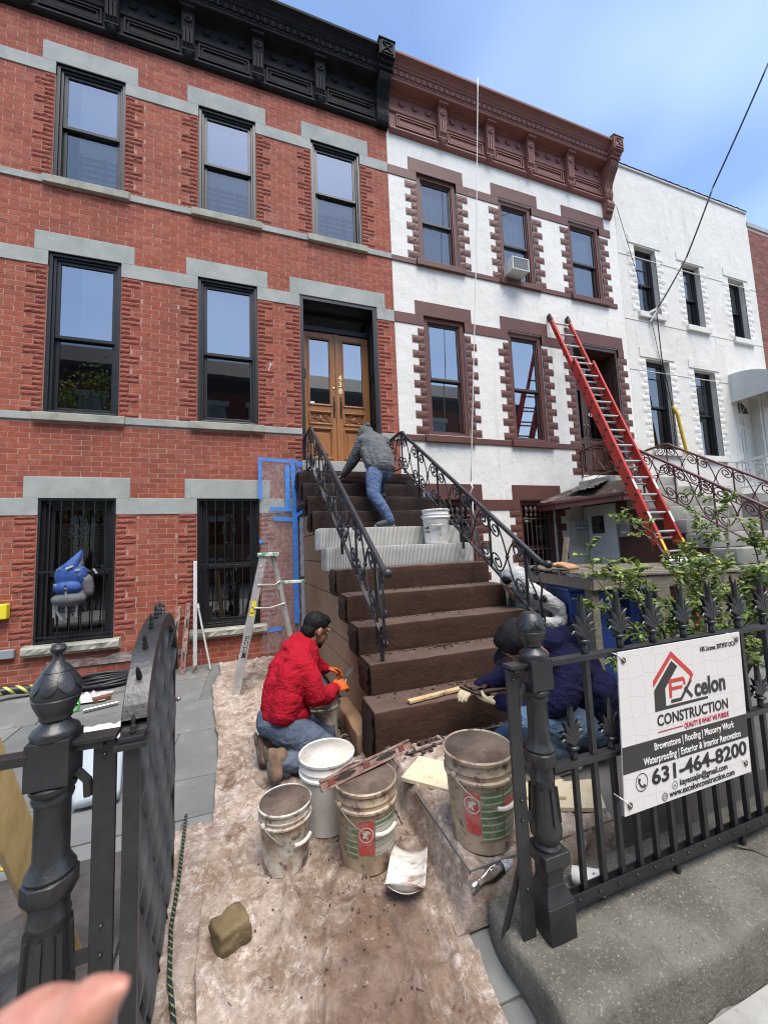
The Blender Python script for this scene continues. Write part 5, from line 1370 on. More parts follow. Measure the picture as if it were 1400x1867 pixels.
# ================================================================== spirit levels and straightedges
lvm = M('level_red_dirty', (.17, .075, .055), .75, 0, (.29, .205, .16), 12, spots=(((.40, .33, .28), 9, .52, .66), ((.045, .028, .022), 15, .50, .62)))
vial = M('vial_yellow', (.55, .55, .2), .2); dark = M('slot_dark', (.02, .015, .012), .8)
def level(label, a, b, wd_=.058, th=.024, face=(0, -1, 0), mat=None):
    a, b = Vector(a), Vector(b); L_ = (b - a).length
    z = (b - a).normalized(); yv = -Vector(face); yv = (yv - z * yv.dot(z)).normalized(); xv = yv.cross(z)
    mtx = Matrix(((xv.x, yv.x, z.x, a.x), (xv.y, yv.y, z.y, a.y), (xv.z, yv.z, z.z, a.z), (0, 0, 0, 1)))
    t = thing('spirit_level', label, 'level', (0, 0, 0), group='long spirit levels'); t.matrix_world = mtx
    mb = MB(); hw = wd_ / 2
    mb.box(-hw, -hw + .010, -th / 2, th / 2, 0, L_); mb.box(hw - .010, hw, -th / 2, th / 2, 0, L_); mb.box(-hw + .01, hw - .01, -th * .25, th * .25, 0, L_)
    mb.build('body', mat or lvm, t, bevel=.002)
    for f, l2 in ((.24, .07), (.70, .07)): MB().lathe([(.0105, 0), (.0105, .002), (0, .0022)], (0, -th * .26, 0), 12, (0, -1, 0)).xf(Matrix.Translation((0, 0, L_ * f)) @ Matrix.Diagonal((1, 1, l2 / .0115, 1))).build('slot', dark, t)
    for f in (.10, .47, .88): MB().box(-.016, .016, -th * .45, -th * .2, L_ * f - .018, L_ * f + .018).build('vial_window', M('vial_red', (.15, .04, .032), .4), t, bevel=.003)
    return t
level('dirty red spirit level leaning on the brick wall, farthest left of the pair', (-.925, -.40, .0), (-.905, -.035, .79))
level('dirty red spirit level leaning on the brick wall, next to the tall straightedge', (-.815, -.35, .0), (-.79, -.035, .82))
level('long grimy spirit level laid across the bucket rims', (.30, -3.80, .325), (.82, -3.66, .355), .05, .024, (-.25, -.9, .35))
alu = M('aluminium', (.58, .57, .54), .45, .55, (.42, .41, .39), 9, spots=(((.32, .26, .21), 18, .6, .72),))
se = thing('straightedge', 'tall pale aluminium straightedge leaning beside the barred window', 'straightedge', (0, 0, 0)); MB().bar((-.67, -.36, 0), (-.715, -.02, 1.36), .045, .025, (0, -1, 0)).build('bar', alu, se, bevel=.003)
MB().bar((-.67, -.375, .0), (-.673, -.352, .09), .047, .006, (0, -1, 0)).build('end_cap', lvm, se)
mp_ = thing('metal_pole', 'short grey metal pole leaning from the window sill to the paving', 'pole', (0, 0, 0)); MB().tube([(-.50, -.31, .005), (-.68, -.05, .78)], .014, 10).build('tube', alu, mp_, smooth=True); MB().tube([(-.672, -.062, .745), (-.684, -.045, .80)], .018, 10).build('end_cap', M('pole_cap', (.6, .6, .58), .5), mp_, smooth=True)

# ================================================================== aluminium stepladder
sl = thing('step_ladder', 'paint-spattered aluminium stepladder standing in front of the brick wall', 'ladder', (0, 0, 0))
NY, FY = -1.36, -.98
gsp = M('green_splatter', (.06, .28, .12), .6, 0, (.60, .62, .58), 14, .46, .54)
for y, nm in ((NY, 'front_rail'), (FY, 'front_rail')):
    MB().bar((-.17, y, -.015), (.12, y, 1.40), .075, .028, (0, 1, 0)).build(nm, alu, sl, bevel=.003)
    MB().bar((.50, y + .03, -.015), (.23, y + .02, 1.40), .04, .022, (0, 1, 0)).build('back_leg', alu, sl, bevel=.003)
for k in range(4):
    z = .30 + .29 * k; x = -.17 + .29 * (z / 1.4)
    MB().box(x - .04, x + .05, NY, FY, z - .012, z + .012).build('tread', alu, sl, bevel=.003)
for z in (.45, 1.0): x = .50 - .27 * z / 1.4; MB().box(x - .012, x + .012, NY + .03, FY + .03, z - .012, z + .012).build('rear_brace', alu, sl)
MB().box(.06, .28, NY - .03, FY + .03, 1.40, 1.44).build('top_cap', gsp, sl, bevel=.006)
for z in (.86, 1.10): MB().tube([(lerp(-.17, .12, z / 1.4), NY - .015, z), (lerp(-.1, .2, z / 1.4) + .1, NY - .02, z - .01), (lerp(.5, .23, z / 1.4), NY + .01, z + .02)], .010, 6).build('spreader', alu, sl, smooth=True)
MB().box(.30, .56, NY + .02, NY + .10, 1.09, 1.12).build('paint_shelf', gsp, sl, bevel=.004)
lbm = M('label_yellow', (.75, .60, .03), .5); mt0 = Vector((.12, NY, 1.40)) - Vector((-.17, NY, -.015)); ml = mt0.length; mt0.normalize()
def rail_mtx(f, off=0):   # frame on the near face of the near front rail: x across, y up the rail
    p = Vector((-.17, NY - .0155, -.015)) + mt0 * ml * f; xx = Vector((mt0.z, 0, -mt0.x))
    return Matrix(((xx.x, mt0.x, 0, p.x), (0, 0, -1, p.y), (xx.z, mt0.z, 0, p.z), (0, 0, 0, 1)))
def plate(f, l_, w_, mat, name, off=0): MB().add([(-w_ / 2, 0, off), (w_ / 2, 0, off), (w_ / 2, l_, off), (-w_ / 2, l_, off)], [(0, 1, 2, 3)]).xf(rail_mtx(f)).build(name, mat, sl)
plate(.56, .16, .045, lbm, 'warning_label'); plate(.26, .24, .052, M('label_black', (.02, .02, .02), .5), 'brand_plate'); plate(.262, .234, .046, M('plate_white', (.75, .75, .75), .5), 'brand_plate', .0006); plate(.265, .226, .040, M('label_black', (.02, .02, .02), .5), 'brand_plate', .0012)
put_text('LOUISVILLE', .034, M('plate_white', (.75, .75, .75), .5), sl, rail_mtx(.30) @ Matrix.Translation((.012, .0, .002)) @ Matrix.Rotation(R(90), 4, 'Z'), 'brand_lettering', width=.165)
for f in (.84, .88, .92): plate(f, .035, .045, M('label_pink_print', (.55, .45, .42), .6, 0, (.2, .12, .12), 60), 'warning_label')
for f in (.60, .64): plate(f - .02, .012, .03, M('label_black', (.02, .02, .02), .5), 'label_print', .0008)

# ================================================================== red extension ladder
el = thing('extension_ladder', 'tall red fibreglass extension ladder leaning on the white house', 'ladder', (0, 0, 0))
fib = M('red_fibreglass', (.48, .034, .018), .5, 0, (.40, .028, .016), 6, spots=(((.50, .14, .10), 14, .68, .8), ((.12, .03, .025), 30, .66, .74)))
BL, BRr, TL, TR = Vector((5.41, -2.28, .05)), Vector((5.84, -2.28, .05)), Vector((5.585, -.05, 5.82)), Vector((6.04, -.05, 5.84))
def lp(a, b, t): return a + (b - a) * t
nrm = (BRr - BL).cross(TL - BL).normalized()
if nrm.y > 0: nrm = -nrm
for a, b in ((BL, TL), (BRr, TR)):
    MB().bar(lp(a, b, .22), b, .030, .075, nrm).build('fly_rail', fib, el, bevel=.003)
    MB().bar(a + nrm * .075, lp(a, b, .80) + nrm * .075, .028, .07, nrm).build('base_rail', fib, el, bevel=.003)
    fl = MB(); s = (TR - TL).normalized() * (1 if a == BL else -1)
    fl.bar(lp(a, b, .22) + nrm * .036 + s * .012, b + nrm * .036 + s * .012, .045, .005, nrm); fl.bar(a + nrm * .110 + s * .012, lp(a, b, .8) + nrm * .110 + s * .012, .045, .005, nrm); fl.build('rail_flange', fib, el)
    MB().bar(lp(a, b, .985), lp(a, b, 1.012), .045, .095, nrm).build('end_cap', M('black_rubber', (.02, .02, .02), .7), el, bevel=.01)
    MB().bar(a + nrm * .07 - Vector((0, 0, .05)), a + nrm * .07 + (b - a).normalized() * .1, .06, .12, nrm).build('foot', alu, el, bevel=.005)
L_ = (TL - BL).length; n = int(L_ / .305)
for k in range(1, n + 1):
    f = k * .305 / L_ - .01
    if f > .23: MB().tube([lp(BL, TL, f), lp(BRr, TR, f)], .018, 8).build('rung', alu, el, smooth=True)
    if f < .80: MB().tube([lp(BL, TL, f + .012) + nrm * .075, lp(BRr, TR, f + .012) + nrm * .075], .018, 8).build('rung', alu, el, smooth=True)
rv = MB()
for k in range(1, n + 1):
    f = k * .305 / L_ - .01
    for a, b, s in ((BL, TL, -1), (BRr, TR, -1)):
        for q, off in ((f, 0), (f + .012, .075)):
            if (off == 0 and f > .23) or (off and f < .8): rv.lathe([(.026, 0), (.024, .005), (.012, .006)], lp(a, b, q) + nrm * off + Vector((s * .016, 0, 0)), 10, (s, 0, 0))
rv.build('rung_rivets', M('rivet_dark', (.06, .05, .05), .5, .6), el)['kind'] = 'stuff'
for f, m_, w_ in ((.10, lbm, .05), (.16, M('plate_white', (.75, .75, .75), .5), .05), (.20, M('label_yellow', (.75, .6, .03), .5), .05), (.27, M('plate_white', (.75, .75, .75), .5), .045), (.36, M('plate_white', (.7, .7, .72), .5), .03)):
    for a, b in ((BL, TL), (BRr, TR)):
        MB().bar(lp(a, b, f) + nrm * .1135, lp(a, b, f + .028) + nrm * .1135, .040, .002, nrm).build('sticker', m_, el)

# ================================================================== plastic sheeting, blue tape, wrapped pipe
poly_m = bpy.data.materials.new('clear_plastic_sheet'); poly_m.use_nodes = True
t_ = poly_m.node_tree; b_ = t_.nodes['Principled BSDF']; p_ = coordn(t_, 'pos')
mx_ = t_.nodes.new('ShaderNodeMixShader'); tb = t_.nodes.new('ShaderNodeBsdfTransparent'); tb.inputs[0].default_value = (.93, .94, .95, 1)
b_.inputs['Base Color'].default_value = (.62, .60, .60, 1); b_.inputs['Roughness'].default_value = .22
f_ = rampn(t_, noisen(t_, p_, 7, 6, .7, 1.5, (2, 1, 1)), .42, .80)
ml_ = t_.nodes.new('ShaderNodeMath'); ml_.operation = 'MULTIPLY_ADD'; ml_.inputs[1].default_value = .35; ml_.inputs[2].default_value = .13
t_.links.new(f_, ml_.inputs[0]); t_.links.new(ml_.outputs[0], mx_.inputs[0]); t_.links.new(tb.outputs[0], mx_.inputs[1]); t_.links.new(b_.outputs[0], mx_.inputs[2]); t_.links.new(mx_.outputs[0], t_.nodes['Material Output'].inputs[0])
bumpn(t_, b_, noisen(t_, p_, 9, 5, .6, 2.0, (2.2, 1, .8)), .9, .02)
blue = M('blue_masking_tape', (.045, .20, .62), .65, 0, (.07, .26, .70), 8, co='pos', bump=.3, bscale=30)
ps = thing('plastic_sheet', 'clear plastic sheeting taped over the brick wall between window and stoop', 'plastic sheet', (.4, -.05, 0), world=True)
MB().grid(lambda u, v: (.13 + .52 * u, -.030 - .012 * abs(fbm((u * 4, v * 6, 1), 1.4, 3)) - .006, .05 + 2.72 * v), 30, 80).build('sheet', poly_m, ps, smooth='all', recalc=False)
def tape(x0, z0, x1, z1, w_=.055, y=-.052):
    w_ *= .85
    d = Vector((x1 - x0, 0, z1 - z0)); n = max(2, int(d.length / .08)); d.normalize(); q = Vector((-d.z, 0, d.x)) * w_ / 2
    MB().grid(lambda u, v: tuple(Vector((lerp(x0, x1, u), y - .003 * abs(nz((u * n, x0 * 9, z0))), lerp(z0, z1, u))) + q * ((v - .5) * 2 + .10 * nz((u * n * .8, v * 3, z1)))), n, 2).build('tape_strip', blue, ps, recalc=False)
tape(.12, 2.20, .12, 2.80); tape(.10, 2.78, .66, 2.76); tape(.50, 2.70, .50, 2.02, .075); tape(.58, 2.74, .60, 1.96, .07, -.056); tape(.24, 2.06, .60, 2.05, .06); tape(.30, 1.92, .60, 1.90, .07)
tape(.60, 2.02, .60, .42, .085, -.058); tape(.20, .36, .40, .37, .06); tape(.635, 2.72, .72, 2.72, .10, -.07); tape(.64, 2.62, .70, 2.60, .07, -.075); tape(.11, 1.62, .14, 1.58, .06)
wp = thing('wrapped_drainpipe', 'grey plastic-wrapped drainpipe in the corner beside the stoop', 'pipe', (.71, -.09, 0), world=True)
wrapm = M('wrap_plastic', (.34, .34, .36), .35, 0, (.22, .22, .24), 6, bump=.8, bscale=18, bdist=.02, co='pos', spots=(((.5, .5, .52), 9, .6, .75, (1, 1, .3)),))
MB().lathe([(.058 + .006 * math.sin(k * 2.3), .02 + 1.92 * k / 30) for k in range(31)], (.715, -.10, 0), 14).build('pipe', wrapm, wp, smooth='all')
for z in (1.93, 1.05): MB().lathe([(.064, 0), (.064, .03)], (.715, -.10, z), 14).build('band', black if z > 1.5 else M('cable_tie', (.03, .03, .03), .6), wp)
MB().bar((.63, -.02, 2.02), (.80, -.30, 2.16), .05, .05).build('gutter_elbow', black, wp); MB().bar((.63, -.05, 1.96), (.80, -.32, 2.09), .012, .05).build('tape_strip', blue, wp)
for (x, y, z) in ((.80, -.42, 2.60), (.86, -1.02, 2.12), (2.18, -.5, 2.58), (2.24, -1.1, 2.13)):
    o = MB().box(x - .012, x + .012, y - .02, y + .02, z - .04, z + .03).build('tape_tab', blue); tag(o, 'scrap of blue masking tape wrapped on the ' + ('left' if x < 1.5 else 'right') + ' stair railing, ' + ('upper' if z > 2.4 else 'lower') + ' one', 'tape', 'tape scraps on railings')

# ================================================================== small things on the left paving
def torus_coil(name, label, c, r, tr_, loops, mat, seed, jit=.03, stripe=None):
    rr = random.Random(seed); pts = []
    n = loops * 28
    for i in range(n + 1):
        a = 2 * math.pi * i / 28; k = i / 28
        q = r * (1 + .12 * math.sin(k * 2.1 + seed)) + jit * math.sin(a * .37 + k)
        pts.append((c[0] + q * math.cos(a) + jit * .4 * math.sin(k * 3), c[1] + q * .75 * math.sin(a), c[2] + tr_ + (k % 4) * tr_ * 1.1 + .01 * math.sin(a * 2 + k)))
    o = MB().tube(pts, tr_, 7).build(name, mat, None, smooth='all'); tag(o, label, 'hose'); return o
hosem = M('black_hose', (.018, .018, .02), .5); torus_coil('hose_coil', 'coiled black rubber hose on the paving below the backpack window', (-1.62, -.30, -.005), .30, .016, 7, hosem, 2)
tieb = MB().lathe([(.032, -.012), (.034, 0), (.032, .012)], (-1.78, -.50, .05), 10, (1, .4, 0)).build('hose_tie', M('tie_cream', (.55, .48, .38), .7)); tag(tieb, 'cream tie band around the coiled black hose', 'tie')
stripem, t_, b_ = NT('striped_hose'); p_ = coordn(t_, 'obj'); wv = t_.nodes.new('ShaderNodeTexWave'); wv.inputs['Scale'].default_value = 5.5; wv.bands_direction = 'DIAGONAL'; t_.links.new(p_, wv.inputs[0])
t_.links.new(mixn(t_, rampn(t_, wv.outputs['Fac'], .72, .80), (.015, .015, .016), (.45, .50, .10)), b_.inputs['Base Color']); b_.inputs['Roughness'].default_value = .5
o = MB().tube([(-3.2, -.9, .05), (-2.75, -.62, .09), (-2.45, -.45, .10), (-2.2, -.42, .07), (-1.95, -.52, .03), (-1.85, -.62, .03)], .045, 12).build('striped_hose', stripem, None, smooth='all'); tag(o, 'thick black hose with yellow stripe marks by the wall foot', 'hose')
o = MB().tube([(-1.53, -1.19, .012), (-1.27, -1.09, .012)], .016, 12).build('steel_pipe', M('chrome', (.6, .6, .6), .25, 1), None, smooth=True); tag(o, 'short shiny steel pipe lying on the bluestone', 'pipe')
m = MB(); rough_box(m, -.075, .075, -.035, .035, 0, .05, .005, .004, .03, 20, 1); o = m.build('wood_block', M('brown_wood', (.16, .075, .03), .8, 0, (.10, .045, .02), 12, stretch=(1, 8, 8)), None, smooth='all', recalc=False); o.location = (-1.47, -.90, gz(-.9)); o.rotation_euler = (0, 0, R(28)); tag(o, 'small rusty-brown wood block on the bluestone', 'wood block')
o = MB().tube([(-1.50, -.78, .01), (-1.32, -.70, .012)], .006, 6).build('thin_rod', M('rod_grey', (.15, .14, .13), .6), None); tag(o, 'thin grey rod lying behind the small wood block', 'rod')
o = MB().grid(lambda u, v: (-1.75 + .32 * u, -.95 + .30 * v, gz(-.9) + .02 + .09 * abs(fbm((u * 3, v * 3, 5), 1.3, 4)) * math.sin(math.pi * u) * math.sin(math.pi * v)), 18, 18).build('plastic_bag', M('bag_film', (.55, .53, .55), .3, 0, (.42, .40, .42), 9), None, smooth='all', recalc=False); tag(o, 'crumpled translucent plastic bag on the bluestone', 'plastic bag')
o = MB().tube([(-1.62 + .035 * math.cos(a), -1.12, .06 + .06 * math.sin(a)) for a in [k * math.pi / 8 for k in range(17)]], .010, 6).build('green_clamp', M('green_plastic', (.05, .45, .06), .5), None, smooth=True); tag(o, 'bright green plastic clip next to the steel pipe', 'clip')
o = MB().box(-2.98, -2.60, -.05, -.005, .345, .445).build('meter_plate', M('grey_plate', (.28, .30, .32), .5, co='pos', col2=(.22, .24, .26)), None, bevel=.008); tag(o, 'grey metal cover plate low on the brick wall at the left edge', 'cover plate')
o = MB().box(-2.86, -2.665, -.09, -.01, .80, .97).build('yellow_box', M('yellow_plastic', (.75, .62, .03), .5), None, bevel=.01); tag(o, 'bright yellow box on the brick wall at the left edge', 'box')
# timber leaning behind the left post
pine = M('pine_timber', (.50, .36, .16), .7, 0, (.40, .27, .11), 6, bump=.2, bscale=40, stretch=(6, 6, .8), spots=(((.20, .10, .04), 5, .70, .78),))
tm = thing('timber_beam', 'pale new timber beam leaning behind the left gate post', 'timber', (0, 0, 0), world=True)
MB().bar((-.815, -4.22, 1.03), (-.655, -3.86, -.06), .09, .06, (.6, -.75, .2)).build('beam', pine, tm, bevel=.004)
# left fence rail, tarp, cords
lf_ = thing('iron_fence', 'left run of black iron fence rail joined to the knobbed post', 'fence', (-2, YF, 0), world=True)
for nm, z in (('top_rail', .95), ('middle_rail', .30)): MB().box(-4, -.54, YF - .02, YF + .02, z - .012, z + .012).build(nm, iron, lf_, bevel=.002)
for k in range(8): inst(TALL, 'picket', lf_, (-.92 - .2 * k, YF, 0)); inst(FIN, 'finial', lf_, (-.92 - .2 * k, YF, .96))
tarpm = M('dark_tarp', (.035, .034, .033), .6, 0, (.10, .085, .075), 3, bump=.5, bscale=12, bdist=.02)
o = MB().grid(lambda u, v: (-1.5 + 1.0 * u, -4.25 + .95 * v, gz(-4) + .03 + .16 * abs(fbm((u * 3, v * 3, 8), 1.2, 4)) * math.sin(math.pi * min(1, v * 1.1)) * math.sin(math.pi * min(1, .15 + u * .8))), 34, 34).build('tarpaulin', tarpm, None, smooth='all', recalc=False); tag(o, 'crumpled dark tarpaulin heaped inside the left fence', 'tarpaulin')
ycord = M('yellow_cord', (.70, .52, .05), .6); rr = random.Random(4)
pts = [(-1.20 + .14 * math.cos(k * .55) + .02 * k * .3 + rr.uniform(-.03, .03), -3.25 + .10 * math.sin(k * .55) + rr.uniform(-.02, .02), .06 + .03 * math.sin(k * .9)) for k in range(26)]
o = MB().tube(pts, .008, 6).build('power_lead', ycord, None, smooth='all'); tag(o, 'tangled yellow extension cord by the dark tarpaulin', 'cord')
rope_m, t_, b_ = NT('green_black_rope'); p_ = coordn(t_, 'obj'); wv = t_.nodes.new('ShaderNodeTexWave'); wv.inputs['Scale'].default_value = 26; wv.bands_direction = 'DIAGONAL'; wv.inputs['Distortion'].default_value = 2; wv.inputs['Detail Scale'].default_value = 12; t_.links.new(p_, wv.inputs[0])
t_.links.new(mixn(t_, rampn(t_, wv.outputs['Fac'], .86, .92), (.012, .013, .012), (.16, .25, .10)), b_.inputs['Base Color']); b_.inputs['Roughness'].default_value = .8
o = MB().tube([(-.36, -3.2, .0), (-.33, -3.6, -.03), (-.32, -3.85, -.045), (-.29, -4.05, -.052), (-.25, -4.2, -.055), (-.21, -4.4, -.055)], .008, 8).build('striped_rope', rope_m, None, smooth='all'); tag(o, 'black rope with green flecks lying under the open gate', 'rope', 'green flecked ropes')
o = MB().tube([(-.80, -4.36, .50), (-.69, -4.30, .38), (-.68, -4.27, .2), (-.69, -4.25, .02)], .013, 8).build('striped_rope', rope_m, None, smooth='all'); tag(o, 'black rope with green flecks hanging at the left edge', 'rope', 'green flecked ropes')
o = MB().grid(lambda u, v: (-1.02 + .24 * u, -2.85 + .08 * v, gz(-2.8) + .03 + .42 * v + .02 * nz((u * 6, v * 3, 1))), 8, 8).build('paper_sack', M('sack_pale_blue', (.50, .56, .62), .6, 0, (.62, .66, .70), 5), None, smooth='all', recalc=False); o.modifiers.new('thick', 'SOLIDIFY').thickness = .05; tag(o, 'pale blue-white sack standing behind the left gate post', 'sack')

# ================================================================== stone, scoop, boards
def stone_obj(name, label, cat, loc, dims, mat, seed, sub=4, amp=.12, rz=0):
    bm = bmesh.new(); bmesh.ops.create_icosphere(bm, subdivisions=sub, radius=1)
    for v in bm.verts:
        p = v.co.normalized(); f = max(abs(p.x), abs(p.y), abs(p.z)) ; b = p / (f ** .75)
        n = mnoise.fractal(p * 1.3 + Vector((seed, 0, 0)), 1, 2, 4); v.co = Vector((b.x * dims[0], b.y * dims[1], b.z * dims[2])) * (1 + amp * n * 2)
    me = bpy.data.meshes.new(name); bm.to_mesh(me); bm.free(); me.materials.append(mat)
    for p in me.polygons: p.use_smooth = True
    o = bpy.data.objects.new(name, me); COL.objects.link(o); o.location = loc; o.rotation_euler = (0, 0, rz); return tag(o, label, cat)
rockm = M('olive_stone', (.115, .080, .034), .85, 0, (.185, .14, .07), 9, bump=.8, bscale=30, bdist=.01, spots=(((.075, .05, .02), 6, .52, .7), ((.30, .25, .15), 22, .62, .72)))
stone_obj('loose_stone', 'angular olive-brown stone lying on the drop cloth', 'stone', (-.09, -4.00, .0), (.064, .058, .048), rockm, 3, rz=R(25), amp=.055)
scm = M('scraped_plastic', (.66, .63, .58), .5, 0, (.58, .52, .46), 8, spots=(((.22, .13, .09), 7, .50, .66, (1, 3, 1)), ((.12, .07, .05), 25, .62, .7)))
sc_ = MB().grid(lambda u, v: ((u - .5) * .17, (v - .5) * .26, .035 * ((u - .5) * 2) ** 2 + (.03 * max(0, .18 - v) * 5)), 14, 12); sc_.grid(lambda u, v: ((u - .5) * .17, -.13 + .0 - .01 * v, .035 * ((u - .5) * 2) ** 2 + .027 + .05 * v * (1 - ((u - .5) * 2) ** 2)), 10, 3)
o = sc_.build('plastic_scoop', scm, None, smooth='all', recalc=False); o.modifiers.new('thick', 'SOLIDIFY').thickness = .003; o.location = (.655, -3.985, -.03); o.rotation_euler = (0, 0, R(-28)); tag(o, 'curved white piece of cut plastic used as a scoop on the cloth', 'scoop')
ply = M('spattered_plywood', (.62, .54, .38), .8, 0, (.54, .46, .31), 7, spots=(((.035, .022, .016), 26, .66, .69), ((.30, .22, .15), 6, .58, .72), ((.03, .02, .015), 60, .69, .72)))
def board(label, pts, z, th, group='cut plywood boards'):
    o = MB().zprism(pts, z, z + th).build('plywood_board', ply, None, bevel=.002); return tag(o, label, 'board', group)
board('spattered plywood board under the tips of the bucket level', [(.78, -3.60), (1.01, -3.84), (1.22, -3.70), (.965, -3.44)], .137, .022)
board('plywood offcut behind the green-label bucket, against the stoop', [(1.12, -3.52), (1.27, -3.75), (1.42, -3.62), (1.25, -3.42)], .137, .018)
board('larger plywood board lying behind the fence right of the post', [(1.25, -4.06), (1.60, -4.215), (1.75, -4.02), (1.40, -3.93)], .137, .02)
board('small plywood offcut stacked on another board behind the fence', [(1.28, -4.02), (1.47, -4.10), (1.56, -3.98), (1.36, -3.93)], .158, .018)
bat = thing('wood_batten', 'pale wooden batten lying on the lowest tread of the stoop', 'batten', (0, 0, 0)); MB().bar((1.01, -3.19, .385), (1.46, -3.13, .387), .045, .018).build('stick', M('pine_mud', (.52, .36, .20), .8, 0, (.42, .28, .14), 5, spots=(((.06, .035, .025), 7, .52, .62),)), bat, bevel=.002)
st = MB().tube([(.92, -3.36, .15), (1.25, -3.32, .155), (2.0, -3.30, .16)], .012, 6).build('edge_strip', M('mud_strip', (.30, .24, .20), .8, 0, (.06, .035, .025), 9)); tag(st, 'muddy form strip lying along the foot of the lowest step', 'strip')
# ================================================================== bottle, cup, broom
bt = thing('plastic_bottle', 'clear plastic bottle with steel cap lying on the end of the kerb wall', 'bottle', (.835, -4.255, .068)); bt.rotation_euler = (0, R(84), R(14))
clr2 = glass_mat('bottle_plastic', (.94, .95, .96), .55, .02); MB().lathe([(.016, .0), (.018, .035), (.020, .05), (.034, .085), (.038, .12), (.038, .25), (.034, .265), (.0, .27)], (0, 0, 0), 20).build('bottle_body', clr2, bt, smooth=True); MB().lathe([(0, -.012), (.016, -.011), (.019, -.006), (.019, .018), (.017, .02)], (0, 0, 0), 18).build('cap', M('cap_steel', (.45, .45, .46), .25, .9), bt, smooth=True); MB().lathe([(.0385, .15), (.0385, .23)], (0, 0, 0), 20).build('label', M('bottle_label', (.62, .65, .68), .5, 0, (.2, .2, .22), 60), bt)
cpm = M('paper_cup', (.66, .64, .60), .6, 0, (.15, .14, .14), 38, .62, .66); cu_ = thing('paper_cup', 'crushed paper coffee cup lying on the kerb wall behind the fence', 'cup', (1.245, -4.355, .068)); cu_.rotation_euler = (0, R(86), R(-50))
MB().lathe([(.029, 0), (.031, .01), (.041, .105)], (0, 0, 0), 22).build('cup_wall', cpm, cu_, smooth=True); MB().lathe([(.0325, .035), (.0385, .082)], (0, 0, 0), 22).build('sleeve', M('cup_sleeve', (.07, .035, .03), .7), cu_, smooth=True); MB().lathe([(.043, .10), (.044, .112), (.038, .118), (.0, .116)], (0, 0, 0), 22).build('lid', M('cup_lid', (.68, .67, .65), .4), cu_, smooth=True)
br = thing('push_broom', 'red-bristled broom head lying behind the crouching man', 'broom', (2.18, -3.72, .14)); br.rotation_euler = (0, 0, R(60)); MB().box(-.16, .16, -.03, .03, .07, .10).build('head', M('broom_wood', (.4, .28, .15), .7), br); m = MB(); rr = random.Random(1)
for k in range(160): x, y = rr.uniform(-.15, .15), rr.uniform(-.025, .025); m.tube([(x, y, .07), (x + rr.uniform(-.01, .01), y + rr.uniform(-.02, .02), .0)], .003, 3)
m.build('bristles', M('red_bristle', (.45, .03, .025), .7), br)['kind'] = 'stuff'
MB().tube([(0, 0, .09), (.05, .9, .30)], .012, 8).build('handle', M('broom_wood', (.4, .28, .15), .7), br)

# ================================================================== neighbour's yard: bins, enclosure, mailboxes, intercom
oldwood = M('weathered_wood', (.20, .165, .12), .9, 0, (.12, .10, .075), 5, bump=.6, bscale=40, stretch=(1, 8, 8), spots=(((.30, .27, .21), 8, .58, .75),))
en = thing('bin_enclosure', 'weathered slatted wooden bin enclosure behind the crouching man', 'bin shelter', (3.7, -2.6, .1), world=True)
def lidz(y, x): return 1.16 - (x - 2.82) * .035 + (y + 2.3) * .05
for x, y in ((2.86, -3.05), (2.86, -2.25), (4.9, -3.05), (4.9, -2.25)): MB().box(x - .04, x + .04, y - .04, y + .04, .10, lidz(y, x) - .05).build('post', oldwood, en, bevel=.004)
for k in range(8):
    y = -3.15 + .125 * k
    MB().add([(2.78, y, lidz(y, 2.78) + .02), (5.0, y, lidz(y, 5) + .02), (5.0, y + .10, lidz(y, 5) + .02), (2.78, y + .10, lidz(y, 2.78) + .02)] + [(2.78, y, lidz(y, 2.78)), (5.0, y, lidz(y, 5)), (5.0, y + .10, lidz(y, 5)), (2.78, y + .10, lidz(y, 2.78))], [(0, 1, 2, 3), (7, 6, 5, 4), (0, 4, 5, 1), (1, 5, 6, 2), (2, 6, 7, 3), (3, 7, 4, 0)]).build('lid_slat', oldwood, en, bevel=.003)
MB().bar((2.80, -3.12, 1.05), (2.80, -2.2, 1.09), .03, .10).bar((2.80, -3.12, 1.05), (5.0, -3.12, .98), .03, .10).build('top_rail', oldwood, en, bevel=.003)
for k in range(5): MB().box(3.55 + .28 * k, 3.72 + .28 * k, -3.14, -3.12, .12, .98).build('front_slat', oldwood, en, bevel=.003)
binm = M('blue_bin', (.020, .055, .22), .45, 0, (.016, .045, .18), 4, spots=(((.10, .14, .28), 18, .64, .76),)); inkw = M('marker_white', (.62, .66, .68), .7)
def bin_(label, loc, rz, txt):
    t = thing('recycling_bin', label, 'bin', loc, rz, 'blue recycling bins')
    MB().prism([(-.20, -.22), (.20, -.22), (.20, .22), (-.20, .22)], lambda x, y: (x, y, 0), lambda x, y: (x * 1.18, y * 1.18, .86)).build('tub', binm, t, bevel=.02)
    MB().box(-.255, .255, -.28, .27, .86, .90).box(-.235, .235, -.25, .25, .90, .925).build('lid', binm, t, bevel=.015)
    for s in (-1, 1): MB().lathe([(.075, -.03), (.08, -.02), (.08, .02), (.075, .03)], (s * .2, .22, .08), 16, (1, 0, 0)).build('wheel', M('black_rubber', (.02, .02, .02), .7), t)
    for tx, x, z, s in txt: put_text(tx, s, inkw, t, Matrix(((1, 0, 0, x), (0, 0, -1, -.226 - .046 * z), (0, 1, 0, z), (0, 0, 0, 1))), 'lettering', bold=.002)
    return t
bin_('blue recycling bin with white painted lettering under the wooden enclosure', (3.12, -2.66, .10), R(-18), (('438', .02, .68, .15), ('Pros', -.20, .50, .14), ('Gth', -.19, .34, .14)))
bin_('blue recycling bin half hidden by the bush, right of the lettered bin', (3.72, -2.72, .06), R(-10), ())
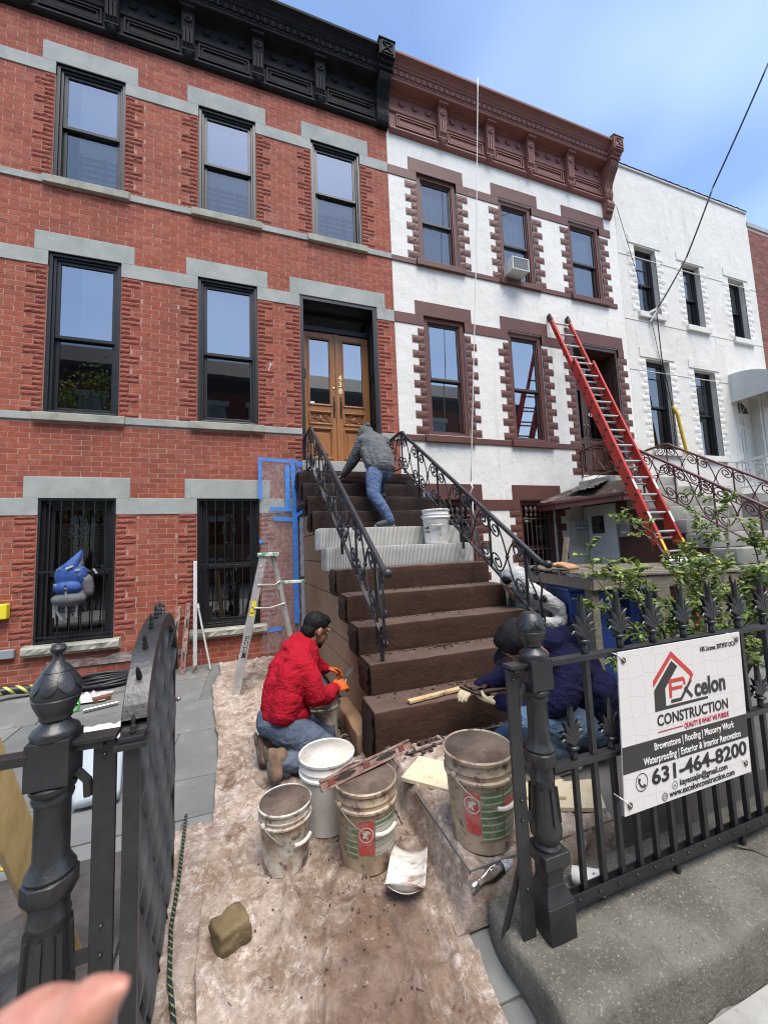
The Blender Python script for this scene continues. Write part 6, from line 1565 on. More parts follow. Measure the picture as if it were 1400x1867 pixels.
gl_ = MB().sph((2.86, -2.70, 1.205), (.09, .06, .03), 10, 8)
for k in range(4): gl_.tube([(2.80 + .03 * k, -2.74, 1.21), (2.80 + .035 * k, -2.82, 1.20), (2.81 + .036 * k, -2.87, 1.175)], .017, 7)
gl_.tube([(2.92, -2.70, 1.21), (2.99, -2.68, 1.20)], .018, 7); o = gl_.build('work_glove', M('tan_leather', (.48, .27, .14), .8, 0, (.38, .20, .10), 12), None, smooth='all'); tag(o, 'tan leather work glove lying on top of the wooden enclosure', 'glove')
o = MB().bar((3.02, -2.58, 1.15), (3.11, -2.56, 1.47), .05, .03).build('wood_stake', oldwood, None, bevel=.004); tag(o, 'short dark wooden stake sticking up behind the leather glove', 'stake')
for i, (x, y, z, s, col, lab) in enumerate(((4.55, -2.7, 1.14, .10, (.72, .70, .68), 'white plastic bag on the enclosure lid below the red ladder'), (4.82, -2.72, 1.13, .08, (.16, .15, .32), 'blue patterned rag on the enclosure lid below the red ladder'), (5.05, -2.6, 1.15, .10, (.75, .74, .72), 'white folded cloth on the enclosure lid right of the ladder'), (4.95, -2.85, 1.11, .055, (.70, .50, .06), 'small yellow wrapper on the enclosure lid'))):
    stone_obj('bag' if i == 0 else 'rag' if i == 1 else 'folded_cloth' if i == 2 else 'wrapper', lab, 'bag' if i == 0 else 'cloth' if i < 3 else 'wrapper', (x, y, z), (s, s * .8, s * .55), M('bag_col_%d' % i, col, .5, 0, tuple(c * .7 for c in col), 12, bump=.8, bscale=14, bdist=.03), i * 7 + 1, 3, .25)
mb_ = thing('mailbox_unit', 'grey metal mailbox unit with three blue labels on the white house', 'mailbox', (5.8, -.05, 1.55), world=True)
MB().box(5.70, 6.00, -.13, -.01, 1.36, 1.80).build('cabinet', M('mail_metal', (.50, .50, .47), .5, .2, (.42, .42, .39), 6, co='pos'), mb_, bevel=.004)
for k in range(3):
    x = 5.72 + .092 * k; ring(MB(), x, x + .085, 1.38, 1.78, .004, -.135, -.13).build('mailbox_door', alu, mb_); MB().box(x + .008, x + .077, -.136, -.133, 1.62, 1.70).build('name_label', M('label_blue', (.05, .16, .40), .5), mb_); MB().box(x + .015, x + .070, -.138, -.1365, 1.64, 1.68).build('name_card', M('plate_white', (.75, .75, .75), .5), mb_)
ic = thing('intercom', 'small steel intercom panel on the brown stoop wall beside the white door', 'intercom', (6.03, -.86, 1.6), world=True); MB().box(5.985, 6.055, -.98, -.78, 1.46, 1.76).build('panel', M('ic_steel', (.36, .36, .36), .4, .7), ic, bevel=.006); MB().box(5.95, 6.05, -1.0, -.76, 1.76, 1.785).build('rain_cap', M('ic_steel', (.36, .36, .36), .4, .7), ic)
for k in range(6): MB().lathe([(.008, 0), (.008, .005), (0, .006)], (5.985, -.92 + .05 * (k % 3), 1.66 - .05 * (k // 3)), 8, (-1, 0, 0)).build('button', black, ic)
MB().box(5.981, 5.986, -.92, -.84, 1.52, 1.55).build('name_card', M('plate_white', (.75, .75, .75), .5), ic)
# gate stub / old fence of the neighbour behind the bush
nf = thing('iron_fence', 'dark iron fence between the two front yards, behind the bush', 'fence', (4.6, -3.3, .1), world=True)
for z in (.90, .45): MB().box(3.3, 5.6, -3.62, -3.59, z, z + .025).build('rail', iron, nf)
for k in range(12): inst(TALL, 'picket', nf, (3.4 + .19 * k, -3.605, .02)); inst(FIN, 'finial', nf, (3.4 + .19 * k, -3.605, .92), (0, 0, 0), (.8, .8, .75))
o = MB().box(2.50, 2.80, -2.25, -2.22, .1, 1.16).build('grey_panel', M('grey_green_board', (.25, .31, .30), .6), None); tag(o, 'grey-green board standing beside the wooden enclosure', 'board')

# ================================================================== cables and rope
def cable(name, label, pts, r, mat, cat='cable', sag=0, group=None):
    P = []
    for a, b in zip(pts, pts[1:]):
        a, b = Vector(a), Vector(b)
        for k in range(13):
            t = k / 12; p = a.lerp(b, t); p.z -= sag * 4 * t * (1 - t); P.append(p)
    o = MB().tube(P, r, 6).build(name, mat, None, smooth='all'); return tag(o, label, cat, group)
cabm = M('cable_black', (.03, .03, .035), .6)
cable('service_cable', 'thick black service cable running from the white house up to the right', [(8.53, -.14, 6.455), (9.05, -.52, 7.50), (9.33, -1.0, 8.78), (9.55, -2.0, 10.49), (9.9, -4.2, 13.6), (10.4, -9, 17)], .016, cabm, sag=.02)
cable('drop_cable', 'pair of black cables dropping from the wall hook past the window', [(8.53, -.12, 6.43), (8.62, -.06, 5.4), (8.80, -.05, 4.27), (8.80, -.04, 3.3)], .011, cabm, sag=.0)
cable('thin_cable', 'thin dark wire hanging from the brown cornice corner down the white wall', [(7.69, -.08, 8.75), (8.05, -.05, 7.6), (8.43, -.05, 6.31), (8.72, -.05, 4.4), (8.75, -.05, 3.2)], .006, cabm)
cable('yellow_sleeve', 'bright yellow sleeve on the cable by the lower window of the white painted house', [(8.77, -.07, 4.27), (8.86, -.10, 4.1), (8.93, -.10, 3.7), (9.03, -.10, 3.2)], .035, M('sleeve_yellow', (.62, .42, .03), .5), 'cable sleeve')
hk = thing('wall_hook', 'white wooden bracket holding the service cable on the white painted house', 'bracket', (8.5, -.05, 6.4), world=True); MB().bar((8.36, -.02, 6.38), (8.60, -.16, 6.50), .05, .05).bar((8.42, -.03, 6.20), (8.55, -.12, 6.44), .06, .03).build('arm', wpaint, hk)
cable('hanging_rope', 'long white rope hanging from the brown cornice down the white house', [(3.885, -.60, 9.72), (3.66, -.50, 6.2), (3.42, -.30, 2.45)], .009, M('white_rope', (.72, .70, .66), .8), 'rope')
o = MB().tube([(3.42, -.30, 2.45), (3.43, -.33, 2.36), (3.40, -.28, 2.28), (3.44, -.30, 2.2), (3.41, -.32, 2.0), (3.42, -.3, 1.5)], .014, 6).build('rope_knot', M('white_rope', (.72, .70, .66), .8), None, smooth='all'); tag(o, 'knotted end of the hanging white rope behind the stair railing', 'rope')
cable('loose_wire', 'thin dark wire drooping from the torn hood across the barred window', [(6.0, -.5, 2.6), (5.5, -.35, 2.2), (5.2, -.15, 1.75), (4.9, -.05, 1.7)], .006, cabm)
# ================================================================== people
def blob(name, mat, parent, prims, voxel=.012, sm=6, disp=0, dscale=.08, sub=0):
    mb = MB()
    for p in prims:
        if p[0] == 'c':      # tapered capsule chain: pts, radii
            pts, rs = p[1], p[2]; P, Q = [], []
            pts = [Vector(q) for q in pts]
            d0 = (pts[0] - pts[1]).normalized(); d1 = (pts[-1] - pts[-2]).normalized()
            for a in (1.0, .8, .45): P.append(pts[0] + d0 * rs[0] * a); Q.append(rs[0] * math.sqrt(max(.0004, 1 - a * a)))
            P += pts; Q += list(rs)
            for a in (.45, .8, 1.0): P.append(pts[-1] + d1 * rs[-1] * a); Q.append(rs[-1] * math.sqrt(max(.0004, 1 - a * a)))
            mb.tube(P, Q, 14)
        elif p[0] == 's':    # ellipsoid: centre, radii, optional 3 axes
            c, r = Vector(p[1]), p[2]; n0 = len(mb.v); mb.sph((0, 0, 0), r, 18, 12)
            if len(p) > 3:
                ax = p[3]
                for i in range(n0, len(mb.v)):
                    x, y, z = mb.v[i]; mb.v[i] = tuple(c + ax[0] * x + ax[1] * y + ax[2] * z)
            else:
                for i in range(n0, len(mb.v)): mb.v[i] = tuple(Vector(mb.v[i]) + c)
    o = mb.build(name, mat, parent, smooth='all')
    r = o.modifiers.new('remesh', 'REMESH'); r.mode = 'VOXEL'; r.voxel_size = voxel; r.use_smooth_shade = True
    s = o.modifiers.new('smooth', 'SMOOTH'); s.factor = .5; s.iterations = sm
    if disp:
        tx = bpy.data.textures.new(name + '_folds', 'CLOUDS'); tx.noise_scale = dscale; tx.noise_depth = 3
        d = o.modifiers.new('folds', 'DISPLACE'); d.texture = tx; d.strength = disp; d.mid_level = .5; d.texture_coords = 'GLOBAL'
    return o
def basis(F, U):
    F = Vector(F).normalized(); U = Vector(U); U = (U - F * U.dot(F)).normalized(); return F, U, F.cross(U)   # forward, up, right
def fabric(name, col, col2, bs=22, bd=.02, sc=6, spots=()):
    if name in MATS: return MATS[name]
    m = M(name, col, .95, 0, col2, sc, .35, .7, co='pos', spec=.12, spots=tuple(spots) + ((tuple(min(1, c * 1.5 + .02) for c in col), 55, .64, .74),))
    t = m.node_tree; b = t.nodes['Principled BSDF']; p = coordn(t, 'pos')
    def ridge(scale, dist, st):
        q = t.nodes.new('ShaderNodeMath'); q.operation = 'SUBTRACT'; q.inputs[1].default_value = .5; t.links.new(noisen(t, p, scale, 3, .5, dist, st), q.inputs[0])
        a = t.nodes.new('ShaderNodeMath'); a.operation = 'ABSOLUTE'; t.links.new(q.outputs[0], a.inputs[0]); return rampn(t, a.outputs[0], .0, .16)
    bumpn(t, b, ridge(bs * .55, 1.2, (1, 1, 1.5)), .32, bd * 1.2); bumpn(t, b, ridge(bs * 1.3, .8, (1, 1, 1.3)), .14, bd * .5); bumpn(t, b, noisen(t, p, 420, 2, .5), .25, .0015)
    return m
skin = M('skin_brown', (.24, .115, .065), .5, 0, (.20, .09, .05), 20, bump=.1, bscale=200, co='pos')
hair = M('black_hair', (.004, .0036, .0035), .65, 0, (.009, .008, .0075), 90, bump=.5, bscale=160, bdist=.003, co='pos', spec=.2)
eyew = M('eye_white', (.6, .58, .55), .3); eyed = M('eye_dark', (.01, .008, .007), .2)
denim = fabric('blue_denim', (.055, .085, .16), (.11, .155, .25), 16, .02, 5, (((.20, .25, .34), 9, .60, .78, (1, 1, 2)),))
denim2 = fabric('grey_denim', (.060, .078, .112), (.11, .128, .16), 14, .02, 5, (((.16, .11, .08), 7, .60, .76),))
def head(parent, c, F, U, s=1.0, face=True, hairy=True, mat=None):
    """c = centre of the skull; returns basis-mapped point function"""
    F, U, Rt = basis(F, U); c = Vector(c)
    def P(f, u, r): return c + (F * f + U * u + Rt * r) * s
    ax = (F, Rt, U)
    pr = [('s', P(-.008, .025, 0), (.098 * s, .077 * s, .095 * s), ax), ('s', P(.035, -.045, 0), (.060 * s, .058 * s, .075 * s), ax), ('s', P(.070, -.095, 0), (.026 * s, .030 * s, .022 * s), ax),
          ('c', [P(-.02, -.06, 0), P(-.045, -.19, 0)], [.056 * s, .060 * s]),
          ('c', [P(.088, .010, 0), P(.112, -.035, 0)], [.010 * s, .014 * s]), ('s', P(.106, -.040, .011), (.010 * s, .008 * s, .008 * s), ax), ('s', P(.106, -.040, -.011), (.010 * s, .008 * s, .008 * s), ax),
          ('c', [P(.083, .026, -.05), P(.094, .028, 0), P(.083, .026, .05)], [.012 * s, .012 * s, .012 * s]), ('c', [P(.088, -.070, -.02), P(.095, -.069, 0), P(.088, -.070, .02)], [.009 * s, .010 * s, .009 * s])]
    for sg in (-1, 1): pr += [('s', P(-.006, -.012, sg * .080), (.020 * s, .010 * s, .032 * s), ax)]
    h_ = blob('body', mat or skin, parent, pr, .0055 * s, 3)
    for sg in (-1, 1):
        MB().sph(P(.078, .004, sg * .030), (.011 * s, .011 * s, .011 * s), 10, 8).build('eye', eyew, parent, smooth='all'); MB().sph(P(.086, .003, sg * .031), .006 * s, 8, 6).build('iris', eyed, parent, smooth='all')
        blob('eyebrow', hair, parent, [('c', [P(.090, .026, sg * .016), P(.092, .032, sg * .032), P(.080, .026, sg * .05)], [.004 * s, .005 * s, .003 * s])], .003, 1)
    if hairy:
        pr = [('s', P(-.018, .045, 0), (.102 * s, .083 * s, .092 * s), ax), ('s', P(.030, .088, 0), (.065 * s, .062 * s, .040 * s), ax), ('s', P(-.060, -.02, 0), (.058 * s, .070 * s, .07 * s), ax)]
        blob('hair', hair, parent, pr, .006, 2, .012, .02)
    return P
def hand(parent, wrist, palm_dir, back, mat, s=1.0, curl=.6, name='glove', thumb=1):
    """palm and five fingers; back = direction of the back of the hand"""
    D, B, S = basis(palm_dir, back); wrist = Vector(wrist)
    def P(d, b, q): return wrist + (D * d + B * b + S * q * thumb) * s
    pr = [('s', P(.05, 0, 0), (.052 * s, .043 * s, .017 * s), (D, S, B)), ('c', [P(-.04, 0, 0), P(.02, 0, 0)], [.031 * s, .030 * s])]
    for k, (q, ln) in enumerate(((-.033, .062), (-.011, .075), (.011, .080), (.033, .070))):
        a1, a2 = curl * 1.2, curl * 2.4
        p0 = Vector((.085, 0)); p1 = p0 + Vector((math.cos(a1 * .6), -math.sin(a1 * .6))) * ln * .5; p2 = p1 + Vector((math.cos(a1 * 1.2), -math.sin(a1 * 1.2))) * ln * .32; p3 = p2 + Vector((math.cos(a2), -math.sin(a2))) * ln * .26
        pr.append(('c', [P(p0.x - .02, p0.y, q), P(p0.x, p0.y, q), P(p1.x, p1.y, q * 1.05), P(p2.x, p2.y, q * 1.05), P(p3.x, p3.y, q)], [.0105 * s, .0105 * s, .0098 * s, .009 * s, .0082 * s]))
    pr.append(('c', [P(.02, -.004, .034), P(.045, -.018, .056), P(.072, -.034, .058), P(.088, -.046, .048)], [.014 * s, .012 * s, .0105 * s, .009 * s]))
    return blob(name, mat, parent, pr, .0045 * s, 2)
V3 = Vector
# ---------------------------------------------------------------- man in the red hoodie, kneeling
p1 = thing('person', 'man in a red hoodie and jeans kneeling beside the stoop with a trowel', 'person', (.2, -2.85, 0), world=True)
redf = fabric('red_fleece', (.36, .010, .022), (.27, .006, .015), 13, .03, 4)
blob('hoodie', redf, p1, [
    ('c', [(.215, -2.80, .34), (.235, -2.77, .44), (.285, -2.72, .56), (.335, -2.68, .65)], [.172, .178, .182, .155]),
    ('c', [(.200, -2.93, .36), (.27, -2.86, .56)], [.10, .12]), ('c', [(.18, -2.66, .36), (.26, -2.58, .56)], [.10, .12]),
    ('c', [(.30, -2.83, .64), (.36, -2.70, .69), (.34, -2.53, .68)], [.10, .105, .10]),
    ('c', [(.325, -2.86, .64), (.385, -2.92, .53), (.415, -2.93, .43)], [.094, .084, .076]), ('c', [(.415, -2.93, .43), (.50, -2.86, .395), (.575, -2.76, .395)], [.076, .064, .05]),
    ('c', [(.37, -2.52, .64), (.47, -2.42, .52), (.56, -2.44, .46)], [.085, .072, .05]),
    ('c', [(.30, -2.76, .73), (.32, -2.66, .765), (.37, -2.58, .755), (.42, -2.56, .72)], [.050, .062, .055, .04]), ('s', (.275, -2.70, .735), (.075, .09, .055)), ('c', [(.38, -2.74, .70), (.435, -2.68, .70), (.44, -2.60, .69)], [.045, .04, .04]),
    ('c', [(.10, -2.86, .33), (.20, -2.95, .315), (.33, -2.90, .31)], [.045, .05, .045])], .0095, 5, .022, .075)
P = head(p1, (.478, -2.60, .815), (.86, .30, -.40), (.25, .1, 1), 1.04)
blob('beard', hair, p1, [('c', [P(.045, -.085, -.045), P(.078, -.108, 0), P(.045, -.085, .045)], [.016, .016, .016]), ('c', [P(.099, -.057, -.02), P(.104, -.055, 0), P(.099, -.057, .02)], [.004, .004, .004])], .0045, 1)
blob('jeans', denim2, p1, [
    ('s', (.19, -2.78, .255), (.175, .19, .115)), ('c', [(.21, -2.90, .23), (.36, -2.97, .165), (.51, -3.0, .07)], [.115, .105, .075]), ('c', [(.51, -3.0, .055), (.34, -3.03, .055), (.17, -3.03, .085)], [.075, .068, .055]),
    ('c', [(.21, -2.68, .22), (.38, -2.68, .15), (.52, -2.70, .06)], [.11, .10, .075]), ('c', [(.52, -2.70, .05), (.34, -2.75, .05), (.12, -2.79, .08)], [.072, .066, .052]), ('c', [(.08, -2.80, .30), (.2, -2.92, .29), (.33, -2.86, .29)], [.06, .06, .06])], .010, 4, .02, .06)
bootm = M('tan_suede_boot', (.19, .12, .075), .9, 0, (.11, .068, .042), 9, bump=.5, bscale=40, co='pos'); solem = M('boot_sole', (.10, .085, .07), .9, 0, (.05, .042, .035), 14, bump=.6, bscale=50, co='pos')
for ank, heel, toe in (((.145, -3.03, .115), (.075, -3.045, .175), (.105, -3.085, .0)), ((.085, -2.79, .11), (.02, -2.80, .165), (.045, -2.85, .0))):
    a, h_, t_ = V3(ank), V3(heel), V3(toe); mid = (h_ + t_) / 2
    bt_ = blob('boot', bootm, p1, [('c', [a + V3((.02, 0, .01)), a, h_ + V3((.035, 0, -.03))], [.052, .050, .046]), ('c', [h_ + V3((.030, 0, -.02)), mid + V3((.038, 0, 0)), t_ + V3((.03, 0, .045))], [.040, .044, .042])], .008, 3, .008, .03)
    nrm_ = V3((-1, -.1, -.35)).normalized(); ax_u = (h_ - t_).normalized(); ax_s = nrm_.cross(ax_u).normalized()
    blob('boot_sole', solem, bt_, [('s', mid + V3((-.006, 0, .02)) + ax_u * .055, (.016, .040, .055), (nrm_, ax_s, ax_u)), ('s', mid + V3((-.002, 0, .02)) - ax_u * .035, (.016, .047, .075), (nrm_, ax_s, ax_u))], .006, 2)
orange = M('orange_rubber', (.62, .12, .02), .55, 0, (.5, .085, .015), 15, bump=.4, bscale=40, co='pos')
hand(p1, (.59, -2.735, .395), (.85, .40, .02), (.15, -.65, .75), orange, 1.08, .85, 'glove', -1)
hand(p1, (.57, -2.44, .455), (.8, .2, -.2), (.1, .4, .9), orange, 1.05, .6, 'glove', 1)
tw = thing('pointing_trowel', 'dark pointing trowel held in the orange glove beside the stoop', 'trowel', (.69, -2.66, .38), world=True)
MB().tube([(.645, -2.70, .365), (.685, -2.665, .39)], .014, 8).build('handle', M('trowel_wood', (.25, .12, .05), .6), tw, smooth=True); MB().tube([(.685, -2.665, .39), (.70, -2.65, .42), (.69, -2.655, .437)], .005, 6).build('tang', steel, tw)
MB().add([(.69, -2.66, .435), (.735, -2.645, .445), (.80, -2.58, .515), (.715, -2.625, .475)], [(0, 1, 2, 3)]).build('blade', M('trowel_blade', (.03, .03, .032), .5, .5), tw)
# ---------------------------------------------------------------- man in the grey hoodie on the stairs
p2 = thing('person', 'man in a grey hoodie and blue jeans bending over the top steps', 'person', (1.5, -1.4, 1.68), world=True)
greyf = fabric('grey_fleece', (.135, .142, .145), (.095, .10, .104), 14, .03, 5)
blob('hoodie', greyf, p2, [
    ('c', [(1.605, -1.04, 2.52), (1.60, -.97, 2.64), (1.585, -.86, 2.80), (1.58, -.76, 2.92)], [.175, .185, .19, .15]),
    ('c', [(1.45, -.80, 2.89), (1.58, -.77, 2.93), (1.73, -.80, 2.90)], [.105, .12, .11]), ('c', [(1.70, -1.05, 2.50), (1.70, -.95, 2.70)], [.11, .12]), ('c', [(1.50, -1.04, 2.52), (1.48, -.92, 2.72)], [.10, .11]),
    ('c', [(1.43, -.80, 2.86), (1.37, -.74, 2.74), (1.32, -.68, 2.63)], [.092, .082, .074]), ('c', [(1.32, -.68, 2.63), (1.27, -.60, 2.545), (1.225, -.53, 2.485)], [.072, .06, .046]),
    ('c', [(1.75, -.79, 2.87), (1.80, -.66, 2.75), (1.78, -.52, 2.64)], [.092, .08, .06]),
    ('s', (1.545, -.645, 3.045), (.115, .13, .145)), ('c', [(1.56, -.70, 2.98), (1.55, -.72, 2.90)], [.11, .12]), ('c', [(1.535, -.66, 3.12), (1.555, -.72, 3.165)], [.07, .035])], .0095, 5, .022, .075)
head(p2, (1.535, -.60, 3.02), (-.15, .75, -.65), (0, .55, .8), 1.0, True, True)
blob('jeans', denim, p2, [
    ('s', (1.585, -1.04, 2.44), (.175, .14, .12)), ('c', [(1.515, -1.07, 2.41), (1.465, -1.16, 2.26), (1.43, -1.25, 2.10)], [.115, .10, .082]), ('c', [(1.43, -1.25, 2.10), (1.50, -1.33, 1.96), (1.565, -1.38, 1.82), (1.575, -1.385, 1.77)], [.078, .072, .058, .06]),
    ('c', [(1.67, -1.03, 2.42), (1.68, -.87, 2.42), (1.68, -.72, 2.42)], [.11, .10, .082]), ('c', [(1.68, -.72, 2.40), (1.67, -.82, 2.30), (1.665, -.90, 2.22)], [.078, .07, .055])], .010, 4, .02, .05)
shoem = M('dark_trainer', (.022, .024, .030), .7, 0, (.04, .042, .05), 12, co='pos'); shsole = M('grey_trainer_sole', (.14, .14, .145), .8, co='pos', col2=(.1, .1, .1))
s_ = blob('shoe', shoem, p2, [('c', [(1.60, -1.37, 1.745), (1.52, -1.39, 1.735), (1.41, -1.42, 1.715)], [.046, .046, .034]), ('c', [(1.575, -1.38, 1.79), (1.57, -1.38, 1.75)], [.048, .05])], .007, 3)
blob('shoe_sole', shsole, s_, [('c', [(1.625, -1.365, 1.70), (1.52, -1.39, 1.698), (1.385, -1.425, 1.698)], [.034, .030, .022])], .006, 2)
s_ = blob('shoe', shoem, p2, [('c', [(1.665, -.93, 2.165), (1.665, -.87, 2.155), (1.66, -.76, 2.15)], [.046, .046, .034]), ('c', [(1.665, -.91, 2.21), (1.665, -.90, 2.18)], [.046, .048])], .007, 3)
blob('shoe_sole', shsole, s_, [('c', [(1.665, -.96, 2.138), (1.665, -.87, 2.136), (1.66, -.74, 2.136)], [.030, .028, .022])], .006, 2)
wglove = M('white_work_glove', (.55, .52, .47), .9, 0, (.38, .34, .30), 12, bump=.5, bscale=60, co='pos')
hand(p2, (1.225, -.53, 2.485), (-.45, .75, -.35), (-.4, -.2, .9), wglove, 1.05, .5, 'glove', 1); hand(p2, (1.78, -.52, 2.63), (-.2, .8, -.5), (0, .3, .9), wglove, 1.05, .4, 'glove', -1)
o = MB().bar((1.0, -.395, 2.475), (2.28, -.395, 2.475), .04, .012).build('straightedge', coat, None, bevel=.002); tag(o, 'mud-coated wooden straightedge held across the top riser', 'straightedge')
# ---------------------------------------------------------------- man in navy crouching behind the fence
p3 = thing('person', 'man in navy hoodie and black cap crouching behind the fence with mortar board', 'person', (1.75, -3.8, .12), world=True)
navy = fabric('navy_fleece', (.0095, .0098, .034), (.0068, .007, .024), 13, .03, 4)
blob('hoodie', navy, p3, [
    ('c', [(1.965, -3.74, .34), (1.965, -3.74, .48), (1.90, -3.74, .62), (1.78, -3.75, .74)], [.185, .195, .19, .155]), ('c', [(1.98, -3.88, .34), (1.93, -3.90, .55)], [.12, .13]), ('c', [(1.76, -3.92, .70), (1.73, -3.76, .78), (1.75, -3.58, .74)], [.105, .12, .105]),
    ('c', [(1.72, -3.94, .68), (1.62, -3.95, .56), (1.56, -3.90, .50)], [.092, .082, .07]), ('c', [(1.56, -3.90, .50), (1.49, -3.76, .475), (1.445, -3.63, .465)], [.068, .06, .048]),
    ('c', [(1.70, -3.57, .68), (1.55, -3.50, .55), (1.42, -3.45, .50)], [.085, .07, .05]), ('s', (1.705, -3.78, .845), (.10, .115, .075)), ('c', [(1.80, -3.82, .86), (1.86, -3.80, .80)], [.07, .06]), ('c', [(1.64, -3.76, .83), (1.62, -3.76, .79)], [.085, .09])], .010, 5, .022, .08)
Pn = head(p3, (1.495, -3.77, .85), (-.62, .30, -.80), (-.75, .1, .62), 1.03)
capm = fabric('black_cap_cloth', (.012, .012, .014), (.022, .021, .024), 60, .004, 20)
cap = blob('cap', capm, p3, [('s', Pn(-.016, .042, 0), (.118, .100, .098), (basis((-.62, .30, -.80), (-.75, .1, .62))[0], basis((-.62, .30, -.80), (-.75, .1, .62))[2], basis((-.62, .30, -.80), (-.75, .1, .62))[1]))], .007, 2)
F_, U_, R_ = basis((-.62, .30, -.80), (-.75, .1, .62))
blob('cap_brim', capm, cap, [('s', Pn(.115, .028, 0), (.070, .075, .008), (F_, R_, U_))], .005, 1)
blob('jeans', fabric('faded_denim', (.045, .080, .135), (.095, .145, .215), 15, .02, 6, (((.30, .38, .46), 9, .62, .78, (1, 1, 2)),)), p3, [
    ('s', (1.95, -3.74, .30), (.17, .18, .13)), ('c', [(1.90, -3.86, .34), (1.66, -3.89, .40), (1.44, -3.88, .45)], [.118, .105, .082]), ('c', [(1.44, -3.88, .43), (1.55, -3.88, .31), (1.68, -3.87, .21)], [.080, .072, .058]),
    ('c', [(1.90, -3.62, .30), (1.68, -3.58, .26), (1.48, -3.58, .20)], [.11, .10, .08]), ('c', [(1.48, -3.58, .20), (1.66, -3.58, .20), (1.8, -3.58, .18)], [.078, .07, .055])], .010, 4, .022, .05)
for yy in (-3.87, -3.58):
    s_ = blob('shoe', M('navy_canvas_shoe', (.02, .024, .045), .8, 0, (.035, .04, .06), 14, co='pos'), p3, [('c', [(1.74, yy, .185), (1.66, yy, .18), (1.55, yy, .165)], [.046, .046, .036]), ('c', [(1.71, yy, .24), (1.71, yy, .20)], [.048, .05])], .007, 3)
    blob('shoe_sole', M('white_rubber_sole', (.50, .46, .40), .7, co='pos', col2=(.4, .36, .3)), s_, [('c', [(1.765, yy, .150), (1.66, yy, .148), (1.535, yy, .148)], [.034, .032, .030])], .006, 2)
cream = M('cream_work_glove', (.60, .50, .33), .9, 0, (.45, .36, .23), 12, bump=.5, bscale=60, co='pos')
hand(p3, (1.445, -3.63, .465), (-.35, .9, .02), (0, .0, -1), cream, 1.1, .35, 'glove', 1); hand(p3, (1.42, -3.45, .50), (-.9, -.1, .0), (0, 0, 1), cream, 1.1, .5, 'glove', 1)
hw = thing('mortar_hawk', 'wooden hawk board loaded with brown mortar held over the lowest step', 'hawk', (1.45, -3.46, .5), world=True)
m = MB(); m.zprism([(1.29, -3.40), (1.32, -3.56), (1.66, -3.58), (1.66, -3.36)], .500, .515); m.build('board', coat, hw, bevel=.002)
m = MB(); m.grid(lambda u, v: (lerp(1.32, 1.62, u), lerp(-3.53, -3.39, v), .512 + .022 * abs(fbm((u * 4, v * 3, 1), 1.5, 3)) + .008), 16, 10); m.build('mortar_bed', coat, hw, smooth='all', recalc=False)
blob('mortar_lump', coat, hw, [('s', (1.47, -3.44, .535), (.034, .030, .026)), ('s', (1.49, -3.44, .530), (.03, .03, .02))], .006, 2, .01, .02)
# ---------------------------------------------------------------- worker in the light sweatshirt behind the right railing
p4 = thing('person', 'worker in a pale grey hooded sweatshirt bending beyond the right stair railing', 'person', (2.8, -2.45, .1), world=True)
palef = fabric('pale_fleece', (.44, .44, .43), (.36, .36, .355), 14, .03, 5)
blob('hoodie', palef, p4, [('c', [(2.78, -2.42, .60), (2.74, -2.46, .76), (2.65, -2.50, .90)], [.165, .165, .14]), ('c', [(2.62, -2.66, .92), (2.60, -2.50, .95), (2.62, -2.34, .92)], [.09, .10, .09]), ('c', [(2.64, -2.68, .90), (2.78, -2.72, .80), (2.80, -2.72, .70)], [.085, .075, .07]), ('c', [(2.80, -2.72, .69), (2.70, -2.74, .66), (2.56, -2.72, .70)], [.068, .06, .05]),
                            ('s', (2.465, -2.525, 1.05), (.130, .125, .145)), ('c', [(2.40, -2.54, 1.12), (2.50, -2.52, 1.13)], [.075, .085]), ('c', [(2.52, -2.52, 1.0), (2.60, -2.50, .95)], [.10, .10])], .011, 4, .022, .07)
head(p4, (2.435, -2.53, 1.03), (-.85, -.15, -.45), (-.2, 0, 1), 1.0, True, True)
blob('trousers', fabric('grey_trousers', (.10, .10, .10), (.14, .14, .135), 15, .02), p4, [('s', (2.80, -2.42, .56), (.15, .15, .12)), ('c', [(2.80, -2.50, .52), (2.72, -2.52, .30), (2.78, -2.50, .14)], [.10, .085, .06]), ('c', [(2.84, -2.34, .52), (2.80, -2.34, .30), (2.84, -2.34, .14)], [.10, .085, .06])], .012, 3)
for yy in (-2.50, -2.34): blob('shoe', shoem, p4, [('c', [(2.83, yy, .135), (2.68, yy, .13)], [.045, .036])], .008, 2)
hand(p4, (2.56, -2.72, .70), (-.9, .1, .1), (0, -.5, .8), skin, 1.0, .7, 'hand', 1)

# ================================================================== backpack on the window grille
bpk = thing('backpack', 'blue and grey backpack hanging on the left barred window', 'backpack', (-2.03, -.12, .88), world=True)
bblue = M('backpack_blue', (.020, .070, .26), .7, 0, (.014, .05, .19), 9, bump=.5, bscale=30, bdist=.01, co='pos'); bgrey = M('backpack_grey', (.115, .115, .12), .8, 0, (.085, .085, .09), 9, bump=.5, bscale=40, bdist=.008, co='pos'); strapm = M('strap_grey', (.34, .33, .32), .7)
blob('body', bgrey, bpk, [('s', (-2.04, -.11, 1.02), (.165, .10, .12)), ('c', [(-2.04, -.10, 1.05), (-2.035, -.09, 1.24), (-2.01, -.08, 1.40), (-1.99, -.06, 1.51)], [.12, .11, .07, .03]), ('c', [(-1.90, -.12, 1.20), (-1.875, -.11, 1.06)], [.07, .062]), ('s', (-2.05, -.165, .985), (.172, .115, .085))], .009, 4, .008, .07)
